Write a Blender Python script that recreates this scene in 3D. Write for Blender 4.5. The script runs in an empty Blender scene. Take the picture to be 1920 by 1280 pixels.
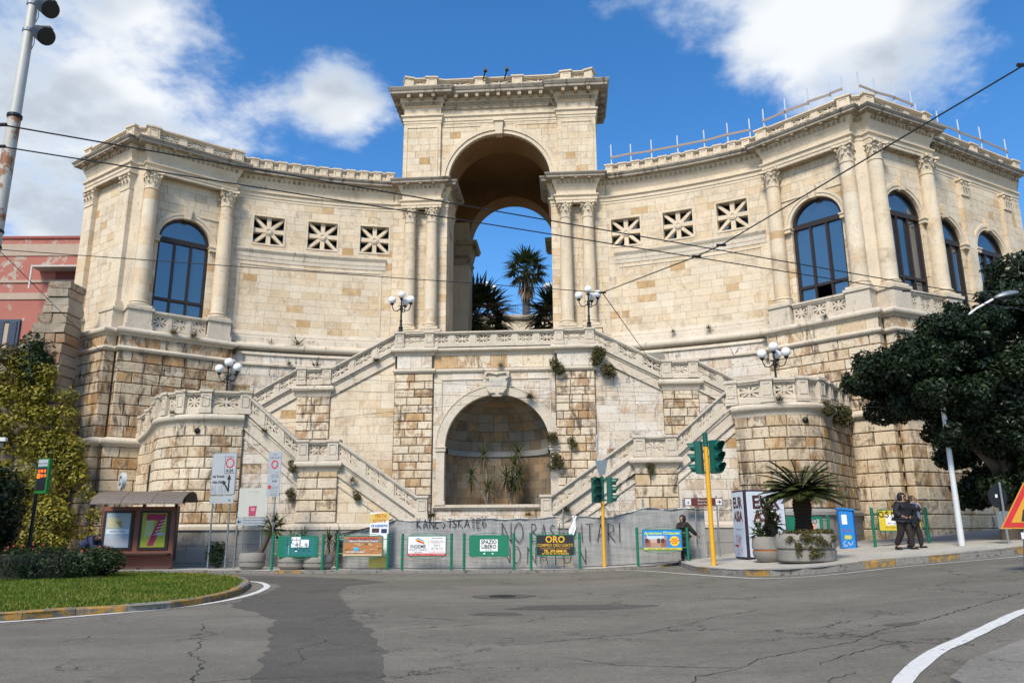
import bpy, math, random
from mathutils import Vector, Matrix, Euler
R = math.radians
random.seed(11)
SC = bpy.context.scene
COL = SC.collection
# ------------------------------------------------------------------ camera
PITCH, ROLL, EYE = R(13.7), R(-0.3), 1.55
cam = bpy.data.cameras.new('camera')
cam.sensor_width = 36.0
cam.lens = 1444.0 / 1920.0 * 36.0
cam.clip_end = 3000
cam_o = bpy.data.objects.new('camera', cam)
COL.objects.link(cam_o)
cam_o.matrix_world = Matrix.Translation((0, 0, EYE)) @ Matrix.Rotation(math.pi / 2 + PITCH, 4, 'X') @ Matrix.Rotation(ROLL, 4, 'Z')
SC.camera = cam_o
# ------------------------------------------------------------------ light
SUN_EL, SUN_AZ = R(47), R(203)      # azimuth measured clockwise from +Y; sun stands behind the camera, a little left
sd = Vector((math.sin(SUN_AZ) * math.cos(SUN_EL), math.cos(SUN_AZ) * math.cos(SUN_EL), math.sin(SUN_EL)))
sl = bpy.data.lights.new('sun', 'SUN')
sl.energy = 3.9
sl.angle = R(16)
sl.color = (1.0, 0.93, 0.80)
so = bpy.data.objects.new('sun', sl)
COL.objects.link(so)
so.rotation_euler = sd.to_track_quat('Z', 'Y').to_euler()
so.location = sd * 100
SC.view_settings.view_transform = 'Standard'
SC.view_settings.look = 'None'
SC.view_settings.exposure = 0.2
SC.view_settings.gamma = 1.0
SC.view_settings.use_curve_mapping = False
# ------------------------------------------------------------------ sky with clouds
W = bpy.data.worlds.new('World')
SC.world = W
W.use_nodes = True
nt = W.node_tree
nt.nodes.clear()


class NT:
    """tiny helper to write node trees"""
    def __init__(s, tree):
        s.t = tree

    def n(s, typ, **kw):
        nd = s.t.nodes.new(typ)
        for k, v in kw.items():
            setattr(nd, k, v)
        return nd

    def set(s, sock, v):
        if hasattr(v, 'bl_idname') and hasattr(v, 'links'):
            s.t.links.new(v, sock)
        else:
            sock.default_value = v

    def math(s, op, a, b=0.0, c=0.0, clamp=False):
        nd = s.n('ShaderNodeMath', operation=op, use_clamp=clamp)
        for i, v in enumerate((a, b, c)):
            s.set(nd.inputs[i], v)
        return nd.outputs[0]

    def vmath(s, op, a, b=(0, 0, 0)):
        nd = s.n('ShaderNodeVectorMath', operation=op)
        s.set(nd.inputs[0], a)
        if op == 'SCALE':
            s.set(nd.inputs['Scale'], b)
        else:
            s.set(nd.inputs[1], b)
        return nd.outputs['Value'] if op in ('DOT_PRODUCT', 'LENGTH', 'DISTANCE') else nd.outputs[0]

    def mix(s, f, a, b, blend='MIX'):
        nd = s.n('ShaderNodeMix', data_type='RGBA', blend_type=blend)
        s.set(nd.inputs[0], f)
        s.set(nd.inputs[6], a)
        s.set(nd.inputs[7], b)
        return nd.outputs[2]

    def noise(s, vec, scale, detail=4.0, rough=0.55, dist=0.0, col=False):
        nd = s.n('ShaderNodeTexNoise')
        s.set(nd.inputs['Vector'], vec)
        nd.inputs['Scale'].default_value = scale
        nd.inputs['Detail'].default_value = detail
        nd.inputs['Roughness'].default_value = rough
        nd.inputs['Distortion'].default_value = dist
        return nd.outputs['Color' if col else 'Fac']

    def vor(s, vec, scale, feature='F1', rnd=1.0, out='Distance'):
        nd = s.n('ShaderNodeTexVoronoi', feature=feature)
        s.set(nd.inputs['Vector'], vec)
        nd.inputs['Scale'].default_value = scale
        nd.inputs['Randomness'].default_value = rnd
        return nd.outputs[out]

    def ramp(s, f, stops, interp='LINEAR'):
        nd = s.n('ShaderNodeValToRGB')
        cr = nd.color_ramp
        cr.interpolation = interp
        while len(cr.elements) < len(stops):
            cr.elements.new(0.5)
        for e, (p, c) in zip(cr.elements, stops):
            e.position = p
            e.color = c if len(c) == 4 else (*c, 1)
        s.set(nd.inputs[0], f)
        return nd.outputs[0]

    def step(s, v, lo, hi):
        nd = s.n('ShaderNodeMapRange', interpolation_type='SMOOTHSTEP')
        s.set(nd.inputs[0], v)
        nd.inputs[1].default_value = lo
        nd.inputs[2].default_value = hi
        return nd.outputs[0]

    def scale(s, vec, xyz):
        return s.vmath('MULTIPLY', vec, xyz)


h = NT(nt)
sky = h.n('ShaderNodeTexSky', sky_type='NISHITA', sun_disc=False)
sky.sun_elevation = SUN_EL
sky.sun_rotation = SUN_AZ
sky.altitude = 30
sky.air_density = 1.0
sky.dust_density = 0.35
sky.ozone_density = 3.0
hs = h.n('ShaderNodeHueSaturation')
hs.inputs['Hue'].default_value = 0.502
hs.inputs['Saturation'].default_value = 1.30
hs.inputs['Value'].default_value = 0.98
nt.links.new(sky.outputs[0], hs.inputs['Color'])
tc = h.n('ShaderNodeTexCoord')
dirv = tc.outputs['Generated']
sep = h.n('ShaderNodeSeparateXYZ')
nt.links.new(dirv, sep.inputs[0])
# project the view direction on a cloud layer, so that clouds flatten towards the horizon
zz = h.math('ADD', h.math('MAXIMUM', sep.outputs[2], 0.0), 0.22)
cv = h.n('ShaderNodeCombineXYZ')
nt.links.new(h.math('DIVIDE', sep.outputs[0], zz), cv.inputs[0])
nt.links.new(h.math('DIVIDE', sep.outputs[1], zz), cv.inputs[1])
cvec = cv.outputs[0]
n1 = h.noise(cvec, 2.1, 5.0, 0.58, 0.0)
n2 = h.noise(h.vmath('ADD', cvec, (7.3, 2.1, 0.4)), 6.5, 5.0, 0.62, 0.12)
# where the cumulus stand
field = h.math('MULTIPLY', h.math('SUBTRACT', h.noise(h.vmath('ADD', cvec, (3.7, 9.2, 0)), 0.9, 2.0, 0.5), 0.56), 2.2)
CLOUDS = [(-0.505, 0.707, 0.496, 0.280, 0.40), (-0.423, 0.736, 0.529, 0.140, 0.26), (-0.517, 0.779, 0.354, 0.150, 0.75), (-0.196, 0.819, 0.540, 0.070, 0.62), (-0.197, 0.845, 0.498, 0.060, 0.50), (-0.223, 0.829, 0.514, 0.050, 0.40), (-0.289, 0.816, 0.501, 0.030, 0.50), (0.236, 0.771, 0.592, 0.200, 0.62), (0.363, 0.764, 0.534, 0.140, 0.66), (0.152, 0.777, 0.612, 0.140, 0.60), (0.301, 0.770, 0.563, 0.120, 0.35), (0.441, 0.716, 0.542, 0.120, 0.50), (-0.061, 0.796, 0.602, 0.080, 0.34), (0.222, 0.843, 0.491, 0.180, -0.55), (0.028, 0.879, 0.476, 0.250, -0.80), (0.490, 0.760, 0.428, 0.200, -0.60), (-0.283, 0.786, 0.550, 0.100, -0.50), (-0.240, 0.782, 0.575, 0.090, -0.40), (-0.126, 0.806, 0.578, 0.070, -0.30), (0.028, 0.823, 0.567, 0.120, -0.40), (-0.387, 0.807, 0.446, 0.120, -0.30)]     # direction, angular size, amount
for (cx, cy, cz, rad, amp) in CLOUDS:
    dist = h.vmath('DISTANCE', h.vmath('NORMALIZE', dirv), (cx, cy, cz))
    g = h.math('SUBTRACT', 1.0, h.step(dist, 0.0, rad * 1.5))
    field = h.math('MULTIPLY_ADD', g, amp, field)
dens = h.math('ADD', h.math('MULTIPLY_ADD', h.math('SUBTRACT', n1, 0.5), 2.3, field), h.math('MULTIPLY', h.math('SUBTRACT', n2, 0.5), 2.1))
mask = h.step(dens, -0.08, 0.85)
shade = h.step(h.math('ADD', dens, h.math('MULTIPLY', h.math('SUBTRACT', n2, 0.5), 1.1)), 0.15, 1.25)
ccol = h.mix(shade, (0.70, 0.78, 0.86, 1), (0.50, 0.55, 0.62, 1))
ccol = h.mix(h.step(h.noise(cvec, 3.2, 3.0, .5), .46, .62), ccol, (0.86, 0.88, 0.90, 1))
skyc = h.mix(1.0, hs.outputs[0], (0.182, 0.182, 0.182, 1), 'MULTIPLY')
out = h.mix(h.math('MULTIPLY', mask, 0.96), skyc, ccol)
bg = h.n('ShaderNodeBackground')
bg.inputs['Strength'].default_value = 1.0
nt.links.new(out, bg.inputs['Color'])
W.cycles.sampling_method = 'MANUAL'
W.cycles.sample_map_resolution = 256
wo = h.n('ShaderNodeOutputWorld')
nt.links.new(bg.outputs[0], wo.inputs[0])

# ------------------------------------------------------------------ mesh helpers
MX0, MY0, MPH = -0.83, 38.0, R(-4.19)     # the monument's own axes
KU = 1.05


def mw(x, y, z=0.0):
    c, s = math.cos(MPH), math.sin(MPH)
    return Vector((MX0 + x * c - y * s, MY0 + x * s + y * c, z))


def ul(x, y):
    return (x * KU - 0.18, (y + 37.84) * KU - 37.84)


def uz(z):
    return EYE + (z - EYE) * KU


def empty(name, loc, rz=0.0, parent=None):
    o = bpy.data.objects.new(name, None)
    o.empty_display_size = 0.3
    COL.objects.link(o)
    o.location = loc
    o.rotation_euler = (0, 0, rz)
    if parent:
        o.parent = parent
    return o


def tag(o, label=None, cat=None, group=None, kind=None):
    if label:
        o['label'] = label
    if cat:
        o['category'] = cat
    if group:
        o['group'] = group
    if kind:
        o['kind'] = kind
    return o


class MB:
    """collects shapes and becomes ONE mesh object"""
    def __init__(s):
        s.v, s.f, s.t, s.m = [], [], [], []
        s.mi = 0

    def add(s, v, f, t=0.4):
        b = len(s.v)
        s.v += [tuple(p) for p in v]
        for q in f:
            s.f.append(tuple(b + i for i in q))
            s.t.append(t)
            s.m.append(s.mi)
        return s

    def box(s, c, d, rz=0.0, t=0.4, top=None):
        x, y, z = d[0] / 2, d[1] / 2, d[2] / 2
        tx, ty = (x, y) if top is None else (top[0] / 2, top[1] / 2)
        p = [(-x, -y, -z), (x, -y, -z), (x, y, -z), (-x, y, -z), (-tx, -ty, z), (tx, -ty, z), (tx, ty, z), (-tx, ty, z)]
        ca, sa = math.cos(rz), math.sin(rz)
        p = [(c[0] + a * ca - b * sa, c[1] + a * sa + b * ca, c[2] + e) for a, b, e in p]
        return s.add(p, [(3, 2, 1, 0), (4, 5, 6, 7), (0, 1, 5, 4), (1, 2, 6, 5), (2, 3, 7, 6), (3, 0, 4, 7)], t)

    def bbox(s, x0, x1, y0, y1, z0, z1, t=0.4):
        return s.box(((x0 + x1) / 2, (y0 + y1) / 2, (z0 + z1) / 2), (x1 - x0, y1 - y0, z1 - z0), 0, t)

    def rbox(s, c, d, r, rz=0.0, n=3, t=0.4):
        """box whose vertical edges are rounded"""
        x, y, z = d[0] / 2, d[1] / 2, d[2] / 2
        pts = []
        for qx, qy, a0 in ((1, 1, 0), (-1, 1, 90), (-1, -1, 180), (1, -1, 270)):
            for k in range(n + 1):
                a = R(a0 + 90 * k / n)
                pts.append((qx * (x - r) + r * math.cos(a), qy * (y - r) + r * math.sin(a)))
        ca, sa = math.cos(rz), math.sin(rz)
        pts = [(c[0] + a * ca - b * sa, c[1] + a * sa + b * ca) for a, b in pts]
        return s.prism(pts, c[2] - z, c[2] + z, t)

    def prism(s, pts, z0, z1, t=0.4):
        n = len(pts)
        v = [(p[0], p[1], z0) for p in pts] + [(p[0], p[1], z1) for p in pts]
        f = [tuple(range(n - 1, -1, -1)), tuple(range(n, 2 * n))] + [(i, (i + 1) % n, n + (i + 1) % n, n + i) for i in range(n)]
        return s.add(v, f, t)

    def slab(s, pts3, d, t=0.4):
        """polygon in space extruded by vector d"""
        n = len(pts3)
        v = [tuple(p) for p in pts3] + [(p[0] + d[0], p[1] + d[1], p[2] + d[2]) for p in pts3]
        f = [tuple(range(n)), tuple(range(2 * n - 1, n - 1, -1))] + [((i + 1) % n, i, n + i, n + (i + 1) % n) for i in range(n)]
        return s.add(v, f, t)

    def lathe(s, prof, n=16, c=(0, 0, 0), t=0.4, cap=True):
        v, f = [], []
        m = len(prof)
        for i in range(n):
            a = 2 * math.pi * i / n
            for r, z in prof:
                v.append((c[0] + r * math.cos(a), c[1] + r * math.sin(a), c[2] + z))
        for i in range(n):
            j = (i + 1) % n
            for k in range(m - 1):
                f.append((i * m + k, j * m + k, j * m + k + 1, i * m + k + 1))
        if cap:
            f.append(tuple(i * m for i in range(n - 1, -1, -1)))
            f.append(tuple(i * m + m - 1 for i in range(n)))
        return s.add(v, f, t)

    def tube(s, pts, r, n=8, t=0.4, cap=True):
        pts = [Vector(p) for p in pts]
        rr = r if isinstance(r, (list, tuple)) else [r] * len(pts)
        v, f = [], []
        up = None
        for i, p in enumerate(pts):
            d = (pts[min(i + 1, len(pts) - 1)] - pts[max(i - 1, 0)])
            d = d.normalized() if d.length > 1e-9 else Vector((0, 0, 1))
            if up is None:
                up = Vector((0, 0, 1)) if abs(d.z) < 0.9 else Vector((1, 0, 0))
            a = d.cross(up).normalized()
            b = a.cross(d).normalized()
            up = b
            for k in range(n):
                q = 2 * math.pi * k / n
                v.append(tuple(p + (a * math.cos(q) + b * math.sin(q)) * rr[i]))
        for i in range(len(pts) - 1):
            for k in range(n):
                j = (k + 1) % n
                f.append((i * n + k, i * n + j, (i + 1) * n + j, (i + 1) * n + k))
        if cap:
            f.append(tuple(range(n - 1, -1, -1)))
            b = (len(pts) - 1) * n
            f.append(tuple(range(b, b + n)))
        return s.add(v, f, t)

    def ball(s, c, r, n=12, m=8, t=0.4):
        v = [(c[0], c[1], c[2] - r)]
        for j in range(1, m):
            b = math.pi * j / m - math.pi / 2
            for i in range(n):
                a = 2 * math.pi * i / n
                v.append((c[0] + r * math.cos(b) * math.cos(a), c[1] + r * math.cos(b) * math.sin(a), c[2] + r * math.sin(b)))
        v.append((c[0], c[1], c[2] + r))
        f = [(0, 1 + (i + 1) % n, 1 + i) for i in range(n)]
        for j in range(m - 2):
            for i in range(n):
                a, b = 1 + j * n + i, 1 + j * n + (i + 1) % n
                f.append((a, b, b + n, a + n))
        L = len(v) - 1
        f += [(L, 1 + (m - 2) * n + i, 1 + (m - 2) * n + (i + 1) % n) for i in range(n)]
        return s.add(v, f, t)

    def sweep(s, path, prof, closed=False, flip=False, t=0.4, cap=True):
        """profile of (out, z) carried along a plan polyline with mitred corners; outside = right of travel"""
        n = len(path)
        sg = -1 if flip else 1
        M = []
        for i in range(n):
            a = path[i - 1] if (i > 0 or closed) else None
            b = path[i]
            c = path[(i + 1) % n] if (i < n - 1 or closed) else None
            ns = []
            for p, q in ((a, b), (b, c)):
                if p is None or q is None:
                    continue
                dx, dy = q[0] - p[0], q[1] - p[1]
                l = math.hypot(dx, dy) or 1e-9
                ns.append((dy / l * sg, -dx / l * sg))
            if len(ns) == 1:
                M.append(ns[0])
            else:
                mx, my = ns[0][0] + ns[1][0], ns[0][1] + ns[1][1]
                d = mx * mx + my * my
                k = 2.0 / d if d > 0.15 else 2.0 / 0.15
                M.append((mx * k, my * k))
        m = len(prof)
        v = []
        for (x, y), (nx, ny) in zip([p[:2] for p in path], M):
            for o, z in prof:
                v.append((x + nx * o, y + ny * o, z))
        f = []
        for i in range(n if closed else n - 1):
            j = (i + 1) % n
            for k in range(m - 1):
                f.append((i * m + k, j * m + k, j * m + k + 1, i * m + k + 1))
            f.append((i * m + m - 1, j * m + m - 1, j * m, i * m))
        if cap and not closed:
            f.append(tuple(range(m - 1, -1, -1)))
            f.append(tuple((n - 1) * m + k for k in range(m)))
        return s.add(v, f, t)

    def build(s, name, mat, parent=None, smooth=None, loc=None, tint=None):
        me = bpy.data.meshes.new(name)
        me.from_pydata(s.v, [], s.f)
        if any(abs(a - 0.4) > 1e-6 for a in s.t):
            at = me.attributes.new('tint', 'FLOAT', 'FACE')
            at.data.foreach_set('value', s.t)
        mats = mat if isinstance(mat, (list, tuple)) else [mat]
        for m_ in mats:
            me.materials.append(m_)
        if len(mats) > 1:
            me.polygons.foreach_set('material_index', s.m)
        if smooth is not None:
            me.shade_smooth()
            me.set_sharp_from_angle(angle=R(smooth))
        me.update()
        o = bpy.data.objects.new(name, me)
        COL.objects.link(o)
        if parent is not None:
            o.parent = parent
        if loc is not None:
            o.location = loc
        if tint is not None:
            o.color = (tint, 0, 0, 1)
        return o


def inst(o, name, parent, loc, rz=0.0, sc=None, tint=None):
    c = bpy.data.objects.new(name, o.data if hasattr(o, 'data') else o)
    COL.objects.link(c)
    c.parent = parent
    c.location = loc
    c.rotation_euler = (0, 0, rz)
    if sc:
        c.scale = sc
    if tint is not None:
        c.color = (tint, 0, 0, 1)
    return c


def copy_tree(o, parent=None):
    c = o.copy()
    COL.objects.link(c)
    c.parent = parent
    for ch in list(o.children):
        copy_tree(ch, c)
    return c


def text_mesh(txt, size, font_scale=(1, 1), extrude=0.0, align='CENTER', bold=0.0):
    """real letter shapes as a mesh (built-in font)"""
    cu = bpy.data.curves.new('lettering', 'FONT')
    cu.body = txt
    cu.size = size
    cu.align_x = align
    cu.align_y = 'CENTER'
    cu.extrude = extrude
    cu.offset = bold
    cu.resolution_u = 2
    o = bpy.data.objects.new('lettering', cu)
    me = bpy.data.meshes.new_from_object(o)
    bpy.data.objects.remove(o)
    v = [(p.co.x * font_scale[0], p.co.y * font_scale[1], p.co.z) for p in me.vertices]
    f = [tuple(p.vertices) for p in me.polygons]
    bpy.data.meshes.remove(me)
    return v, f
SC.cycles.max_bounces = 4
SC.cycles.diffuse_bounces = 2
SC.cycles.glossy_bounces = 3
SC.cycles.transparent_max_bounces = 4
SC.cycles.sample_clamp_indirect = 6
# ------------------------------------------------------------------ materials
def new_mat(name):
    m = bpy.data.materials.new(name)
    m.use_nodes = True
    t = m.node_tree
    t.nodes.clear()
    hh = NT(t)
    bs = hh.n('ShaderNodeBsdfPrincipled')
    oo = hh.n('ShaderNodeOutputMaterial')
    t.links.new(bs.outputs[0], oo.inputs[0])
    return m, hh, bs


def bump(hh, bs, height, strength=0.3, dist=0.02):
    b = hh.n('ShaderNodeBump')
    b.inputs['Strength'].default_value = strength
    b.inputs['Distance'].default_value = dist
    hh.set(b.inputs['Height'], height)
    hh.t.links.new(b.outputs[0], bs.inputs['Normal'])


def plain(name, col, rough=0.6, metal=0.0, var=0.15, scale=6.0, spec=0.5, bmp=0.0, wear=None):
    m, hh, bs = new_mat(name)
    g = hh.n('ShaderNodeNewGeometry').outputs['Position']
    nz = hh.noise(g, scale, 5.0, 0.6)
    f = hh.math('MULTIPLY_ADD', hh.math('SUBTRACT', nz, 0.5), 2 * var, 1.0)
    c = hh.mix(1.0, (*col, 1), f, 'MULTIPLY')
    if wear:
        w = hh.step(hh.noise(g, wear[1], 6.0, 0.65), wear[2], wear[2] + 0.08)
        c = hh.mix(w, c, (*wear[0], 1))
    hh.set(bs.inputs['Base Color'], c)
    hh.set(bs.inputs['Roughness'], hh.math('MULTIPLY_ADD', nz, 0.2, max(rough - 0.1, 0.0)))
    bs.inputs['Metallic'].default_value = metal
    bs.inputs['Specular IOR Level'].default_value = spec
    if bmp:
        bump(hh, bs, nz, bmp, 0.02)
    return m


def stone_mat(name, src, pale=(.68, .58, .44), mid=(.66, .53, .37), warm=(.58, .42, .25), ochre=(.48, .30, .14), grime=0.35, rust=0.3, pits=0.6, dark=(.105, .075, .052), brown=(.37, .215, .10), gain=1.0, gt=.52, pt=.42):
    m, hh, bs = new_mat(name)
    pos = hh.n('ShaderNodeNewGeometry').outputs['Position']
    if src == 'obj':
        sp = hh.n('ShaderNodeSeparateColor')
        hh.t.links.new(hh.n('ShaderNodeObjectInfo').outputs['Color'], sp.inputs[0])
        tint = sp.outputs[0]
    elif src == 'attr':
        tint = hh.n('ShaderNodeAttribute', attribute_name='tint').outputs['Fac']
    else:
        tint = 0.35
    n_big = hh.noise(pos, 0.7, 2.0, 0.6)
    n_mid = hh.noise(pos, 3.1, 4.0, 0.68, 0.4)
    n_fine = hh.noise(pos, 22.0, 3.0, 0.75)
    tt = hh.math('MULTIPLY_ADD', hh.math('SUBTRACT', n_mid, 0.5), 0.5, tint)
    c = hh.ramp(tt, [(0.0, pale), (0.45, mid), (0.82, warm), (1.0, ochre)])
    c = hh.mix(1.0, c, hh.math('MULTIPLY_ADD', hh.math('SUBTRACT', n_big, 0.5), 0.45, gain), 'MULTIPLY')
    c = hh.mix(1.0, c, hh.math('MULTIPLY_ADD', hh.math('SUBTRACT', n_fine, 0.5), 0.42, 1.0), 'MULTIPLY')
    # tufa pits
    pit = hh.math('MULTIPLY',  hh.step(hh.noise(hh.scale(pos, (1, 1, 1.5)), 7.0, 3.0, 0.8, 0.8), 0.56, 0.68), pits)
    c = hh.mix(pit, c, (.27, .165, .09, 1))
    pit2 = hh.math('MULTIPLY', hh.step(hh.vor(pos, 5.5), 0.13, 0.06), hh.math('MULTIPLY', hh.step(n_big, .5, .62), pits))
    c = hh.mix(pit2, c, (.17, .10, .055, 1))
    # iron stains and dark crusts, differing from stone to stone
    st = hh.noise(hh.scale(pos, (1.6, 1.6, 0.9)), 1.3, 4.0, 0.72, 0.6)
    if src in ('obj', 'attr'):
        h1 = hh.math('FRACT', hh.math('MULTIPLY_ADD', tint, 53.7, .13))
        h2 = hh.math('FRACT', hh.math('MULTIPLY_ADD', tint, 91.3, .41))
        bl = hh.step(hh.math('MULTIPLY_ADD', hh.math('SUBTRACT', h1, .5), .24, st), 0.56 - rust * .06, 0.72 - rust * .06)
        dk = hh.math('MULTIPLY', hh.step(h2, .80, .92), hh.math('MULTIPLY', hh.step(n_mid, .40, .62), grime * .8))
        c = hh.mix(hh.math('MULTIPLY', bl, rust), c, (*brown, 1))
        c = hh.mix(dk, c, (*dark, 1))
    else:
        c = hh.mix(hh.math('MULTIPLY', hh.step(st, 0.55, 0.72), rust), c, (*brown, 1))
    # soot streaks
    sk = hh.noise(hh.vmath('ADD', hh.scale(pos, (2.2, 2.2, 0.5)), (4.1, 0, 2)), 1.0, 4.0, 0.75, 0.8)
    pk = hh.step(hh.noise(hh.vmath('ADD', pos, (9, 3, 1)), 0.33, 2.0, 0.6), pt, pt + .16)
    gm = hh.math('MULTIPLY', hh.math('MULTIPLY', hh.step(sk, gt + .03, gt + .2), pk), grime)
    c = hh.mix(gm, c, (*dark, 1))
    hh.set(bs.inputs['Base Color'], c)
    bs.inputs['Roughness'].default_value = 0.88
    bs.inputs['Specular IOR Level'].default_value = 0.2
    bump(hh, bs, hh.math('SUBTRACT', hh.math('MULTIPLY_ADD', n_fine, 0.5, n_mid), hh.math('ADD', pit, pit2)), 0.45, 0.02)
    return m


M = {}
UP = dict(grime=0.3, rust=0.28, pits=0.42)
M['st_o'] = stone_mat('limestone', 'obj', **UP)
M['st_a'] = stone_mat('limestone_small', 'attr', **UP)
M['st'] = stone_mat('limestone_trim', None, pale=(.67, .575, .44), mid=(.65, .53, .38), **UP)
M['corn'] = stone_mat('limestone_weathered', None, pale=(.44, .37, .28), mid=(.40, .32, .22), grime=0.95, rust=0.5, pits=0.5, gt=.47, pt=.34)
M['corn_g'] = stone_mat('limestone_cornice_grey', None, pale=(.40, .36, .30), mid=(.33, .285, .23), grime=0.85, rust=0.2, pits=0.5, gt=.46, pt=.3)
LO = dict(grime=0.9, rust=0.85, pits=0.9, gt=.475, pt=.37)
M['rs_o'] = stone_mat('rusticated_block', 'obj', **LO)
M['rs_a'] = stone_mat('rusticated_block_small', 'attr', **LO)
HV = dict(pale=(.58, .49, .37), mid=(.54, .42, .28), warm=(.47, .32, .17), grime=0.95, rust=1.0, pits=0.95, gt=.44, pt=.32)
M['hv_o'] = stone_mat('stained_block', 'obj', **HV)
M['hv_a'] = stone_mat('stained_block_small', 'attr', **HV)
M['wh'] = stone_mat('pale_marble_trim', None, pale=(.61, .54, .445), mid=(.57, .485, .375), grime=0.75, rust=0.35, pits=0.5)
M['wh_o'] = stone_mat('pale_marble', 'obj', pale=(.66, .60, .52), mid=(.63, .54, .43), warm=(.58, .46, .32), grime=0.85, rust=0.55, pits=0.7, gt=.49, pt=.38)
M['wh_a'] = stone_mat('pale_marble_small', 'attr', pale=(.66, .60, .52), mid=(.63, .54, .43), warm=(.58, .46, .32), grime=0.85, rust=0.55, pits=0.7, gt=.49, pt=.38)
M['gr_o'] = stone_mat('grey_plinth_block', 'obj', pale=(.30, .29, .27), mid=(.26, .25, .23), warm=(.28, .25, .21), ochre=(.24, .20, .16), grime=0.7, rust=0.25, pits=0.4)
M['gr'] = stone_mat('grey_plinth', None, pale=(.30, .29, .27), mid=(.26, .25, .23), grime=0.6, rust=0.2, pits=0.4)
M['nic_o'] = stone_mat('niche_block', 'obj', pale=(.25, .225, .18), mid=(.22, .175, .12), warm=(.18, .12, .07), ochre=(.13, .075, .04), grime=0.7, rust=0.7, pits=0.5)  # base colours lowered to paint in the niche's shade; grime and rust are dirt
M['joint'] = stone_mat('mortar_joint', None, pale=(.17, .12, .08), mid=(.15, .105, .068), grime=0.6, rust=0.4, pits=0.3)
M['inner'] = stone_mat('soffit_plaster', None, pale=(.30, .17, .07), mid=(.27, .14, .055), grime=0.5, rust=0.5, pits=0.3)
M['glass'] = plain('window_glass', (.010, .028, .042), 0.1, 0.0, 0.05, 1.0, 1.0)
M['glass'].node_tree.nodes['Principled BSDF'].inputs['IOR'].default_value = 2.0
M['bronze'] = plain('brown_window_frame', (.030, .018, .012), 0.45, 0.2, 0.3, 9)
M['dark'] = plain('dark_interior', (.012, .012, .014), 0.9)
M['iron'] = plain('black_iron', (.018, .020, .022), 0.45, 0.6, 0.3, 20)
M['green'] = plain('green_enamel', (.006, .16, .085), 0.4, 0.1, 0.2, 9, wear=((.02, .06, .04), 30, .70))
M['dgreen'] = plain('signal_green', (.003, .085, .06), 0.45, 0.0, 0.25, 12)
M['black'] = plain('black_plastic', (.010, .010, .011), 0.5, 0, 0.2)
M['yellow'] = plain('yellow_paint', (.72, .36, .012), 0.45, 0.0, 0.12, 9, wear=((.35, .28, .2), 16, .72))
M['zinc'] = plain('galvanised_steel', (.27, .29, .30), 0.45, 0.6, 0.25, 8)
M['globe'] = plain('opal_globe', (.82, .82, .80), 0.25, 0.0, 0.03, 3)
M['white'] = plain('white_board', (.66, .66, .63), 0.5, 0, 0.06, 3)
M['paper'] = plain('white_paper', (.78, .77, .74), 0.7, 0, 0.06, 3)
M['red'] = plain('red_ink', (.55, .02, .02), 0.5)
M['ink'] = plain('black_ink', (.015, .015, .017), 0.6)
M['blue'] = plain('blue_enamel', (.01, .20, .56), 0.4, 0, 0.15, 4)
M['conc'] = plain('aggregate_concrete', (.27, .245, .21), 0.9, 0, 0.35, 26, 0.3, 0.4, wear=((.16, .14, .12), 3.0, .62))
M['orange'] = plain('copper_band', (.52, .17, .04), 0.4, 0.3, 0.15, 5)
M['bark'] = plain('bark', (.10, .075, .055), 0.9, 0, 0.5, 14, 0.2, 0.6)
# ------------------------------------------------------------------ masonry tools
class Path:
    """plan polyline; outside on the right of travel (or left when flip)"""
    def __init__(s, pts, flip=False, smooth=False):
        s.p = [tuple(p[:2]) for p in pts]
        s.sg = -1 if flip else 1
        s.smooth = smooth
        s.c = [0.0]
        for a, b in zip(s.p, s.p[1:]):
            s.c.append(s.c[-1] + math.hypot(b[0] - a[0], b[1] - a[1]))
        s.L = s.c[-1]

    def seg(s, q):
        for i in range(len(s.p) - 1):
            if q <= s.c[i + 1] + 1e-9 or i == len(s.p) - 2:
                return i

    def nrm(s, i):
        a, b = s.p[i], s.p[i + 1]
        l = s.c[i + 1] - s.c[i]
        return ((b[1] - a[1]) / l * s.sg, -(b[0] - a[0]) / l * s.sg)

    def at(s, q, o=0.0):
        i = s.seg(q)
        a, b = s.p[i], s.p[i + 1]
        t = (q - s.c[i]) / (s.c[i + 1] - s.c[i])
        n = s.nrm(i)
        if s.smooth:
            j = i + 1 if t > 0.5 else i - 1
            if 0 <= j < len(s.p) - 1:
                m = s.nrm(j)
                w = abs(t - 0.5)
                n = (n[0] * (1 - w) + m[0] * w, n[1] * (1 - w) + m[1] * w)
                l = math.hypot(*n)
                n = (n[0] / l, n[1] / l)
        return (a[0] + (b[0] - a[0]) * t + n[0] * o, a[1] + (b[1] - a[1]) * t + n[1] * o)

    def ang(s, q):
        n = s.nrm(s.seg(q))
        return math.atan2(n[1], n[0]) + math.pi / 2      # rotation that turns -y onto the outward normal

    def off(s, o):
        mb = MB().sweep(s.p, [(o, 0)], flip=s.sg < 0, cap=False)
        return [v[:2] for v in mb.v]


def arc_pts(a, b, sag, n=14):
    """points on the circle arc from a to b that bulges by sag to the left of travel"""
    dx, dy = b[0] - a[0], b[1] - a[1]
    l = math.hypot(dx, dy)
    nx, ny = -dy / l, dx / l
    return [(a[0] + dx * t + nx * sag * 4 * t * (1 - t), a[1] + dy * t + ny * sag * 4 * t * (1 - t)) for t in [i / n for i in range(n + 1)]]


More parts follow.
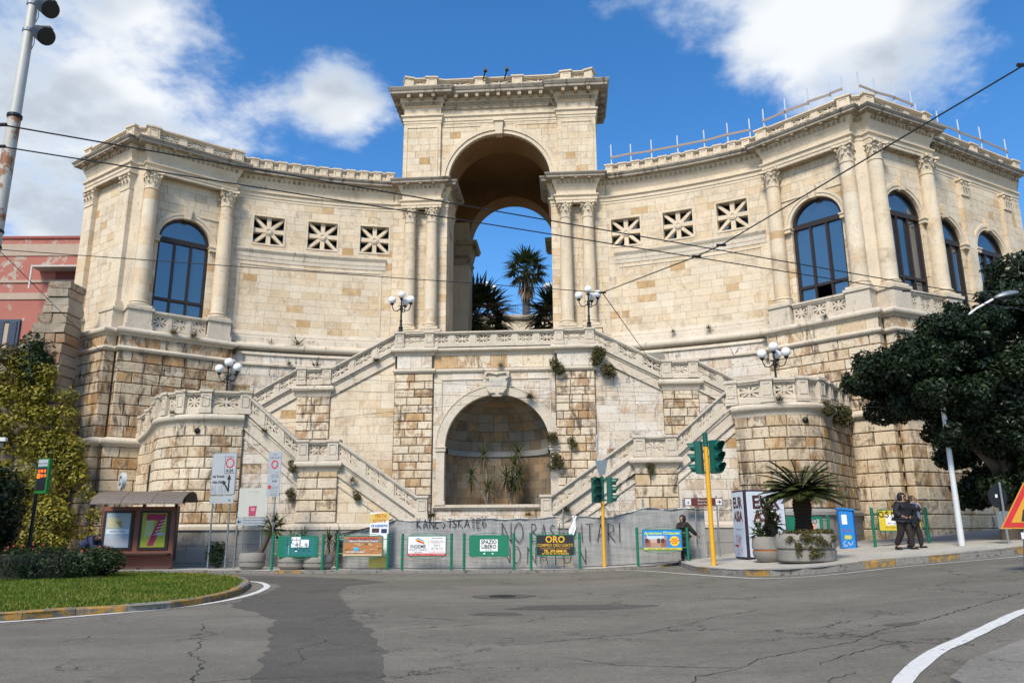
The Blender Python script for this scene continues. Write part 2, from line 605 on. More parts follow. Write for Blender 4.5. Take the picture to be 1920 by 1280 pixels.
class Opening:
    """upright opening with a round head: centre s, half width, sill z, springing z (None = flat head at top)"""
    def __init__(s, c, hw, z0, zs, flat=None):
        s.c, s.hw, s.z0, s.zs, s.flat = c, hw, z0, zs, flat
        s.z1 = flat if flat is not None else zs + hw

    def w(s, z):
        if z < s.z0 - 1e-6 or z > s.z1 + 1e-6:
            return -1.0
        if s.flat is not None or z <= s.zs:
            return s.hw
        return math.sqrt(max(s.hw ** 2 - (z - s.zs) ** 2, 0.0))


def rnd_tint(p_ochre=0.06):
    r = random.random()
    if r < p_ochre * .55:
        return random.uniform(0.8, 1.0)
    if r < p_ochre * .55 + 0.16:
        return random.uniform(0.48, 0.66)
    if r < 0.5:
        return random.uniform(0.05, 0.25)
    return random.uniform(0.2, 0.42)


class Masonry:
    """stones of one thing: the biggest 300 become objects, the rest one joined part"""
    def __init__(s, root, base, mat_o, mat_a, name='stone', limit=300):
        s.root, s.base, s.mo, s.ma, s.name, s.limit = root, base, mat_o, mat_a, name, limit
        s.b = []

    def course_wall(s, path, zs, lens, joint=0.012, proud=0.0, thick=0.16, cham=0.0, ops=(), ochre=0.06, s0=0.0, s1=None, top=None, rough=0.004, bot=None):
        """zs: heights of the course joints; lens: (min,max) stone length; top/bot: functions of s giving a sloping limit"""
        s1 = path.L if s1 is None else s1
        j = joint / 2
        for k in range(len(zs) - 1):
            z0, z1 = zs[k] + j, zs[k + 1] - j
            q = s0
            first = True
            while q < s1 - 0.02:
                ln = random.uniform(*lens)
                if first:
                    ln *= random.choice((0.5, 0.75, 1.0)) if (k % 2) else 1.0
                    first = False
                e = q + ln
                if e > s1 - lens[0] * 0.45:
                    e = s1
                s.block(path, q + j, e - j, z0, z1, proud + random.uniform(-rough, rough), thick, cham, ops, rnd_tint(ochre), top, bot)
                q = e

    def block(s, path, a, b, z0, z1, o, thick, cham, ops, tint, top=None, bot=None):
        if b - a < 0.03 or z1 - z0 < 0.03:
            return
        parts = [(a, b)]
        hits = [op for op in ops if op.c + op.hw > a and op.c - op.hw < b and op.z1 > z0 and op.z0 < z1]
        if not hits and top is None and bot is None:
            return s.put(path, [(a, z0), (b, z0), (b, z1), (a, z1)], o, thick, cham, tint)
        N = 6
        zz = [z0 + (z1 - z0) * i / N for i in range(N + 1)]
        if top is not None or bot is not None:
            hi = lambda q: z1 if top is None else min(z1, top(q))
            lo = lambda q: z0 if bot is None else max(z0, bot(q))
            qs = [a + (b - a) * i / 8 for i in range(9)]
            qs = [q for q in qs if hi(q) - lo(q) > 0.02]
            if len(qs) < 2:
                return
            poly = [(q, lo(q)) for q in qs] + [(q, hi(q)) for q in reversed(qs)]
            return s.put(path, poly, o, thick, 0, tint)
        op = hits[0]
        for side in (-1, 1):
            lim = []
            for z in zz:
                w = op.w(z)
                if side < 0:
                    e = min(b, op.c - w) if w >= 0 else min(b, op.c)
                    lim.append((z, a, e))
                else:
                    e = max(a, op.c + w) if w >= 0 else max(a, op.c)
                    lim.append((z, e, b))
            lim = [l for l in lim if l[2] - l[1] > 0.02]
            if len(lim) < 2:
                continue
            if side < 0:
                poly = [(lim[0][1], lim[0][0])] + [(l[2], l[0]) for l in lim] + [(lim[-1][1], lim[-1][0])]
            else:
                poly = [(l[1], l[0]) for l in reversed(lim)] + [(lim[0][2], lim[0][0]), (lim[-1][2], lim[-1][0])]
                poly = [(lim[0][2], lim[0][0]), (lim[-1][2], lim[-1][0])] + [(l[1], l[0]) for l in reversed(lim)]
            s.put(path, poly, o, thick, 0, tint)

    def put(s, path, poly, o, thick, cham, tint):
        area = abs(sum(p[0] * q[1] - q[0] * p[1] for p, q in zip(poly, poly[1:] + poly[:1]))) / 2
        v, f = [], []
        n = len(poly)
        if n == 4 and cham == 0 and path.smooth:
            a, b = poly[0][0], poly[1][0]
            m = max(1, int((b - a) / 0.35))
            for i in range(m + 1):
                q = a + (b - a) * i / m
                for (oo, z) in ((o, poly[0][1]), (o, poly[2][1]), (o - thick, poly[2][1]), (o - thick, poly[0][1])):
                    v.append((*path.at(q, oo), z))
            for i in range(m):
                for k in range(3):
                    f.append((i * 4 + k, (i + 1) * 4 + k, (i + 1) * 4 + k + 1, i * 4 + k + 1))
                f.append((i * 4 + 3, (i + 1) * 4 + 3, (i + 1) * 4, i * 4))
            f += [(3, 2, 1, 0), (m * 4, m * 4 + 1, m * 4 + 2, m * 4 + 3)]
        elif n == 4 and cham > 0:
            a, b, z0, z1 = poly[0][0], poly[1][0], poly[0][1], poly[2][1]
            c = min(cham, (b - a) * 0.3)
            m = max(1, int((b - a) / 0.3)) if path.smooth else 1
            cols = [(a, 1)] + [(a + c + (b - a - 2 * c) * i / m, 0) for i in range(m + 1)] + [(b, 1)]
            for q, edge in cols:
                oi = o - cham if edge else o
                v += [(*path.at(q, o - thick), z0), (*path.at(q, o - cham), z0), (*path.at(q, oi), z0 + c), (*path.at(q, oi), z1 - c), (*path.at(q, o - cham), z1), (*path.at(q, o - thick), z1)]
            K = len(cols)
            for i in range(K - 1):
                for k in range(5):
                    f.append((i * 6 + k, (i + 1) * 6 + k, (i + 1) * 6 + k + 1, i * 6 + k + 1))
            f += [(5, 4, 3, 2, 1, 0), tuple((K - 1) * 6 + k for k in range(6))]
        else:
            v = [(*path.at(q, o), z) for q, z in poly] + [(*path.at(q, o - thick), z) for q, z in poly]
            f = [tuple(range(n))] + [(i, n + i, n + (i + 1) % n, (i + 1) % n) for i in range(n)]
        s.b.append((area, v, f, tint))

    def flush(s):
        s.b.sort(key=lambda b: -b[0])
        bx, by, bz = s.base
        for area, v, f, tint in s.b[:s.limit]:
            mb = MB()
            c = Vector((sum(p[0] for p in v) / len(v), sum(p[1] for p in v) / len(v), sum(p[2] for p in v) / len(v)))
            mb.add([(p[0] - c.x, p[1] - c.y, p[2] - c.z) for p in v], f)
            mb.build(s.name, s.mo, s.root, loc=(c.x - bx, c.y - by, c.z - bz), tint=tint)
        rest = s.b[s.limit:]
        if rest:
            mb = MB()
            for area, v, f, tint in rest:
                mb.add([(p[0] - bx, p[1] - by, p[2] - bz) for p in v], f, tint)
            tag(mb.build(s.name + '_courses', s.ma, s.root), kind='stuff')


def part(mb, name, mat, root, base, smooth=None, tint=None):
    mb.v = [(x - base[0], y - base[1], z - base[2]) for x, y, z in mb.v]
    return mb.build(name, mat, root, smooth, tint=tint)


def mthing(name, base, label, cat, group=None):
    r = empty(name, mw(*base), MPH)
    tag(r, label, cat, group)
    return r


def dentils(mb, path, z0, z1, o0, o1, w, pitch, s0=0.05, s1=None, tint=0.4):
    s1 = path.L - 0.05 if s1 is None else s1
    for i in range(len(path.p) - 1):
        a, b = path.c[i], path.c[i + 1]
        n = int((b - a) / pitch)
        for k in range(n):
            q = a + (k + 0.5) * (b - a) / n
            x, y = path.at(q, (o0 + o1) / 2)
            mb.box((x, y, (z0 + z1) / 2), (w, o1 - o0, z1 - z0), path.ang(q), tint)


PANEL = {}


def panel_mesh(w, hgt, th, slope, mat):
    """pierced panel: border, cross and diagonals round a boss; sheared along a flight"""
    key = (round(w, 2), round(hgt, 2), round(th, 2), round(slope, 2), mat.name)
    if key in PANEL:
        return PANEL[key]
    mb = MB()
    H = lambda x, z: z + slope * x

    def bar(x0, z0, x1, z1, b, t0=1.0):
        dx, dz = x1 - x0, z1 - z0
        l = math.hypot(dx, dz)
        nx, nz = -dz / l * b / 2, dx / l * b / 2
        tt = th / 2 * t0
        pts = [(x0 + nx * .6, z0 + nz * .6), (x1 + nx * 1.25, z1 + nz * 1.25), (x1 - nx * 1.25, z1 - nz * 1.25), (x0 - nx * .6, z0 - nz * .6)]
        mb.slab([(x, -tt, H(x, z)) for x, z in pts], (0, 2 * tt, 0))
    bw = hgt * 0.14
    for (x0, x1, z0, z1) in ((-w / 2, w / 2, 0, bw), (-w / 2, w / 2, hgt - bw, hgt), (-w / 2, -w / 2 + bw, bw, hgt - bw), (w / 2 - bw, w / 2, bw, hgt - bw)):
        mb.slab([(x0, -th / 2, H(x0, z0)), (x1, -th / 2, H(x1, z0)), (x1, -th / 2, H(x1, z1)), (x0, -th / 2, H(x0, z1))], (0, th, 0))
    cz = hgt / 2
    iw, ih = w / 2 - bw * .8, hgt / 2 - bw * .8
    k = 0.92
    for (x, z) in ((iw, 0), (-iw, 0), (0, ih), (0, -ih), (iw, ih), (-iw, ih), (iw, -ih), (-iw, -ih)):
        bar(0, cz, x, cz + z, hgt * (0.13 if x and z else 0.15), k)
        k -= 0.02
    pts = [(0.16 * hgt * math.cos(a), cz + 0.16 * hgt * math.sin(a)) for a in [i * math.pi / 4 for i in range(8)]]
    mb.slab([(x, -th / 2 * .98, H(x, z)) for x, z in pts], (0, th * .96, 0))
    me = bpy.data.meshes.new('panel')
    me.from_pydata(mb.v, [], mb.f)
    me.materials.append(mat)
    PANEL[key] = me
    return me


def balustrade(root, base, pts, hgt, pier_w, bay, th, mat, name='balustrade', piers=None, rail_over=0.05, base_h=None, mid_pier=None, end_piers=(True, True), flip=False):
    """pts: list of (x,y,z) of the FOOT line; piers at vertices (piers[i] False to skip), intermediate plain piers between bays"""
    holder = empty(name, (0, 0, 0), 0, root)
    bx, by, bz = base
    bh = hgt * 0.22 if base_h is None else base_h
    rh = hgt * 0.17
    mp = pier_w * 0.62 if mid_pier is None else mid_pier
    for i in range(len(pts) - 1):
        a, b = Vector(pts[i]), Vector(pts[i + 1])
        d = b - a
        L = math.hypot(d.x, d.y)
        ang = math.atan2(d.y, d.x)
        sl = d.z / L
        ux, uy = d.x / L, d.y / L
        pa = pier_w / 2 if (piers is None or piers[i]) else 0.0
        pb = pier_w / 2 if (piers is None or piers[i + 1]) else 0.0
        u0, u1 = pa, L - pb
        n = max(1, round((u1 - u0) / bay))
        mid = (a + b) / 2
        # rails
        for nm, z0, z1, wd in (('bottom_rail', 0.0, bh, th * 1.25), ('top_rail', hgt - rh, hgt, th * 1.5)):
            mb = MB()
            x0, x1 = u0 - L / 2 - (0.02 if pa else 0.0), u1 - L / 2 + (0.02 if pb else 0.0)
            zc = (z1 - z0) * (0.45 if nm == 'top_rail' else 1)
            mb.slab([(x0, -wd / 2, z0 + sl * x0), (x1, -wd / 2, z0 + sl * x1), (x1, -wd / 2, z1 - (0.03 if nm == 'top_rail' else 0) + sl * x1), (x0, -wd / 2, z1 - (0.03 if nm == 'top_rail' else 0) + sl * x0)], (0, wd, 0))
            if nm == 'top_rail':
                e = 0.05
                mb.slab([(x0, -wd / 2 - e, z0 + zc + sl * x0), (x1, -wd / 2 - e, z0 + zc + sl * x1), (x1, -wd / 2 - e, z1 + sl * x1), (x0, -wd / 2 - e, z1 + sl * x0)], (0, wd + 2 * e, 0))
            r = mb.build(nm, mat, holder)
            r.location = (mid.x - bx, mid.y - by, mid.z - bz)
            r.rotation_euler = (0, 0, ang)
        w = (u1 - u0 - (n - 1) * mp) / n
        for k in range(n):
            u = u0 + w / 2 + k * (w + mp)
            me = panel_mesh(w, hgt - bh - rh, th * 0.72, sl, mat)
            inst(me, 'panel', holder, (a.x + ux * u - bx, a.y + uy * u - by, a.z + sl * u + bh - bz), ang)
            if k < n - 1:
                uu = u + w / 2 + mp / 2
                mb = MB()
                x0 = mp / 2
                mb.slab([(-x0, -th * .55, bh - sl * x0), (x0, -th * .55, bh + sl * x0), (x0, -th * .55, hgt - rh + sl * x0), (-x0, -th * .55, hgt - rh - sl * x0)], (0, th * 1.1, 0))
                r = mb.build('plain_pier', mat, holder)
                r.location = (a.x + ux * uu - bx, a.y + uy * uu - by, a.z + sl * uu - bz)
                r.rotation_euler = (0, 0, ang)
    for i, p in enumerate(pts):
        if piers is not None and not piers[i]:
            continue
        if (i == 0 and not end_piers[0]) or (i == len(pts) - 1 and not end_piers[1]):
            continue
        q = pts[i + 1] if i < len(pts) - 1 else pts[i]
        o = pts[i - 1] if i > 0 else pts[i]
        ang = math.atan2(q[1] - o[1], q[0] - o[0])
        r = pier_mesh(pier_w, hgt + 0.05, th * 1.75, mat)
        inst(r, 'pier', holder, (p[0] - bx, p[1] - by, p[2] - bz), ang)
    return holder


PIER = {}


def pier_mesh(w, hgt, d, mat):
    key = (round(w, 2), round(hgt, 2), round(d, 2), mat.name)
    if key in PIER:
        return PIER[key]
    mb = MB()
    d = max(d, w * .8)
    mb.box((0, 0, hgt * .09), (w * 1.16, d * 1.16, hgt * .18))
    mb.box((0, 0, hgt * .205), (w * 1.07, d * 1.07, hgt * .05))
    mb.box((0, 0, hgt * .535), (w, d, hgt * .61))
    for sy in (-1, 1):      # raised fillet frame on the faces
        y = sy * (d / 2 + 0.012)
        for (cx, cz, ww, hh_) in ((0, hgt * .30, w * .66, .03), (0, hgt * .76, w * .66, .03), (-w * .31, hgt * .53, .03, hgt * .46), (w * .31, hgt * .53, .03, hgt * .46)):
            mb.box((cx, y, cz), (ww, 0.03, hh_))
    mb.box((0, 0, hgt * .865), (w * 1.1, d * 1.1, hgt * .05))
    mb.box((0, 0, hgt * .945), (w * 1.26, d * 1.26, hgt * .11))
    me = bpy.data.meshes.new('pier')
    me.from_pydata(mb.v, [], mb.f)
    me.materials.append(mat)
    PIER[key] = me
    return me


CAPS = {}


def capital_mesh(r, hgt, square=False):
    """corinthian capital: bell, two rows of curling leaves, corner volutes, abacus"""
    key = (round(r, 3), round(hgt, 3), square)
    if key in CAPS:
        return CAPS[key]
    mb = MB()
    if square:
        mb.box((0, 0, hgt * .44), (r * 1.9, r * 1.0, hgt * .88), top=(r * 2.1, r * 1.15))
        mb.box((0, 0, hgt * .03), (r * 2.06, r * 1.1, hgt * .06))
    else:
        mb.lathe([(r * .98, 0), (r * 1.1, 0.02), (r * 1.1, hgt * .07), (r * .98, hgt * .09), (r * .98, hgt * .5), (r * 1.2, hgt * .86)], 16)
    def leaf(a, z0, lh, rr, w):
        ca, sa = math.cos(a), math.sin(a)
        prof = [(0.0, 0), (0.03, .55), (.10, .85), (.24, 1.0), (.33, .9), (.30, .78)]
        wd = [.8, 1.0, .95, .8, .55, .3]
        v, f = [], []
        for (o, zz), ww in zip(prof, wd):
            ro = rr + o * r * 1.3
            for sx, oo in ((-1, -.05), (0, .04), (1, -.05)):
                rx = ro + oo * r
                x, y = rx * ca - sx * w / 2 * ww * sa, rx * sa + sx * w / 2 * ww * ca
                v.append((x, y, z0 + zz * lh))
        for i in range(5):
            for k in range(2):
                f.append((i * 3 + k, i * 3 + k + 1, (i + 1) * 3 + k + 1, (i + 1) * 3 + k))
        mb.add(v, f)
    if square:
        for row, (z0, lh, nn) in enumerate(((hgt * .06, hgt * .40, 3), (hgt * .32, hgt * .42, 2))):
            for k in range(nn):
                x = (k - (nn - 1) / 2) * r * .68
                w = r * .52
                v, f = [], []
                for o, zz, ww in ((0, 0, .8), (.05, .6, 1), (.16, .9, .9), (.34, 1, .7), (.40, .86, .35)):
                    for sx in (-1, 0, 1):
                        v.append((x + sx * w / 2 * ww, -r * .5 - o * r - (0.03 if sx == 0 else 0), z0 + zz * lh))
                for i in range(4):
                    for kk in range(2):
                        f.append((i * 3 + kk, i * 3 + kk + 1, (i + 1) * 3 + kk + 1, (i + 1) * 3 + kk))
                mb.add(v, f)
        for sx in (-1, 1):
            mb.ball((sx * r * .95, -r * .62, hgt * .76), r * .24, 8, 6)
            mb.ball((sx * r * .28, -r * .66, hgt * .74), r * .14, 6, 5)
        mb.box((0, -r * .1, hgt * .94), (r * 2.5, r * 1.5, hgt * .12))
    else:
        for k in range(8):
            leaf(k * math.pi / 4, hgt * .09, hgt * .36, r * .98, r * .62)
            leaf((k + .5) * math.pi / 4, hgt * .30, hgt * .40, r * 1.0, r * .6)
        for k in range(4):
            a = math.pi / 4 + k * math.pi / 2
            mb.ball((r * 1.42 * math.cos(a), r * 1.42 * math.sin(a), hgt * .76), r * .24, 8, 6)
            mb.tube([(r * .95 * math.cos(a), r * .95 * math.sin(a), hgt * .42), (r * 1.15 * math.cos(a), r * 1.15 * math.sin(a), hgt * .66), (r * 1.45 * math.cos(a), r * 1.45 * math.sin(a), hgt * .8)], r * .12, 5)
            b = k * math.pi / 2
            mb.ball((r * 1.16 * math.cos(b), r * 1.16 * math.sin(b), hgt * .78), r * .15, 6, 5)
            mb.ball((r * 1.2 * math.cos(b), r * 1.2 * math.sin(b), hgt * .93), r * .17, 6, 5)
        c, q = r * 1.52, r * 1.18     # concave abacus with cut corners
        pl = []
        for k in range(4):
            a = k * math.pi / 2
            ca, sa = math.cos(a), math.sin(a)
            for px, py in ((q, 0), (q * 1.04, c * .55), (c, c * .88), (c * .88, c)):
                pl.append((px * ca - py * sa, px * sa + py * ca))
        mb.prism(pl, hgt * .88, hgt * 1.0)
    me = bpy.data.meshes.new('capital')
    me.from_pydata(mb.v, [], mb.f)
    me.materials.append(M['st'])
    CAPS[key] = me
    return me


DRUM = {}


def column(root, base, x, y, z0, z1, r, cap_h, rz=0.0, tone=0.3):
    """thing > column > base, drums, capital"""
    c = empty('column', (x - base[0], y - base[1], z0 - base[2]), rz, root)
    if 'base%.2f' % r not in DRUM:
        mb = MB()
        mb.box((0, 0, .07), (r * 2.75, r * 2.75, .14))
        mb.lathe([(r * 1.0, .14), (r * 1.3, .15), (r * 1.36, .20), (r * 1.3, .25), (r * 1.12, .27), (r * 1.08, .31), (r * 1.2, .33), (r * 1.22, .37), (r * 1.05, .40), (r * 1.03, .44)], 20, cap=False)
        me = bpy.data.meshes.new('column_base')
        me.from_pydata(mb.v, [], mb.f)
        me.materials.append(M['st'])
        me.shade_smooth()
        me.set_sharp_from_angle(angle=R(40))
        DRUM['base%.2f' % r] = me
    inst(DRUM['base%.2f' % r], 'column_base', c, (0, 0, 0))
    a, b = 0.42, z1 - z0 - cap_h
    n = 8
    cuts = [0] + sorted(random.uniform(i + 0.75, i + 1.25) / n for i in range(n - 1)) + [1]
    for i in range(n):
        f0, f1 = cuts[i], cuts[i + 1]
        rad = lambda f: r * (1.0 - 0.14 * max(0, f - 0.3) ** 1.5 / 0.586)
        mb = MB()
        H = (b - a) * (f1 - f0)
        mb.lathe([(rad(f0) - .004, 0.0), (rad(f0), .006), (rad(f1), H - .006), (rad(f1) - .004, H)], 22, cap=False)
        mb.build('drum', M['st_o'], c, smooth=24, loc=(0, 0, a + (b - a) * f0), tint=min(1, max(0, tone + random.choice((-.2, -.1, 0, 0, .1, .25)) + (0.5 if random.random() < .1 else 0))))
    inst(capital_mesh(r * .87, cap_h), 'capital', c, (0, 0, z1 - z0 - cap_h))
    return c


def pilaster(root, base, x, y, z0, z1, w, d, cap_h, rz):
    c = empty('pilaster', (x - base[0], y - base[1], z0 - base[2]), rz, root)
    mb = MB()
    mb.box((0, 0, .1), (w * 1.3, d * 1.5, .2))
    mb.box((0, 0, .27), (w * 1.2, d * 1.35, .14))
    mb.box((0, 0, .38), (w * 1.08, d * 1.15, .08))
    mb.build('pilaster_base', M['st'], c)
    n = 8
    H = (z1 - z0 - .42 - cap_h) / n
    for i in range(n):
        mb = MB()
        mb.box((0, 0, H / 2), (w, d, H - .01))
        mb.build('stone', M['st_o'], c, loc=(0, 0, .42 + i * H), tint=rnd_tint(.05))
    inst(capital_mesh(w / 2, cap_h, True), 'capital', c, (0, 0, z1 - z0 - cap_h))


def ring(mb, cx, cz, r0, r1, y0, y1, path, n=24, a0=0.0, a1=math.pi, t=0.4):
    """archivolt ring standing on a plan path (s = cx + r cos a)"""
    v, f = [], []
    for i in range(n + 1):
        a = a0 + (a1 - a0) * i / n
        for rr, o in ((r0, y0), (r0, y1), (r1, y1), (r1, y0)):
            p = path.at(cx + rr * math.cos(a), o)
            v.append((p[0], p[1], cz + rr * math.sin(a)))
    for i in range(n):
        for k in range(4):
            f.append((i * 4 + k, i * 4 + (k + 1) % 4, (i + 1) * 4 + (k + 1) % 4, (i + 1) * 4 + k))
    f += [(0, 1, 2, 3), (n * 4 + 3, n * 4 + 2, n * 4 + 1, n * 4)]
    mb.add(v, f, t)


def wall_arch_trim(root, base, path, op, recess, ring_w=0.32, proud=0.09, mat='st', key=True):
    """archivolt, imposts, jamb reveal of a round headed opening"""
    mb = MB()
    ring(mb, op.c, op.zs, op.hw + .02, op.hw + ring_w * .55, -recess, proud * .6, path)
    ring(mb, op.c, op.zs, op.hw + ring_w * .55, op.hw + ring_w, -.05, proud, path)
    part(mb, 'archivolt', M[mat], root, base)
    for sd in (-1, 1):
        mb = MB()
        x = op.c + sd * (op.hw + ring_w * .42)
        p = path.at(x, proud * .3)
        ang = path.ang(x)
        mb.box((*p, op.zs - .16), (ring_w * 1.0, .36, .2), ang)
        mb.box((*path.at(x, proud * .4), op.zs - .035), (ring_w * 1.25, .44, .07), ang)
        part(mb, 'impost', M[mat], root, base)
    if key:
        mb = MB()
        z0, z1 = op.zs + op.hw - .06, op.zs + op.hw + ring_w + .26
        P = lambda s_, o, z: (*path.at(op.c + s_, o), z)
        mb.slab([P(-.15, proud + .1, z0), P(.15, proud + .1, z0), P(.22, proud + .14, z1), P(-.22, proud + .14, z1)], tuple(Vector(P(0, -.2, 0)) - Vector(P(0, proud, 0))))
        part(mb, 'keystone', M[mat], root, base)


def arched_window(root, base, path, op, recess, open_leaf=False):
    """window > frame bars and panes; set back in its opening"""
    w = empty('window', (0, 0, 0), 0, root)
    P = lambda s_, z, o=-recess: Vector((*path.at(op.c + s_, o), z))
    ang = path.ang(op.c)
    hw, z0, zs = op.hw, op.z0, op.zs
    mb = MB()
    ring(mb, op.c, zs, hw - .12, hw + .03, -recess - .1, -recess + .06, path, 20)

    def vbar(s_, a, b, wd=.13):
        mb.box(tuple(P(s_, (a + b) / 2, -recess - .02)), (wd, .16, b - a), ang)

    def hbar(z, a, b, ht=.13, oo=0.0):
        mb.box(tuple(P((a + b) / 2, z, -recess - .02 + oo)), (b - a, .17, ht), ang)
    for sx in (-1, 1):
        vbar(sx * (hw - .06), z0, zs)
        vbar(sx * hw * .32, z0, zs - .1, .11)
    zt = zs + .02
    hbar(zt, -hw, hw, .26, .01)
    zm = z0 + (zs - z0) * .26
    hbar(zm, -hw, hw, .14, .005)
    hbar(z0 + .06, -hw, hw, .12, .005)
    part(mb, 'frame', M['bronze'], w, base)
    xs = [-hw + .1, -hw * .32, hw * .32, hw - .1]
    for k in range(3):
        for a, b in ((z0 + .1, zm), (zm, zs - .1)):
            if open_leaf and k == 1 and a < zm - .1:
                continue
            mb = MB()
            j = random.uniform(-.012, .012)
            mb.slab([tuple(P(xs[k], a, -recess - .05 + j)), tuple(P(xs[k + 1], a, -recess - .05 - j)), tuple(P(xs[k + 1], b, -recess - .05 - j)), tuple(P(xs[k], b, -recess - .05 + j))], tuple((P(0, 0, -.02) - P(0, 0, 0)) * 1.0))
            part(mb, 'pane', M['glass'], w, base)
    mb = MB()
    pts = [tuple(P((hw - .1) * math.cos(a), zs + (hw - .1) * math.sin(a), -recess - .05)) for a in [math.pi * i / 16 for i in range(17)]]
    mb.slab(pts, tuple(P(0, 0, -.02) - P(0, 0, 0)))
    part(mb, 'pane', M['glass'], w, base)
    # the dim room behind
    mb = MB()
    A, B = P(-hw - .1, 0, -recess - 1.6), P(hw + .1, 0, -recess - 1.6)
    mb.add([(A.x, A.y, z0 - .2), (B.x, B.y, z0 - .2), (B.x, B.y, zs + hw + .1), (A.x, A.y, zs + hw + .1)], [(0, 1, 2, 3)])
    part(mb, 'dark_room', M['dark'], w, base)
    return w


def back_wall(path, z0, z1, o=-.05, th=.5, top=None):
    mb = MB()
    return mb.sweep(path.p, [(o - th, z0), (o, z0), (o, z1), (o - th, z1)], flip=path.sg < 0)


# entablature profile (out, z) in upper heights
ENT = [(-.3, 18.9), (.0, 18.9), (.02, 18.93), (.02, 19.06), (.06, 19.08), (.06, 19.26), (.15, 19.31), (.15, 19.38), (.0, 19.4), (.0, 19.93), (.10, 19.98), (.12, 20.0), (.12, 20.17), (.20, 20.2), (.24, 20.22)]
ENT = [(o, uz(z)) for o, z in ENT]
COR = [(-.3, 20.22), (.22, 20.22), (.54, 20.25), (.54, 20.35), (.58, 20.37), (.64, 20.45), (.64, 20.49), (-.3, 20.52)]
COR = [(o, uz(z)) for o, z in COR]
Z_FLOOR = 10.3
ZCB, ZCT = uz(11.85), uz(18.9)
Z_TOR = uz(10.75)
Z_STR = uz(9.8)
Z_TOP = uz(20.52)


def entablature(root, base, path):
    mb = MB().sweep(path.p, ENT, flip=path.sg < 0)
    part(mb, 'entablature', M['st'], root, base)
    mb = MB().sweep(path.p, COR, flip=path.sg < 0)
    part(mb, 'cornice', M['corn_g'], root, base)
    mb = MB()
    dentils(mb, path, uz(20.0), uz(20.15), .11, .24, .13, .25)
    # small brackets under the corona
    dentils(mb, path, uz(20.17), uz(20.24), .2, .5, .16, .75)
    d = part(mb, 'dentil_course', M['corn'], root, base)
    tag(d, kind='stuff')


def mir(pts, m):
    return [(m * p[0], p[1]) for p in pts]


def U(pts, m=1):
    """upper design plan -> monument plan"""
    return [ul(m * p[0], p[1]) for p in pts]


# ================================================================== triumphal arch
ax = -0.18
base = (*ul(0, 2), Z_FLOOR)
arch = mthing('triumphal_arch', base, 'tall cream stone triumphal arch with paired columns rising behind the terrace', 'arch')
ms = Masonry(arch, base, M['st_o'], M['st_a'])
zA0, zA1 = Z_FLOOR, ZCT
# lower piers
for m in (-1, 1):
    fl = m < 0
    front = Path(U([(2.9, 1.95), (5.95, 1.95)], m), fl)
    zs = [zA0 + i * (zA1 - zA0) / 22 for i in range(23)]
    ms.course_wall(front, zs, (.55, .95), proud=0.0)
    jamb = Path(U([(2.9, 4.4), (2.9, 1.95)], m), fl)
    ms.course_wall(jamb, zs, (.6, 1.0), proud=0.0)
    core = Path(U([(2.9, 4.4), (2.9, 1.95), (5.95, 1.95), (5.95, 4.4)], m), fl)
    part(back_wall(core, zA0, uz(20.5), -.04, .9), 'pier_core', M['joint'], arch, base)
    mb = MB()
    p0, p1 = ul(m * 3.1, 1.2), ul(m * 5.45, 1.96)
    mb.bbox(min(p0[0], p1[0]), max(p0[0], p1[0]), p0[1], p1[1] + .05, zA0, ZCB - .12)
    mb.bbox(min(p0[0], p1[0]) - .06, max(p0[0], p1[0]) + .06, p0[1] - .06, p1[1], ZCB - .12, ZCB)
    part(mb, 'pedestal', M['st'], arch, base)
    for cx in (3.68, 4.9):
        x, y = ul(m * cx, 1.58)
        column(arch, base, x, y, ZCB, ZCT, .355, uz(18.9) - uz(17.98))
    ent = Path(U([(2.9, 4.4), (2.9, 1.95), (3.2, 1.95), (3.2, 1.5), (5.38, 1.5), (5.38, 1.95), (5.95, 1.95)], m), fl)
    entablature(arch, base, ent)
    # back pier seen through the passage
    core = Path(U([(2.9, 13.2), (2.9, 11.2), (5.5, 11.2)], m), fl)
    part(back_wall(core, zA0, uz(22), 0, .8), 'back_pier', M['st'], arch, base)
    bent = Path(U([(2.9, 13.2), (2.9, 11.2), (5.5, 11.2)], m), fl)
    mb = MB().sweep(bent.p, ENT, flip=fl)
    mb.sweep(bent.p, [(o * 1.0, z - .004) for o, z in COR], flip=fl)
    part(mb, 'back_cornice', M['corn'], arch, base)
    # impost pilaster with scroll on the inner side
    mb = MB()
    x, y = ul(m * 2.9, 11.16)
    mb.bbox(*(sorted((x, x + m * .9))), y - .12, y + .1, zA0, zA0 + 3.6)
    mb.bbox(*(sorted((x - m * .1, x + m * 1.0))), y - .2, y + .1, zA0 + 3.6, zA0 + 3.95)
    part(mb, 'inner_pilaster', M['wh'], arch, base)
    # side walls of the hall
    mb = MB()
    a, b = ul(m * 5.15, 4.38), ul(m * 5.5, 13.2)
    mb.bbox(*sorted((a[0], b[0])), a[1], b[1], zA0, uz(25.3))
    part(mb, 'hall_side_wall', M['st'], arch, base)
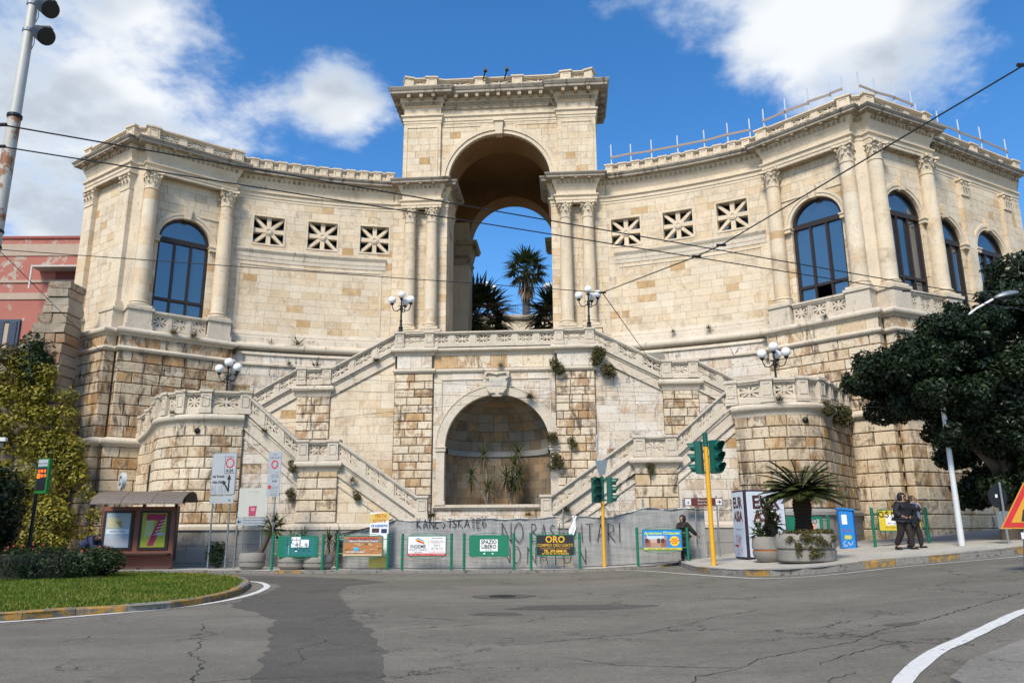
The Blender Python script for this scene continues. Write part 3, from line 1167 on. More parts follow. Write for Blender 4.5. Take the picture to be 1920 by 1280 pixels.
# upper storey of the arch
zu0, zu1 = Z_TOP - .02, uz(25.45)
Rr = 2.9 * KU
cz = uz(20.68)
full = Path([ul(-3.35, 2.1), ul(3.35, 2.1)])
opA = Opening(full.L / 2, Rr, zu0 - 9, cz)
zs = [zu0 + i * (zu1 - zu0) / 12 for i in range(13)]
ms.course_wall(full, zs, (.6, 1.0), ops=[opA], thick=.3)
for m in (-1, 1):
    pier = Path(U([(3.35, 1.9), (5.5, 1.9)], m), m < 0)
    ms.course_wall(pier, zs, (.5, .85), s0=0, ochre=.1)
    ret = Path(U([(3.35, 2.1), (3.35, 1.9)], m), m < 0)
    ms.course_wall(ret, zs, (.5, .8))
    side = Path(U([(5.5, 1.9), (5.5, 5.4)], m), m < 0)
    ms.course_wall(side, zs, (.7, 1.1))
    # raised frame of the pier panel
    mb = MB()
    z0, z1 = zu0 + .25, uz(24.1)
    for s0, s1, a, b in ((.16, .24, z0, z1), (pier.L - .24, pier.L - .16, z0, z1), (.24, pier.L - .24, z1 - .08, z1)):
        p = pier.at((s0 + s1) / 2, .015)
        mb.box((*p, (a + b) / 2), (s1 - s0, .05, b - a))
    part(mb, 'panel_moulding', M['st'], arch, base)
    mb = MB()
    for sx in ((.35, 1.9), (4.4, 6.1)):
        q0 = full.L / 2 + m * sx[0] if False else None
    part(mb.box((*full.at(full.L / 2 + m * 2.35, .012), uz(24.12)), (2.4, .05, .05)), 'frieze_fillet', M['st'], arch, base)
mb = MB()
up_core = [ul(-5.5, 13.2), ul(-5.5, 1.9), ul(-3.35, 1.9), ul(-3.35, 2.1)]
for m in (-1, 1):
    c = Path(U([(3.3, 2.1), (3.35, 1.9), (5.5, 1.9), (5.5, 5.4)], m), m < 0)
    mb.sweep(c.p, [(-.6, zu0), (-.05, zu0), (-.05, zu1 + .9), (-.6, zu1 + .9)], flip=m < 0)
part(mb, 'upper_core', M['joint'], arch, base)
# front and back arch rings (deep soffits)
for (yy0, yy1, nm, zc_, r_) in ((2.12, 4.4, 'front_soffit', cz, Rr), (11.3, 13.2, 'back_soffit', cz + .35, Rr)):
    mb = MB()
    v, f = [], []
    A, B = ul(0, yy0)[1], ul(0, yy1)[1]
    n = 28
    zt = uz(25.3)
    for i in range(n + 1):
        a = math.pi * i / n
        x, z = ax + r_ * math.cos(a), zc_ + r_ * math.sin(a)
        xo = ax + 5.4 * KU * math.cos(a) / max(abs(math.cos(a)), abs(math.sin(a)))
        zo = zc_ + (zt - zc_) * min(1.0, math.sin(a) / max(abs(math.cos(a)), abs(math.sin(a)), 1e-6))
        v += [(x, A + .2, z), (x, B, z), (xo, B, zo), (xo, A + .2, zo)]
    for i in range(n):
        for k in range(4):
            f.append((i * 4 + k, i * 4 + (k + 1) % 4, (i + 1) * 4 + (k + 1) % 4, (i + 1) * 4 + k))
    mb.add(v, f)
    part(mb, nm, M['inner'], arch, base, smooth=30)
mb = MB()
a, b = ul(-5.4, 4.4), ul(5.4, 11.4)
mb.bbox(a[0], b[0], a[1], b[1], uz(25.05), uz(25.3))
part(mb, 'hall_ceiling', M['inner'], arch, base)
mb = MB()
ring(mb, full.L / 2, cz, Rr, Rr + .22, -.3, .05, full, 36)
ring(mb, full.L / 2, cz, Rr + .22, Rr + .46, -.1, .12, full, 36)
part(mb, 'archivolt', M['st'], arch, base)
mb = MB()
P = lambda s_, o, z: (*full.at(full.L / 2 + s_, o), z)
zk = cz + Rr
mb.slab([P(-.2, .26, zk - .12), P(.2, .26, zk - .12), P(.26, .32, zk + .68), P(-.26, .32, zk + .68)], (0, .5, 0))
mb.box((*full.at(full.L / 2, .2), zk + .73), (.64, .4, .1))
part(mb, 'keystone', M['st'], arch, base)
upath = Path([ul(*p) for p in ((-5.5, 5.4), (-5.5, 1.9), (-3.35, 1.9), (-3.35, 2.1), (3.35, 2.1), (3.35, 1.9), (5.5, 1.9), (5.5, 5.4))])
z = uz
mb = MB().sweep(upath.p, [(-.3, z(24.3)), (.0, z(24.3)), (.03, z(24.32)), (.03, z(24.45)), (.07, z(24.47)), (.07, z(24.66)), (.16, z(24.74)), (.16, z(24.82)), (.0, z(24.84)), (.0, z(25.3)), (.10, z(25.36)), (.12, z(25.4)), (.12, z(25.55)), (.22, z(25.6)), (.25, z(25.85)), (-.3, z(25.85))])
part(mb, 'upper_entablature', M['st'], arch, base)
mb = MB().sweep(upath.p, [(-.3, z(25.85)), (.25, z(25.85)), (.74, z(25.9)), (.74, z(26.05)), (.78, z(26.07)), (.86, z(26.22)), (.86, z(26.27)), (-.3, z(26.3))])
part(mb, 'upper_cornice', M['corn_g'], arch, base)
mb = MB()
dentils(mb, upath, z(25.4), z(25.54), .11, .21, .1, .17)
tag(part(mb, 'dentil_course', M['corn'], arch, base), kind='stuff')
mb = MB()
dentils(mb, upath, z(25.66), z(25.9), .2, .68, .2, .6)
tag(part(mb, 'modillion_course', M['corn'], arch, base), kind='stuff')
mb = MB()
a, b = ul(-5.4, 2.0), ul(5.4, 5.4)
mb.bbox(a[0], b[0], a[1], b[1], z(25.2), z(26.32))
part(mb, 'roof_slab', M['corn'], arch, base)
zb = z(26.3)
bp = [(-5.25, 5.2), (-5.25, 1.75), (-3.9, 1.75), (-3.2, 2.0), (-1.07, 2.0), (1.07, 2.0), (3.2, 2.0), (3.9, 1.75), (5.25, 1.75), (5.25, 5.2)]
balustrade(arch, base, [(*ul(*p), zb) for p in bp], .78, .62, 1.9, .26, M['st'], piers=[1, 1, 1, 0, 1, 1, 0, 1, 1, 1])
# two floodlights on the parapet
for xx in (-.9, .35):
    mb = MB()
    x, y = ul(xx, 1.72)
    mb.tube([(x, y, zb + .55), (x + .12, y - .2, zb + .85), (x + .16, y - .28, zb + 1.0)], .045, 6)
    mb.box((x + .18, y - .32, zb + 1.02), (.2, .24, .16))
    part(mb, 'parapet_floodlight', M['iron'], arch, base)
ms.flush()

# ================================================================== curved walls, pavilions
DT, NTW = (.744, -.668), (-.668, -.744)
CT = (15.34, -2.69)
D2, N2 = (.864, .503), (.503, -.864)


def tp(s_, o=0.0):
    return (CT[0] + DT[0] * s_ + NTW[0] * o, CT[1] + DT[1] * s_ + NTW[1] * o)


CS = (19.62, -3.2)


def sp(s_, o=0.0):
    return (CS[0] + D2[0] * s_ + N2[0] * o, CS[1] + D2[1] * s_ + N2[1] * o)


WING = arc_pts((5.95, 1.95), (13.98, -.92), .30, 16)
SIDE = {-1: 'left', 1: 'right'}
for m in (-1, 1):
    fl = m < 0
    # ---------------- curved wall
    base = (*ul(m * 9.6, .8), Z_FLOOR - 4)
    nm = 'left' if m < 0 else 'right'
    wall = mthing('curved_wall', base, ('curved cream ashlar wall with three star windows, left of the great arch' if m < 0 else 'curved cream ashlar wall with three star windows and roof poles, right of the great arch'), 'wall')
    ms = Masonry(wall, base, M['st_o'], M['st_a'])
    wp = Path(U(WING, m), fl, True)
    z0, z1 = uz(11.62), ZCT
    ops = []
    cents = []
    for xr in (6.93, 9.63, 12.25):
        # arc length where the design x is reached
        best = min((abs(((wp.at(i * wp.L / 400)[0] + .18) / KU) * m - xr), i * wp.L / 400) for i in range(401))[1]
        cents.append(best)
        ops.append(Opening(best, .83, uz(16.44), 0, flat=uz(17.98)))
    zs = [z0 + i * (z1 - z0) / 19 for i in range(20)]
    ms.course_wall(wp, zs, (.6, 1.05), joint=.009, ops=ops, thick=.25, ochre=.09)
    # core is pierced by using two bands above and below the windows plus fillers
    mb = MB()
    f_ = fl
    for a, b in ((uz(6.0), uz(16.40)), (uz(18.02), Z_TOP)):
        mb.sweep(wp.p, [(-.7, a), (-.06, a), (-.06, b), (-.7, b)], flip=f_)
    edges = [0.0]
    for c in cents:
        edges += [c - .87, c + .87]
    edges.append(wp.L)
    for k in range(0, len(edges), 2):
        a, b = edges[k], edges[k + 1]
        if b - a > .05:
            n = max(2, int((b - a) / .4))
            mb.sweep([wp.at(a + (b - a) * i / n) for i in range(n + 1)], [(-.7, uz(16.40)), (-.06, uz(16.40)), (-.06, uz(18.02)), (-.7, uz(18.02))], flip=f_)
    part(mb, 'wall_core', M['joint'], wall, base)
    # star windows: square frame with eight stone rays and a ringed boss
    for c in cents:
        sw = empty('star_window', (0, 0, 0), 0, wall)
        cz_ = uz(17.21)
        hz = (uz(17.98) - uz(16.44)) / 2
        P = lambda s_, o, zz: Vector((*wp.at(c + s_, o), zz))
        mb = MB()
        for s0, s1, a, b in ((-.9, .9, hz, hz + .09), (-.9, .9, -hz - .09, -hz), (-.92, -.82, -hz, hz), (.82, .92, -hz, hz)):
            mb.slab([P(s0, .03, cz_ + a), P(s1, .03, cz_ + a), P(s1, .03, cz_ + b), P(s0, .03, cz_ + b)], tuple(P(0, -.55, 0) - P(0, 0, 0)))
        part(mb, 'frame', M['st'], sw, base)
        for k in range(8):
            a = k * math.pi / 4
            L = 1.14 if k % 2 else .84
            ca, sa = math.cos(a), math.sin(a)
            if k % 2:
                ca, sa = (.83 if ca > 0 else -.83), (hz if sa > 0 else -hz)
                L = 1.0
            mb = MB()
            w = .11
            ll = math.hypot(ca, sa)
            nx, nz = -sa / ll * w, ca / ll * w
            q = [(.1 * ca / ll + nx, .1 * sa / ll + nz), (ca * L + nx * 1.15, sa * L * (hz / .83 if not k % 2 else 1) + nz * 1.15), (ca * L - nx * 1.15, sa * L * (hz / .83 if not k % 2 else 1) - nz * 1.15), (.1 * ca / ll - nx, .1 * sa / ll - nz)]
            q = [(max(-.83, min(.83, a_)), max(-hz, min(hz, b_))) for a_, b_ in q]
            e = .004 * k
            mb.slab([P(a_, -.10 - e, cz_ + b_) for a_, b_ in q], tuple(P(0, -.3, 0) - P(0, 0, 0)))
            part(mb, 'ray', M['st'], sw, base)
        mb = MB()
        mb.slab([P(.22 * math.cos(t), -.06, cz_ + .22 * math.sin(t)) for t in [i * math.pi / 8 for i in range(16)]], tuple(P(0, -.3, 0) - P(0, 0, 0)))
        for i in range(16):
            t, t2 = i * math.pi / 8, (i + 1) * math.pi / 8
            mb.slab([P(.10 * math.cos(t), -.03, cz_ + .10 * math.sin(t)), P(.15 * math.cos(t), -.03, cz_ + .15 * math.sin(t)), P(.15 * math.cos(t2), -.03, cz_ + .15 * math.sin(t2)), P(.10 * math.cos(t2), -.03, cz_ + .10 * math.sin(t2))], tuple(P(0, -.05, 0) - P(0, 0, 0)))
        part(mb, 'boss', M['st'], sw, base)
        mb = MB()
        mb.add([tuple(P(-.95, -.72, cz_ - 1)), tuple(P(.95, -.72, cz_ - 1)), tuple(P(.95, -.72, cz_ + 1)), tuple(P(-.95, -.72, cz_ + 1))], [(0, 1, 2, 3)])
        part(mb, 'pane', M['glass'], sw, base)
    entablature(wall, base, wp)
    # string band with the panel below
    sub = [wp.at(.35 + (wp.L - .7) * i / 16) for i in range(17)]
    mb = MB().sweep(sub, [(-.05, uz(15.42)), (.03, uz(15.42)), (.03, uz(15.62)), (.05, uz(15.64)), (.05, uz(15.85)), (.13, uz(15.98)), (.15, uz(16.02)), (.15, uz(16.08)), (-.05, uz(16.12))], flip=fl)
    part(mb, 'string_course', M['wh'], wall, base)
    sub2 = [wp.at(.6 + (wp.L - 1.2) * i / 16) for i in range(17)]
    mb = MB().sweep(sub2, [(-.05, uz(15.2)), (.035, uz(15.2)), (.035, uz(15.27)), (-.05, uz(15.27))], flip=fl)
    for q in (.6, wp.L - .6):
        mb.box((*wp.at(q, .01), (uz(11.7) + uz(15.27)) / 2), (.1, .05, uz(15.27) - uz(11.7)), wp.ang(q))
    part(mb, 'panel_moulding', M['st'], wall, base)
    # plinth ledges, torus
    mb = MB().sweep(wp.p, [(-.05, uz(11.3)), (.16, uz(11.3)), (.16, uz(11.42)), (.12, uz(11.46)), (.06, uz(11.6)), (-.05, uz(11.64))], flip=fl)
    mb.sweep(wp.p, [(-.05, uz(10.95)), (.30, uz(10.95)), (.26, uz(11.24)), (.22, uz(11.3)), (-.05, uz(11.3))], flip=fl)
    part(mb, 'plinth_ledge', M['wh'], wall, base)
    mb = MB().sweep(wp.p, [(-.05, uz(10.45))] + [(.44 + .14 * math.cos(t), uz(10.72) + .17 * math.sin(t)) for t in [-math.pi / 2 + math.pi * i / 6 for i in range(7)]] + [(.3, uz(10.96)), (-.05, uz(10.96))], flip=fl)
    part(mb, 'torus', M['wh'], wall, base, smooth=35)
    mb = MB().sweep(wp.p, [(-.05, uz(10.3)), (.43, uz(10.3)), (.40, uz(10.45)), (-.05, uz(10.45))], flip=fl)
    mb.sweep(wp.p, [(-.05, uz(9.70)), (.40, uz(9.70)), (.46, uz(9.75)), (.46, uz(9.84)), (.38, uz(9.9)), (-.05, uz(9.9))], flip=fl)
    part(mb, 'base_string', M['wh'], wall, base)
    msb = Masonry(wall, base, M['wh_o'], M['wh_a'], 'base_stone', 140)
    bpth = Path(wp.off(.34), fl, True)
    msb.course_wall(bpth, [uz(9.9), uz(10.3)], (.8, 1.3), joint=.012)
    zz = [uz(6.2) + i * (uz(9.7) - uz(6.2)) / 7 for i in range(8)]
    msb.course_wall(bpth, zz, (.8, 1.4), joint=.014, thick=.3)
    msb.flush()
    mb = MB().sweep(wp.p, [(-.5, uz(5.2)), (.31, uz(5.2)), (.31, uz(9.72)), (-.5, uz(9.72))], flip=fl)
    part(mb, 'base_core', M['joint'], wall, base)
    n = 11
    balustrade(wall, base, [(*wp.at(.25 + (wp.L - .45) * i / n, -.02), Z_TOP) for i in range(n + 1)], .70, .42, 1.2, .22, M['st'])
    ms.flush()

    # ---------------- corner pavilion
    base = (*ul(m * 16.6, -2.0), 0.0)
    pav = mthing('corner_pavilion', base, ('stone corner pavilion with one tall arched window beside the pink house' if m < 0 else 'stone corner pavilion with a row of tall arched windows above the dark tree'), 'pavilion')
    ms = Masonry(pav, base, M['st_o'], M['st_a'])
    msb = Masonry(pav, base, M['hv_o'] if m < 0 else M['rs_o'], M['hv_a'] if m < 0 else M['rs_a'], 'base_stone', 300)
    T0, T1 = tp(-2.2), tp(2.2)
    S0, S1 = sp(-2.15), sp(2.15)
    line = [tp(-2.2, -.6), T0, T1, tp(2.2, -.34), sp(-2.15, -.34), S0, S1]
    EXD = (.835, .55)
    if m > 0:
        e0 = E0 = sp(2.15, -.8)
        line += [e0, (e0[0] + EXD[0] * 9, e0[1] + EXD[1] * 9)]
    else:
        line += [sp(2.15, -3.5)]
    lp = Path(U(line, m), fl)
    entablature(pav, base, lp)
    # wall behind the columns, front
    fw = Path(U([tp(-2.2, -.42), tp(2.2, -.42)], m), fl)
    opw = Opening(fw.L / 2, 1.24 * KU, uz(11.62), uz(15.78))
    z0, z1 = uz(10.9), ZCT
    zs = [z0 + i * (z1 - z0) / 20 for i in range(21)]
    ms.course_wall(fw, zs, (.5, .9), ops=[opw], thick=.5)
    wall_arch_trim(pav, base, fw, opw, .28)
    arched_window(pav, base, fw, opw, .24, open_leaf=m > 0)
    mb = MB().box((*fw.at(fw.L / 2 - 1.55, .01), uz(17.28)), (1.9, .08, .06), fw.ang(1))
    mb.box((*fw.at(fw.L / 2 + 1.55, .01), uz(17.28)), (1.9, .08, .06), fw.ang(1))
    part(mb, 'wall_fillet', M['st'], pav, base)
    for sx in (-1.85, 1.85):
        x, y = ul(m * tp(sx, -.12)[0], tp(sx, -.12)[1])
        column(pav, base, x, y, ZCB, ZCT, .385, uz(18.9) - uz(17.98), fw.ang(1))
        mb = MB()
        mb.box((x, y, (Z_TOR + ZCB) / 2), (1.12, 1.12, ZCB - Z_TOR), fw.ang(1))
        mb.box((x, y, Z_TOR + .12), (1.24, 1.24, .3), fw.ang(1))
        mb.box((x, y, ZCB - .07), (1.26, 1.26, .139), fw.ang(1))
        part(mb, 'pedestal', M['wh'], pav, base)
    # architrave soffit over the recess
    mb = MB()
    q = U([tp(-2.2, 0), tp(2.2, 0), tp(2.2, -.6), tp(-2.2, -.6)], m)
    mb.prism(q, ZCT - .01, ZCT + .35)
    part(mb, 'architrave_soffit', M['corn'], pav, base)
    a, b = tp(-1.25, .1), tp(1.25, .1)
    balustrade(pav, base, [(*ul(m * a[0], a[1]), Z_TOR + .02), (*ul(m * b[0], b[1]), Z_TOR + .02)], ZCB - Z_TOR - .08, .3, .8, .2, M['wh'], name='sill_balustrade', piers=[0, 0])
    # corner pier between the two faces
    q = U([tp(2.2, -.3), tp(1.9, -.3), tp(1.2, -1.5), sp(-1.2, -1.5), sp(-1.85, -.3), sp(-2.15, -.3)], m)
    mb = MB().prism(q, uz(9), Z_TOP)
    part(mb, 'corner_pier', M['st'], pav, base)
    # side face
    sw_ = Path(U([sp(-2.15, -.32), sp(2.15, -.32)], m), fl)
    if m > 0:
        ops_ = [Opening(sw_.L / 2, 1.22 * KU, uz(11.62), uz(15.78))]
        ms.course_wall(sw_, zs, (.5, .9), ops=ops_, thick=.5)
        wall_arch_trim(pav, base, sw_, ops_[0], .22)
        arched_window(pav, base, sw_, ops_[0], .18)
        for sx in (-1.78, 1.78):
            q = sp(sx, -.12)
            x, y = ul(q[0], q[1])
            column(pav, base, x, y, ZCB, ZCT, .385, uz(18.9) - uz(17.98), sw_.ang(1))
            mb = MB()
            mb.box((x, y, (Z_TOR + ZCB) / 2), (1.12, 1.12, ZCB - Z_TOR), sw_.ang(1))
            mb.box((x, y, Z_TOR + .12), (1.24, 1.24, .3), sw_.ang(1))
            mb.box((x, y, ZCB - .07), (1.26, 1.26, .139), sw_.ang(1))
            part(mb, 'pedestal', M['wh'], pav, base)
        a, b = sp(-1.2, .1), sp(1.2, .1)
        balustrade(pav, base, [(*ul(*a), Z_TOR + .02), (*ul(*b), Z_TOR + .02)], ZCB - Z_TOR - .08, .3, .8, .2, M['wh'], name='sill_balustrade', piers=[0, 0])
        mb = MB()
        mb.prism(U([sp(-2.15, 0), sp(2.15, 0), sp(2.15, -.6), sp(-2.15, -.6)], m), ZCT - .01, ZCT + .35)
        part(mb, 'architrave_soffit', M['corn'], pav, base)
        # long side wing with pilasters and more windows
        ew = Path(U([(e0[0] - .05 * EXD[0], e0[1] - .05 * EXD[1]), (e0[0] + EXD[0] * 9, e0[1] + EXD[1] * 9)], m), fl)
        ops_ = [Opening(c, 1.22 * KU, uz(11.62), uz(15.3)) for c in (1.8, 5.75)]
        for o_, (a, b) in zip(ops_, ((0, 3.75), (3.75, ew.L))):
            ms.course_wall(ew, zs, (.5, .9), ops=[o_], thick=.5, s0=a, s1=b)
            wall_arch_trim(pav, base, ew, o_, .2)
            arched_window(pav, base, ew, o_, .16)
        for c in (3.75, 7.75):
            x, y = ew.at(c, .06)
            pilaster(pav, base, x, y, ZCB, ZCT, .72, .26, uz(18.9) - uz(17.98), ew.ang(c))
    else:
        ms.course_wall(sw_, zs, (.6, 1.0), thick=.4)
        sb = Path(U([sp(2.15, -.1), sp(2.15, -3.5)], m), fl)
        ms.course_wall(sb, zs, (.6, 1.0), thick=.4)
        for sx in (-1.72, 1.72):
            q = sp(sx, -.27)
            x, y = ul(m * q[0], q[1])
            pilaster(pav, base, x, y, ZCB, ZCT, .9, .42, uz(18.9) - uz(17.98), sw_.ang(1))
            mb = MB().box((x, y, (Z_TOR + ZCB) / 2), (1.3, .8, ZCB - Z_TOR), sw_.ang(1))
            mb.box((x, y, ZCB - .07), (1.4, .9, .139), sw_.ang(1))
            part(mb, 'pedestal', M['wh'], pav, base)
        mb = MB()
        mb.prism(U([sp(-2.15, 0), sp(2.15, 0), sp(2.15, -.6), sp(-2.15, -.6)], m), ZCT - .01, ZCT + .35)
        part(mb, 'architrave_soffit', M['corn'], pav, base)
    # core, roof
    mb = MB()
    inner = U([tp(-2.2, -1.05), tp(2.0, -1.05), sp(-1.9, -1.02), sp(2.1, -1.02), (sp(2.1)[0] - 1.5, 6.0), (10.5, 6.0), (11, 1.5)], m)
    mb.prism(inner, uz(18.95), uz(20.45))
    part(mb, 'roof_block', M['corn'], pav, base)
    # balustrade on the roof
    rb = [tp(-2.1, -.05), tp(2.1, -.05), sp(-2.0, -.05), sp(2.05, -.05)]
    rb = [(*ul(m * p[0], p[1]), Z_TOP) for p in rb]
    if m > 0:
        e1 = (e0[0] + EXD[0] * 1.0, e0[1] + EXD[1] * 1.0)
        rb += [(*ul(*e1), Z_TOP), (*ul(e0[0] + EXD[0] * 5, e0[1] + EXD[1] * 5), Z_TOP), (*ul(e0[0] + EXD[0] * 9, e0[1] + EXD[1] * 9), Z_TOP)]
    balustrade(pav, base, rb, .78, .6, 1.35, .24, M['st'])
    # rusticated base: torus, string, courses
    OB = .46
    bl = [tp(-2.2, -.75), tp(-2.2, 0), tp(2.2, 0), tp(2.2, -.30), sp(-2.15, -.30), sp(-2.15, 0), sp(2.15, 0)]
    bl += [sp(2.15, -.8), (e0[0] + EXD[0] * 9, e0[1] + EXD[1] * 9)] if m > 0 else [sp(2.15, -5.0)]
    bpth = Path(U(bl, m), fl)
    tor = [(-.1, Z_TOR - .36), (OB - .02, Z_TOR - .36), (OB, Z_TOR - .28)] + [(OB + .02 + .14 * math.cos(t), Z_TOR - .12 + .15 * math.sin(t)) for t in [-math.pi / 2 + math.pi * i / 6 for i in range(7)]] + [(-.1, Z_TOR + .03)]
    part(MB().sweep(bpth.p, tor, flip=fl), 'torus', M['wh'], pav, base, smooth=35)
    part(MB().sweep(bpth.p, [(-.1, Z_STR - .12), (OB, Z_STR - .12)] + [(OB + .02 + .07 * math.cos(t), Z_STR + .08 * math.sin(t)) for t in [-math.pi / 2 + math.pi * i / 4 for i in range(5)]] + [(OB - .02, Z_STR + .12), (-.1, Z_STR + .12)], flip=fl), 'base_string', M['wh'], pav, base, smooth=35)
    off = bpth.off(OB - .06)
    zlow = 6.35 if m > 0 else 5.55
    nz = 7 if m > 0 else 8
    for i in range(len(off) - 1):
        sg = Path([off[i], off[i + 1]], fl)
        if sg.L < .12:
            continue
        msb.course_wall(sg, [Z_STR + .12, Z_TOR - .36], (.9, 1.5), thick=.3, joint=.012)
        zz = [zlow + .35 + k * (Z_STR - .12 - zlow - .35) / nz for k in range(nz + 1)]
        msb.course_wall(sg, zz, (.9, 1.5), joint=.035, cham=.03, thick=.3)
    part(MB().sweep(bpth.p, [(-.6, -1.0), (OB - .14, -1.0), (OB - .14, Z_TOR), (-.6, Z_TOR)], flip=fl), 'base_core', M['joint'], pav, base)
    # lower storey below the second torus
    OB2 = OB + .18
    t2 = [(-.1, zlow - .12), (OB2 - .02, zlow - .12)] + [(OB2 + .02 + .13 * math.cos(t), zlow + .1 + .15 * math.sin(t)) for t in [-math.pi / 2 + math.pi * i / 6 for i in range(7)]] + [(OB - .02, zlow + .34), (-.1, zlow + .34)]
    part(MB().sweep(bpth.p, t2, flip=fl), 'lower_torus', M['wh'], pav, base, smooth=35)
    off = bpth.off(OB2 - .06)
    n = 11
    for i in range(len(off) - 1):
        sg = Path([off[i], off[i + 1]], fl)
        if sg.L < .12 or i < 1:
            continue
        msb.course_wall(sg, [-.3 + k * (zlow - .12 + .3) / n for k in range(n + 1)], (.9, 1.5), joint=.035, cham=.03, thick=.34)
    part(MB().sweep(bpth.p, [(-.6, -1.0), (OB2 - .16, -1.0), (OB2 - .16, zlow), (-.6, zlow)], flip=fl), 'lower_core', M['joint'], pav, base)
    ms.flush()
    msb.flush()
# ================================================================== terrace wall with the niche
base = (0.15, -.8, 0.0)
ter = mthing('terrace_wall', base, 'terrace wall with a deep round-headed niche and balustrade below the great arch', 'wall')
ms = Masonry(ter, base, M['rs_o'], M['rs_a'])
msw = Masonry(ter, base, M['wh_o'], M['wh_a'], 'panel_stone', 120)
XC, RN, ZS, ZN0 = 0.15, 2.55, 5.42, 2.70
YP, YC = -.88, -.72
for m in (-1, 1):
    pp = Path([(m * 3.02, YP), (m * 4.92, YP)], m < 0)
    n = 23
    ms.course_wall(pp, [0.0 + i * 9.05 / n for i in range(n + 1)], (.62, 1.0), joint=.034, cham=.028, thick=.3)
    rt = Path([(m * 4.92, YP), (m * 4.92, .6)], m < 0)
    ms.course_wall(rt, [0.0 + i * 9.05 / n for i in range(n + 1)], (.62, 1.0), joint=.03, cham=.028, thick=.3)
    part(MB().bbox(*sorted((m * 3.05, m * 4.86)), YP + .06, 1.5, 0, 9.1), 'pilaster_core', M['joint'], ter, base)
    fr = Path([(m * 3.1, YP + .0), (m * 4.84, YP + .0)], m < 0)
    msw.course_wall(fr, [9.32, 10.0], (.5, .9), thick=.2)
cp = Path([(-3.0, YC), (3.0, YC)])
opn = Opening(3.0 + XC, RN, ZN0, ZS)
msw.course_wall(cp, [0.2, .7, 1.2, 1.7, 2.2, 2.70, 3.24, 3.79, 4.33, 4.88, 5.42, 5.97, 6.5, 7.04, 7.58, 8.12, 8.6, 9.1], (.7, 1.2), ops=[opn], thick=.35, joint=.008)
ms2 = Masonry(ter, base, M['rs_o'], M['rs_a'], 'frieze_stone', 40)
ms2.course_wall(cp, [9.32, 10.0], (.7, 1.3), thick=.25, ochre=.3, joint=.01)
ms2.flush()
mb = MB()
for x0, x1, z0, z1 in ((-3.0, XC - RN - .02, 0, 9.3), (XC + RN + .02, 3.0, 0, 9.3), (XC - RN - .02, XC + RN + .02, 0, ZN0 - .02)):
    mb.bbox(x0, x1, YC + .12, YC + .5, z0, z1)
# spandrel core around the arch head
v, f = [], []
n = 24
for i in range(n + 1):
    a = math.pi * i / n
    x, zz = XC + (RN + .03) * math.cos(a), ZS + (RN + .03) * math.sin(a)
    v += [(x, YC + .13, zz), (x, YC + .13, 10.2)]
for i in range(n):
    f.append((2 * i, 2 * i + 1, 2 * i + 3, 2 * i + 2))
mb.add(v, f)
part(mb, 'core', M['joint'], ter, base)
part(MB().bbox(-4.8, 4.8, YC + .14, 1.0, 9.0, 10.28), 'frieze_core', M['wh'], ter, base)
tpath = [(-4.92, 2.4), (-4.92, YP), (-3.02, YP), (-3.02, YC), (3.02, YC), (3.02, YP), (4.92, YP), (4.92, 2.4)]
part(MB().sweep(tpath, [(-.1, 9.06), (.02, 9.06), (.05, 9.1)] + [(.06 + .07 * math.cos(t), 9.2 + .09 * math.sin(t)) for t in [-math.pi / 2 + math.pi * i / 4 for i in range(5)]] + [(-.1, 9.31)]), 'string_course', M['wh'], ter, base, smooth=35)
part(MB().sweep(tpath, [(-.1, 9.96), (.03, 9.96), (.06, 10.02), (.08, 10.1)] + [(.1 + .15 * math.cos(t), 10.23 + .13 * math.sin(t)) for t in [-math.pi / 2 + math.pi * i / 6 for i in range(7)]] + [(-.1, 10.37)]), 'torus_cornice', M['wh'], ter, base, smooth=35)
# archivolt and jamb pilasters of the niche
mb = MB()
ring(mb, 3.0 + XC, ZS, RN, RN + .42, -.3, .06, cp, 36)
ring(mb, 3.0 + XC, ZS, RN + .42, RN + .47, -.05, .09, cp, 36)
part(mb, 'archivolt', M['wh'], ter, base)
for sd in (-1, 1):
    mb = MB()
    x = XC + sd * (RN + .2)
    mb.box((x, YC - .03, (ZN0 + ZS - .2) / 2), (.4, .3, ZS - .2 - ZN0 + .0))
    mb.box((x, YC - .05, (ZN0 + ZS - .2) / 2), (.4, .2, ZS - .2 - ZN0))
    mb.v = mb.v[8:]
    mb.f = [tuple(i for i in q) for q in mb.f[:6]]
    mb.t, mb.m = mb.t[:6], mb.m[:6]
    mb.v = [(a, b, ZN0 + .0 + (c - (ZN0 + ZS - .2) / 2) + (ZS - .2 - ZN0) / 2) for a, b, c in mb.v]
    mb.box((x, YC - .06, ZS - .12), (.5, .3, .16))
    mb.box((x, YC - .07, ZS - .02), (.56, .36, .05))
    mb.box((x, YC - .07, ZN0 + .08), (.5, .28, .2))
    part(mb, 'jamb_pilaster', M['wh'], ter, base)
mb = MB()
mb.bbox(-2.95, 3.3, YC - .17, YC + .4, ZN0 - .14, ZN0)
mb.bbox(-2.9, 3.25, YC - .1, YC + .4, ZN0 - .22, ZN0 - .14)
part(mb, 'niche_sill', M['wh'], ter, base)
# the spandrel panel fillets
mb = MB()
for (x0, x1, zz) in ((-2.6, -.55, 8.72), (.85, 2.75, 8.72)):
    mb.bbox(x0, x1, YC - .05, YC + .1, zz, zz + .05)
for x in (-2.62, 2.72):
    mb.bbox(x, x + .05, YC - .05, YC + .1, 5.6, 8.72)
part(mb, 'panel_moulding', M['wh'], ter, base)
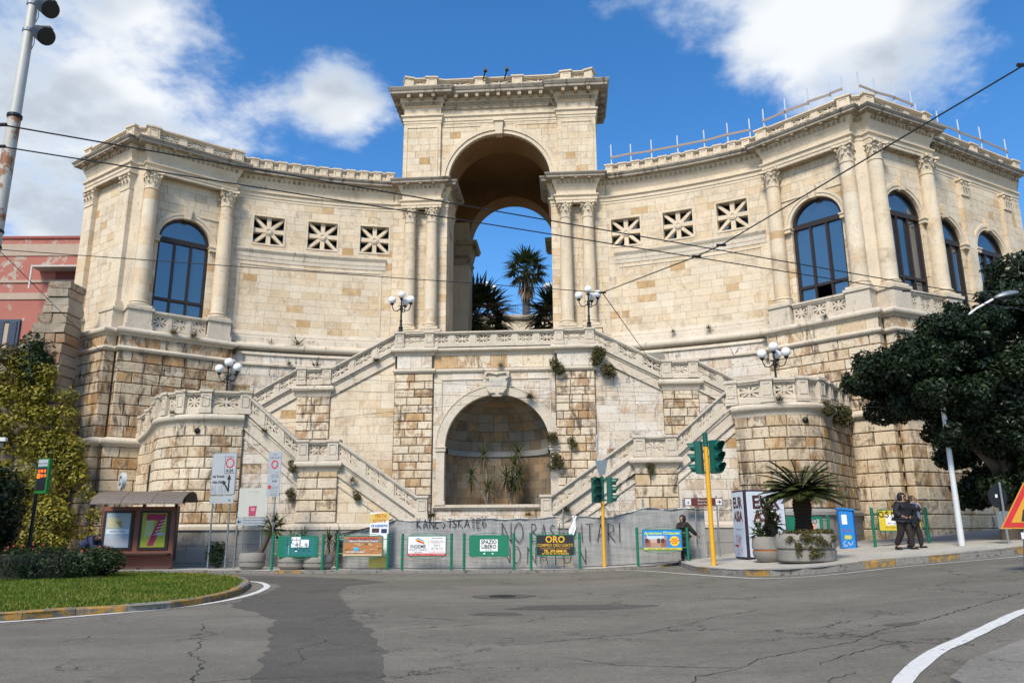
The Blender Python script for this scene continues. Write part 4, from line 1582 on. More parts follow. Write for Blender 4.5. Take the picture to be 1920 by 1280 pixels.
# keystone cartouche with a carved date
mb = MB()
pl = [(-.62, 9.05), (-.5, 8.5), (-.46, 8.05), (-.2, 7.84), (.2, 7.84), (.46, 8.05), (.5, 8.5), (.62, 9.05)]
mb.slab([(XC + a, YC - .3, b) for a, b in pl], (0, .4, 0))
for sx in (-1, 1):
    mb.tube([(XC + sx * .15, YC - .34, 8.95), (XC + sx * .45, YC - .38, 9.0), (XC + sx * .58, YC - .34, 8.8), (XC + sx * .42, YC - .34, 8.7)], .06, 6)
    mb.tube([(XC + sx * .1, YC - .34, 8.02), (XC + sx * .3, YC - .36, 8.0), (XC + sx * .44, YC - .34, 8.2)], .055, 6)
mb.tube([(XC - .2, YC - .33, 8.98), (XC, YC - .37, 8.9), (XC + .2, YC - .33, 8.98)], .05, 6)
key = part(mb, 'keystone', M['wh'], ter, base)
for txt, zz, sz in (('MDCCCXCIX', 8.56, .17), ('MCMII', 8.36, .16)):
    v, f = text_mesh(txt, sz, (1.1, 1.0))
    mb = MB().add([(XC + a, YC - .304, zz + b) for a, b, c in v], f)
    part(mb, 'inscription', plain('faded_blue_letters', (.22, .30, .40), .8), ter, base)
# niche: cylinder wall and half dome of individual blocks
DN = 2.1
nb = []


def niche_pt(a, el, k=1.0):
    """a: 0..pi around plan (0 = right), el: height angle on the dome, or None with z"""
    return (XC + RN * k * math.cos(a) * math.cos(el), YC + .3 + DN * k * math.sin(a) * math.cos(el), ZS + RN * k * math.sin(el))


def niche_block(a0, a1, z0, z1, dome):
    j = .004
    v = []
    nn = 3
    for i in range(nn + 1):
        a = a0 + j + (a1 - a0 - 2 * j) * i / nn
        for (zz, k) in ((z0 + j, 1.0), (z1 - j, 1.0), (z1 - j, 1.08), (z0 + j, 1.08)):
            if dome:
                v.append(niche_pt(a, zz, k))
            else:
                v.append((XC + RN * k * math.cos(a), YC + .3 + DN * k * math.sin(a), zz))
    f = []
    for i in range(nn):
        for k in range(4):
            f.append((i * 4 + k, i * 4 + (k + 1) % 4, (i + 1) * 4 + (k + 1) % 4, (i + 1) * 4 + k))
    f += [(0, 1, 2, 3), (nn * 4 + 3, nn * 4 + 2, nn * 4 + 1, nn * 4)]
    nb.append((v, f))


for k in range(6):
    z0 = ZN0 + k * (ZS - .3 - ZN0) / 6
    z1 = ZN0 + (k + 1) * (ZS - .3 - ZN0) / 6
    n = 11
    for i in range(n + 1):
        a0, a1 = max(0, (i - .5 * (k % 2)) / n), min(1, (i + 1 - .5 * (k % 2)) / n)
        if a1 - a0 > .01:
            niche_block(a0 * math.pi, a1 * math.pi, z0, z1, False)
for k in range(8):
    e0, e1 = k * math.pi / 2 / 8, (k + 1) * math.pi / 2 / 8
    n = max(3, int(11 * math.cos((e0 + e1) / 2)))
    for i in range(n + 1):
        a0, a1 = max(0, (i - .5 * (k % 2)) / n), min(1, (i + 1 - .5 * (k % 2)) / n)
        if a1 - a0 > .01:
            niche_block(a0 * math.pi, a1 * math.pi, e0, e1 - (1e-4 if k < 7 else .02), True)
for v, f in nb:
    c = Vector((sum(p[0] for p in v) / len(v), sum(p[1] for p in v) / len(v), sum(p[2] for p in v) / len(v)))
    mb = MB().add([tuple(Vector(p) - c) for p in v], f)
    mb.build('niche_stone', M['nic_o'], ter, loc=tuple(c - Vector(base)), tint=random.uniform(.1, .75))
mb = MB()
v, f = [], []
for i in range(25):
    a = math.pi * i / 24
    for k, zz in ((.985, ZS - .30), (.96, ZS - .27), (.96, ZS - .04), (.985, ZS), (1.05, ZS), (1.05, ZS - .3)):
        v.append((XC + RN * k * math.cos(a), YC + .3 + DN * k * math.sin(a), zz))
for i in range(24):
    for k in range(6):
        f.append((i * 6 + k, i * 6 + (k + 1) % 6, (i + 1) * 6 + (k + 1) % 6, (i + 1) * 6 + k))
mb.add(v, f)
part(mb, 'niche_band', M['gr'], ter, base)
mb = MB()
pl = [(XC + RN * 1.06 * math.cos(math.pi * i / 16), YC + .28 + DN * 1.06 * math.sin(math.pi * i / 16)) for i in range(17)]
mb.prism(pl, ZN0 - .2, ZN0 - .02)
part(mb, 'niche_floor', M['gr'], ter, base)
mb = MB()
v, f = [], []
for k in range(13):      # outer shell so that no light leaks in
    for i in range(17):
        a = math.pi * i / 16
        if k < 5:
            v.append((XC + RN * 1.1 * math.cos(a), YC + .2 + DN * 1.1 * math.sin(a), ZN0 - .2 + k * (ZS - ZN0 + .2) / 5))
        else:
            v.append(niche_pt(a, (k - 5) * math.pi / 2 / 7, 1.1))
for k in range(12):
    for i in range(16):
        f.append((k * 17 + i, k * 17 + i + 1, (k + 1) * 17 + i + 1, (k + 1) * 17 + i))
mb.add(v, f)
part(mb, 'niche_shell', M['joint'], ter, base)
bz = 10.36
bl = [(-4.72, YP + .05, bz), (-3.22, YP + .05, bz), (3.22, YP + .05, bz), (4.72, YP + .05, bz)]
balustrade(ter, base, bl, .76, .42, 1.05, .24, M['wh'], mid_pier=.3)
msw.flush()
ms.flush()
# terrace floor (setting)
mb = MB()
fl_pts = [(-4.85, -.6), (4.85, -.6), (4.9, .9), (8.6, 1.2), (8.6, 14), (-8.6, 14), (-8.6, 1.2), (-4.9, .9)]
mb.prism([tuple(mw(*p)[:2]) for p in fl_pts], 9.9, 10.31)
tf = mb.build('terrace_floor', M['conc'])
tag(tf, kind='structure')

# ================================================================== staircases
YU, YL = -.80, -5.10


def stair_flight(mb, x0, z0, x1, z1, ya, yb, n):
    for k in range(n):
        xa, xb = x0 + (x1 - x0) * k / n, x0 + (x1 - x0) * (k + 1) / n
        zt = z0 + (z1 - z0) * (k + 1) / n
        mb.bbox(min(xa, xb), max(xa, xb), ya, yb, zt - 1.2, zt)


def sloped_band(mb, x0, z0, x1, z1, h0, h1, ya, yb):
    """parallelogram strip following a flight, from z-h0 to z-h1"""
    mb.slab([(x0, ya, z0 - h0), (x1, ya, z1 - h0), (x1, ya, z1 - h1), (x0, ya, z0 - h1)], (0, yb - ya, 0))


for m in (-1, 1):
    base = (m * 7.0, -3.0, 0.0)
    st = mthing('staircase', base, ('double-flight stone staircase with pierced parapets left of the niche' if m < 0 else 'double-flight stone staircase with pierced parapets right of the niche, behind the traffic lights'), 'staircase')
    ms = Masonry(st, base, M['st_o'], M['st_a'], 'stone', 200)
    msw = Masonry(st, base, M['wh_o'], M['wh_a'], 'pale_stone', 200)
    msr = Masonry(st, base, M['rs_o'], M['rs_a'], 'pier_stone', 200)
    fl = m < 0
    BH = .84
    # ---- upper flights in the plane of the terrace wall
    segs = [(4.95, 11.10 - BH, 8.15, 9.42 - BH), (9.85, 9.42 - BH, 13.3, 7.50 - BH)]
    for (x0, z0, x1, z1) in segs:
        mb = MB()
        sloped_band(mb, m * x0, z0, m * x1, z1, -.0, .12, YU - .06, YU + .3)
        sloped_band(mb, m * x0, z0, m * x1, z1, .12, .50, YU - .01, YU + .3)
        sloped_band(mb, m * x0, z0, m * x1, z1, .50, .60, YU - .07, YU + .3)
        part(mb, 'stringer', M['wh'], st, base)
        pth = Path([(m * x0, YU + .02), (m * x1, YU + .02)], fl)
        f_ = lambda q, x0=x0, z0=z0, x1=x1, z1=z1: z0 + (z1 - z0) * q / (x1 - x0) - .58
        (ms if m < 0 else msw).course_wall(pth, [1.9 + .42 * k for k in range(20)], (.6, 1.1), joint=.009, thick=.3, top=f_, ochre=.12)
        mb = MB()
        mb.slab([(m * x0, YU + .14, 0), (m * x1, YU + .14, 0), (m * x1, YU + .14, z1 - .4), (m * x0, YU + .14, z0 - .4)], (0, .3, 0))
        part(mb, 'flight_core', M['joint'], st, base)
    balustrade(st, base, [(m * 4.95, YU, 11.10 - BH), (m * 8.15, YU, 9.42 - BH)], BH, .42, 1.0, .24, M['wh'], piers=[0, 0], mid_pier=.26)
    balustrade(st, base, [(m * 8.36, YU, 9.42 - BH), (m * 9.64, YU, 9.42 - BH)], BH, .44, 1.0, .24, M['wh'])
    balustrade(st, base, [(m * 9.85, YU, 9.42 - BH), (m * 13.3, YU, 7.50 - BH)], BH, .42, 1.0, .24, M['wh'], piers=[0, 1], mid_pier=.26)
    pp = Path([(m * 8.15, YU - .1), (m * 9.85, YU - .1)], fl)
    msr.course_wall(pp, [2.1 + .42 * k for k in range(15)], (.6, 1.05), joint=.034, cham=.026, thick=.3)
    part(MB().bbox(*sorted((m * 8.2, m * 9.8)), YU - .02, YU + .5, 0, 8.3), 'pier_core', M['joint'], st, base)
    q = [(m * 8.15, YU + .4), (m * 8.15, YU - .1), (m * 9.85, YU - .1), (m * 9.85, YU + .4)]
    part(MB().sweep(q, [(-.2, 7.98), (.0, 7.98), (.08, 8.2)] + [(.10 + .12 * math.cos(t), 8.38 + .15 * math.sin(t)) for t in [-math.pi / 2 + math.pi * i / 6 for i in range(7)]] + [(-.2, 8.56)], flip=fl), 'landing_torus', M['wh'], st, base, smooth=35)
    # ---- lower flights, a stair width in front
    segs = [(2.75, 2.92 - BH, 6.3, 5.30 - BH, 0), (8.05, 5.30 - BH, 10.75, 7.52 - BH, 0)]
    for (x0, z0, x1, z1, _) in segs:
        mb = MB()
        sloped_band(mb, m * x0, z0, m * x1, z1, -.0, .12, YL - .06, YL + .3)
        sloped_band(mb, m * x0, z0, m * x1, z1, .12, .56, YL - .01, YL + .3)
        sloped_band(mb, m * x0, z0, m * x1, z1, .56, .66, YL - .07, YL + .3)
        part(mb, 'stringer', M['wh'], st, base)
        pth = Path([(m * x0, YL + .02), (m * x1, YL + .02)], fl)
        f_ = lambda q, x0=x0, z0=z0, x1=x1, z1=z1: z0 + (z1 - z0) * q / (x1 - x0) - .64
        (ms if (m < 0 and x0 < 5) else msw).course_wall(pth, [1.85 + .42 * k for k in range(14)], (.6, 1.05), joint=.012, thick=.3, top=f_, ochre=.12)
        # thin second moulding parallel to the stringer
        mb = MB()
        sloped_band(mb, m * (x0 + (.9 if x0 < 5 else 0)), z0 + (z1 - z0) * ((.9 if x0 < 5 else 0) / (x1 - x0)), m * x1, z1, .98, 1.06, YL - .04, YL + .2)
        part(mb, 'wall_fillet', M['wh'], st, base)
        mb = MB()
        mb.slab([(m * x0, YL + .14, -.3), (m * x1, YL + .14, -.3), (m * x1, YL + .14, z1 - .5), (m * x0, YL + .14, z0 - .5)], (0, .3, 0))
        part(mb, 'flight_core', M['joint'], st, base)
    balustrade(st, base, [(m * 2.6, YL, 2.90 - BH), (m * 2.82, YL, 2.92 - BH), (m * 6.3, YL, 5.30 - BH)], BH, .44, 1.05, .24, M['wh'], piers=[1, 0, 0], mid_pier=.26)
    balustrade(st, base, [(m * 6.52, YL, 5.30 - BH), (m * 7.83, YL, 5.30 - BH)], BH, .46, 1.2, .24, M['wh'])
    balustrade(st, base, [(m * 8.05, YL, 5.30 - BH), (m * 10.55, YL, 7.45 - BH)], BH, .42, .95, .24, M['wh'], piers=[0, 0], mid_pier=.26)
    part(MB().box((m * 2.6, YL, 1.05), (.54, .54, 2.1)), 'newel_plinth', M['wh'], st, base)
    pp = Path([(m * 6.28, YL - .12), (m * 8.06, YL - .12)], fl)
    msr.course_wall(pp, [1.85 + .47 * k for k in range(6)], (.6, 1.15), joint=.034, cham=.026, thick=.3)
    part(MB().bbox(*sorted((m * 6.33, m * 8.01)), YL - .04, YL + .5, -.3, 4.3), 'pier_core', M['joint'], st, base)
    q = [(m * 6.28, YL + .4), (m * 6.28, YL - .12), (m * 8.06, YL - .12), (m * 8.06, YL + .4)]
    part(MB().sweep(q, [(-.2, 3.98), (.0, 3.98), (.08, 4.14)] + [(.10 + .11 * math.cos(t), 4.30 + .14 * math.sin(t)) for t in [-math.pi / 2 + math.pi * i / 6 for i in range(7)]] + [(-.2, 4.47)], flip=fl), 'landing_torus', M['wh'], st, base, smooth=35)
    # plinth
    part(MB().sweep([(m * 2.3, YL), (m * 6.2, YL), (m * 6.2, YL - .12), (m * 8.1, YL - .12), (m * 8.1, YL), (m * 10.75, YL)], [(-.2, 1.58), (.1, 1.58), (.1, 1.7), (.03, 1.84), (-.2, 1.85)], flip=fl), 'plinth_moulding', M['wh'], st, base)
    mg = Masonry(st, base, M['gr_o'], M['gr_o'], 'plinth_stone', 60)
    mg.course_wall(Path([(m * 2.3, YL - .05), (m * 6.2, YL - .05)], fl), [-.2, .4, 1.0, 1.58], (1.0, 1.6), thick=.3)
    mg.course_wall(Path([(m * 6.2, YL - .17), (m * 8.1, YL - .17)], fl), [-.2, .4, 1.0, 1.58], (1.0, 1.6), thick=.3)
    mg.course_wall(Path([(m * 8.1, YL - .05), (m * 10.75, YL - .05)], fl), [-.2, .4, 1.0, 1.58], (1.0, 1.6), thick=.3)
    mg.flush()
    # steps
    mb = MB()
    stair_flight(mb, m * 2.9, 0.3, m * 6.3, 4.3, YL + .3, YU - .1, 22)
    mb.bbox(*sorted((m * 6.3, m * 8.1)), YL + .3, YU - .1, 3, 4.3)
    stair_flight(mb, m * 8.1, 4.3, m * 10.7, 6.4, YL + .3, YU - .1, 12)
    part(mb, 'lower_steps', M['conc'], st, base)
    mb = MB()
    stair_flight(mb, m * 13.0, 6.4, m * 9.9, 8.5, YU + .2, YU + 2.2, 12)
    mb.bbox(*sorted((m * 8.1, m * 9.9)), YU + .2, YU + 2.6, 7.6, 8.5)
    stair_flight(mb, m * 8.1, 8.5, m * 4.9, 10.3, YU + .2, YU + 3.0, 10)
    part(mb, 'upper_steps', M['conc'], st, base)
    ms.flush()
    msw.flush()
    msr.flush()

    # ================================================================== bastion
    base = (m * 13, -3.5, 0.0)
    ba = mthing('bastion', base, ('rounded block-stone bastion behind the bus shelter at the left stair end' if m < 0 else 'rounded dark-stained block-stone bastion behind the planters at the right stair end'), 'bastion')
    ms = Masonry(ba, base, M['rs_o'] if m < 0 else M['hv_o'], M['rs_a'] if m < 0 else M['hv_a'])
    if m < 0:
        ctl = [(10.55, -5.22), (11.3, -5.5), (12.1, -5.72), (12.9, -5.72), (13.6, -5.5), (14.25, -5.1), (14.8, -4.6), (15.2, -4.05), (15.7, -3.35), (16.3, -2.75), (17.0, -2.2)]
        dz = [0, 0, 0, 0, 0, 0, 0, 0, -.12, -.35, -.6]
        ztor, zpl, nc = 6.25, 1.85, 9
    else:
        ctl = [(10.45, -5.35), (11.1, -5.85), (11.9, -6.2), (12.7, -6.3), (13.4, -6.15), (13.95, -5.75), (14.4, -5.1), (14.85, -4.35), (15.4, -3.5), (16.0, -2.6), (16.6, -1.7)]
        dz = [0] * 11
        ztor, zpl, nc = 6.25, 2.3, 8
    # round the control polygon
    fine = []
    fz = []
    for i in range(len(ctl) - 1):
        p0, p1, p2, p3 = ctl[max(i - 1, 0)], ctl[i], ctl[i + 1], ctl[min(i + 2, len(ctl) - 1)]
        for k in range(4):
            t = k / 4
            c = lambda a, b, cc, d: .5 * (2 * b + (cc - a) * t + (2 * a - 5 * b + 4 * cc - d) * t * t + (3 * b - a - 3 * cc + d) * t ** 3)
            fine.append((m * c(p0[0], p1[0], p2[0], p3[0]), c(p0[1], p1[1], p2[1], p3[1])))
            fz.append(dz[i] + (dz[i + 1] - dz[i]) * t)
    fine.append((m * ctl[-1][0], ctl[-1][1]))
    fz.append(dz[-1])
    bp_ = Path(fine, fl, True)

    def zoff(q):
        i = bp_.seg(q)
        t = (q - bp_.c[i]) / (bp_.c[i + 1] - bp_.c[i])
        return fz[i] + (fz[i + 1] - fz[i]) * t
    zs = [zpl + k * (ztor - .25 - zpl) / nc for k in range(nc + 1)]
    if m < 0:
        flat_end = next(bp_.c[i] for i in range(len(fz)) if fz[i] < -.001)
        ms.course_wall(bp_, zs, (.62, .95), joint=.03, cham=.03, thick=.3, s1=flat_end, ops=[])
        ms.course_wall(bp_, zs, (.62, .95), joint=.03, thick=.3, s0=flat_end, top=lambda q: ztor - .25 + zoff(q))
    else:
        ms.course_wall(bp_, zs, (.62, .95), joint=.03, cham=.03, thick=.3)
    core = MB().sweep(fine, [(-.5, -.5), (-.08, -.5), (-.08, ztor - .2), (-.5, ztor - .2)], flip=fl)
    npf = 4
    for i, p in enumerate(core.v):
        if p[2] > 1:
            core.v[i] = (p[0], p[1], p[2] + fz[i // npf])
    part(core, 'core', M['joint'], ba, base)
    prof = [(-.3, ztor - .28), (.0, ztor - .28), (.05, ztor - .1)] + [(.08 + .13 * math.cos(t), ztor + .08 + .15 * math.sin(t)) for t in [-math.pi / 2 + math.pi * i / 6 for i in range(7)]] + [(-.3, ztor + .26)]
    tm = MB().sweep(fine, prof, flip=fl)
    for i, p in enumerate(tm.v):
        tm.v[i] = (p[0], p[1], p[2] + fz[i // len(prof)])
    part(tm, 'torus', M['wh'], ba, base, smooth=35)
    # balustrade with a pier every second control point
    bl, pf = [], []
    inner = Path(fine, fl, True).off(-.12)
    idx = [0, 8, 14, 20, 26, 32, 36, 40] if m < 0 else [0, 7, 14, 20, 26, 32, 36, 40]
    for i in idx:
        p = inner[i]
        bl.append((p[0], p[1], ztor + .26 + fz[i]))
    balustrade(ba, base, bl, 7.50 - ztor - .26, .46, 1.7, .26, M['wh'])
    # grey plinth
    part(MB().sweep(fine, [(-.3, zpl - .26), (.13, zpl - .26), (.13, zpl - .13), (.04, zpl - .02), (-.3, zpl)], flip=fl), 'plinth_moulding', M['wh'] if m < 0 else M['gr'], ba, base)
    mg = Masonry(ba, base, M['gr_o'], M['gr_o'], 'plinth_stone', 80)
    mg.course_wall(Path(fine, fl, True), [-.4 + k * (zpl - .26 + .4) / 3 for k in range(4)], (1.0, 1.6), thick=.3, proud=.05)
    mg.flush()
    # platform floor
    pl = [p for p in inner] + [(m * 17.2, .3), (m * 10.4, .3), (m * 10.4, -5.0)]
    part(MB().prism(pl, ztor - .4, ztor + .1) if m > 0 else MB().prism(pl, ztor - .9, ztor - .4), 'platform', M['conc'], ba, base)
    if m < 0:
        # slit window in the left flank
        q = next(bp_.c[i] for i in range(len(fz)) if i == 31)
        mb = MB().box((*bp_.at(q, -.05), 3.75), (.5, .16, 1.5), bp_.ang(q))
        part(mb, 'slit_window', M['dark'], ba, base)
    # drain spout
    q = bp_.L * (.24 if m < 0 else .33)
    mb = MB().ball((*bp_.at(q, .02), ztor - .5), .13, 8, 6)
    part(mb, 'drain_spout', M['iron'], ba, base)
    ms.flush()
# ================================================================== ground, road, kerbs, island
def zg(x, y=0.0):
    return 0.07 * min(math.log1p(math.exp(min(x, 40) - 3)), 22)


def asphalt(name, c0, c1, crack=0.8):
    m, hh, bs = new_mat(name)
    pos = hh.n('ShaderNodeNewGeometry').outputs['Position']
    big = hh.noise(hh.scale(pos, (.5, 1.0, 1)), 0.35, 3.0, 0.6)
    mid = hh.noise(pos, 2.2, 4.0, 0.65)
    fine = hh.noise(pos, 32.0, 3.0, 0.85)
    grit = hh.vor(pos, 45.0)
    c = hh.mix(hh.step(big, .35, .68), (*c0, 1), (*c1, 1))
    c = hh.mix(1.0, c, hh.math('MULTIPLY_ADD', hh.math('SUBTRACT', mid, .5), .55, 1.0), 'MULTIPLY')
    c = hh.mix(1.0, c, hh.math('MULTIPLY_ADD', hh.math('SUBTRACT', hh.noise(pos, 11.0, 3.0, .75), .5), .7, 1.0), 'MULTIPLY')
    c = hh.mix(1.0, c, hh.math('MULTIPLY_ADD', hh.math('SUBTRACT', fine, .5), 1.3, 1.0), 'MULTIPLY')
    c = hh.mix(hh.math('MULTIPLY', hh.step(grit, .16, .05), .4), c, (.34, .32, .29, 1))
    # tar stains and wheel polish
    st = hh.noise(hh.vmath('ADD', hh.scale(pos, (.25, 1.6, 1)), (3, 7, 0)), 0.9, 4.0, .6)
    c = hh.mix(hh.math('MULTIPLY', hh.step(st, .55, .72), .28), c, (.055, .05, .046, 1))
    # hairline cracks
    wob = hh.vmath('SCALE', hh.vmath('SUBTRACT', hh.noise(pos, 1.3, 4.0, .7, 0, True), (.5, .5, .5)), 1.5)
    ed = hh.vor(hh.vmath('ADD', hh.scale(pos, (1, 1, 0)), wob), 0.42, 'DISTANCE_TO_EDGE')
    msk = hh.step(hh.noise(hh.vmath('ADD', pos, (5, 1, 0)), 0.35, 3.0, .6), .47, .60)
    cr = hh.math('MULTIPLY', hh.math('MULTIPLY', hh.step(ed, .013, .003), msk), crack)
    c = hh.mix(cr, c, (.02, .018, .016, 1))
    hh.set(bs.inputs['Base Color'], c)
    bs.inputs['Roughness'].default_value = .86
    bs.inputs['Specular IOR Level'].default_value = .3
    bump(hh, bs, hh.math('SUBTRACT', hh.math('MULTIPLY_ADD', fine, .35, hh.math('MULTIPLY', grit, .6)), cr), .6, .012)
    return m


M['road'] = asphalt('asphalt', (.140, .126, .098), (.182, .163, .128))
M['patch'] = asphalt('asphalt_patch', (.086, .077, .063), (.108, .097, .080), .5)
M['pave'] = asphalt('pavement_concrete', (.40, .37, .315), (.48, .445, .38), .35)
M['kerb'] = plain('granite_kerb', (.22, .20, .175), .9, 0, .5, 12, .3, .4, wear=((.10, .085, .07), 5.0, .55))
M['kerb_y'] = plain('yellow_painted_kerb', (.36, .20, .045), .9, 0, .4, 9, .3, .3, wear=((.16, .14, .11), 5.0, .46))
M['line'] = plain('road_paint', (.62, .60, .56), .8, 0, .2, 12, .3, .1, wear=((.20, .185, .165), 7.0, .60))

# one sheet to the horizon, following the rise of the street
xs = sorted(set([-900, -500, -250, -120, -70, -45, -35] + [x * 1.0 for x in range(-30, 31)] + [35, 45, 60, 90, 150, 300, 600, 900]))
ys = sorted(set([-300, -100, -40, -15] + [y * 1.0 for y in range(-6, 45)] + [50, 60, 80, 120, 200, 400, 900, 1500]))
mb = MB()
mb.add([(x, y, zg(x, y)) for y in ys for x in xs], [(j * len(xs) + i, j * len(xs) + i + 1, (j + 1) * len(xs) + i + 1, (j + 1) * len(xs) + i) for j in range(len(ys) - 1) for i in range(len(xs) - 1)])
road = mb.build('road', M['road'], smooth=30)
tag(road, kind='structure')


def sheet(name, pts, mat, lift, parent=None):
    """flat polygon laid on the sloping ground (fan of narrow strips)"""
    mb = MB()
    mb.add([(x, y, zg(x, y) + lift) for x, y in pts], [tuple(range(len(pts)))])
    o = mb.build(name, mat, parent)
    return o


def ribbon(name, pts, w, mat, lift, parent=None, jag=0.0):
    mb = MB()
    v, f = [], []
    n = len(pts)
    for i, (x, y) in enumerate(pts):
        a, b = pts[max(i - 1, 0)], pts[min(i + 1, n - 1)]
        dx, dy = b[0] - a[0], b[1] - a[1]
        l = math.hypot(dx, dy)
        ww = (w[i] if isinstance(w, list) else w) / 2 * (1 + random.uniform(-jag, jag))
        for sg in (-1, 1):
            px, py = x - sg * dy / l * ww, y + sg * dx / l * ww
            v.append((px, py, zg(px, py) + lift))
    f = [(2 * i, 2 * i + 1, 2 * i + 3, 2 * i + 2) for i in range(n - 1)]
    mb.add(v, f)
    return mb.build(name, mat, parent)


def densify(pts, step=.25, wob=0.0):
    out = []
    for a, b in zip(pts, pts[1:]):
        n = max(1, int(math.hypot(b[0] - a[0], b[1] - a[1]) / step))
        for k in range(n):
            t = k / n
            out.append((a[0] + (b[0] - a[0]) * t + random.uniform(-wob, wob), a[1] + (b[1] - a[1]) * t + random.uniform(-wob, wob)))
    out.append(pts[-1])
    return out


def smooth_line(pts, n=6):
    out = []
    for i in range(len(pts) - 1):
        p0, p1, p2, p3 = pts[max(i - 1, 0)], pts[i], pts[i + 1], pts[min(i + 2, len(pts) - 1)]
        for k in range(n):
            t = k / n
            out.append(tuple(.5 * (2 * p1[j] + (p2[j] - p0[j]) * t + (2 * p0[j] - 5 * p1[j] + 4 * p2[j] - p3[j]) * t * t + (3 * p1[j] - p0[j] - 3 * p2[j] + p3[j]) * t ** 3) for j in (0, 1)))
    out.append(pts[-1])
    return out


# darker resurfaced lane crossing from the left, repair patches
pt = [(-6.0, 17.1), (-5.2, 16.2), (-4.3, 14.6), (-3.9, 13.0), (-3.35, 11.2), (-2.9, 9.3), (-2.6, 7.9), (-1.3, 7.9), (-1.5, 9.6), (-1.75, 11.2), (-2.1, 12.2), (-2.35, 13.3), (-2.9, 14.6), (-3.2, 16.2), (-3.9, 18.4), (-4.5, 20.9), (-4.7, 23.0), (-3.9, 24.6), (-5.2, 26.4), (-7.0, 27.6), (-8.9, 28.6), (-12.6, 30.0), (-15.0, 30.0), (-10.4, 27.9), (-8.0, 25.4), (-6.7, 23.4), (-6.35, 20.9), (-6.3, 18.6)]
sheet('road_patch', densify(pt + pt[:1], .22, .07)[:-1], M['patch'], .004, road)
def blob(cx, cy, rx, ry, n=26, rot=0.0):
    ph = random.uniform(0, 6)
    return [(cx + rx * math.cos(2 * math.pi * i / n) * (1 + .12 * math.sin(3 * 2 * math.pi * i / n + ph) + random.uniform(-.05, .05)), cy + ry * math.sin(2 * math.pi * i / n) * (1 + .1 * math.sin(2 * 2 * math.pi * i / n + ph))) for i in range(n)]
sheet('road_patch', blob(1.35, 16.4, 1.5, .55), M['patch'], .004, road)
sheet('road_patch', blob(-.3, 15.3, .5, .3), M['patch'], .004, road)
sheet('road_patch', blob(5.6, 11.8, .25, .18), M['patch'], .004, road)
mb = MB()
pl = blob(-.26, 19.15, .74, .62, 28)
mb.add([(x, y, zg(x, y) + .008) for x, y in pl], [tuple(range(len(pl)))])
man = mb.build('manhole_patch', M['patch'], road)
mb = MB().lathe([(.32, 0), (.32, .012), (.29, .012), (.29, .008), (.05, .008), (.05, .012), (0.001, .012)], 24, (-.26, 19.15, zg(-.26) + .006))
mb.build('manhole_cover', M['iron'], road)
# open cracks
cracks = [[(-4.55, 11.9), (-4.3, 11.2), (-4.25, 10.7), (-3.8, 10.1), (-3.65, 9.6), (-3.5, 9.1), (-3.3, 8.5)], [(-3.3, 8.7), (-2.9, 8.9), (-2.2, 9.0), (-1.6, 9.2)],
          [(1.7, 8.2), (1.95, 8.8), (2.5, 9.2), (2.9, 9.75), (3.6, 10.2), (4.4, 10.6), (5.0, 11.3), (6.2, 12.1), (7.6, 13.2), (9.0, 14.3)], [(2.5, 9.2), (2.0, 9.35), (1.2, 9.6), (.6, 10.2)],
          [(-.2, 11.2), (.8, 11.7), (1.9, 12.3), (3.0, 13.4), (3.4, 14.0), (4.4, 14.6)], [(-1.9, 15.0), (-1.4, 14.6), (-1.0, 14.3)], [(-2.0, 13.0), (-1.2, 13.4), (-.3, 13.9)], [(3.4, 9.2), (3.9, 9.7), (4.6, 10.2), (5.1, 10.4)],
          [(-5.4, 14.1), (-5.2, 13.7), (-5.0, 13.1)], [(-3.1, 12.5), (-2.7, 11.8), (-2.9, 11.0), (-2.6, 10.2), (-2.75, 9.6)], [(2.6, 19.5), (4.0, 19.9), (5.4, 20.0)], [(3.0, 7.9), (3.2, 8.4), (3.6, 8.7)], [(-6.5, 12.6), (-6.4, 12.2), (-6.6, 11.8)]]
for c in cracks:
    d = densify(c, .09, .035)
    w = [random.uniform(.006, .02) if random.random() < .88 else random.uniform(.02, .045) for _ in d]
    w[0] = w[-1] = .004
    ribbon('crack', d, w, M['ink'], .005, road)
# painted lines
ribbon('edge_line', smooth_line([(-14, 12.3), (-11, 13.5), (-9.07, 14.38), (-8.16, 15.3), (-7.08, 16.74), (-6.59, 18.44), (-6.6, 20.6), (-7.0, 22.9), (-7.7, 24.6), (-8.3, 25.3)]), .17, M['line'], .009, road, .12)
ribbon('edge_line', smooth_line([(3.3, 6.9), (3.75, 8.02), (4.8, 9.42), (5.6, 10.2), (6.58, 11.15), (7.6, 12.1), (9.2, 13.2), (12, 14.6), (16, 16)]), .2, M['line'], .009, road, .1)
ribbon('edge_line', smooth_line([(3.2, 29.6), (4.36, 28.4), (5.4, 24.9), (6.35, 21.7), (7.1, 20.9), (8.3, 20.8), (10.2, 21.4), (12, 21.6), (15, 22.1), (19, 24)]), .1, M['line'], .009, road, .2)
# pavement in the near right corner
pv = [(4.1, 7.2), (4.2, 7.97), (4.85, 8.75), (6.05, 9.7), (7.6, 10.6), (9.5, 11.5), (14, 13), (20, 14.5), (20, 4), (4.0, 4)]
o = sheet('near_pavement', pv, asphalt('worn_pavement', (.20, .18, .15), (.26, .235, .195), .5), .05)
tag(o, kind='structure')
mb = MB()
d = densify(pv[:8], .5)
for a, b in zip(d, d[1:]):
    mb.add([(a[0], a[1], zg(*a) + .0), (b[0], b[1], zg(*b) + .0), (b[0], b[1], zg(*b) + .05), (a[0], a[1], zg(*a) + .05)], [(0, 1, 2, 3)])
mb.build('pavement_edge', M['kerb'], o)


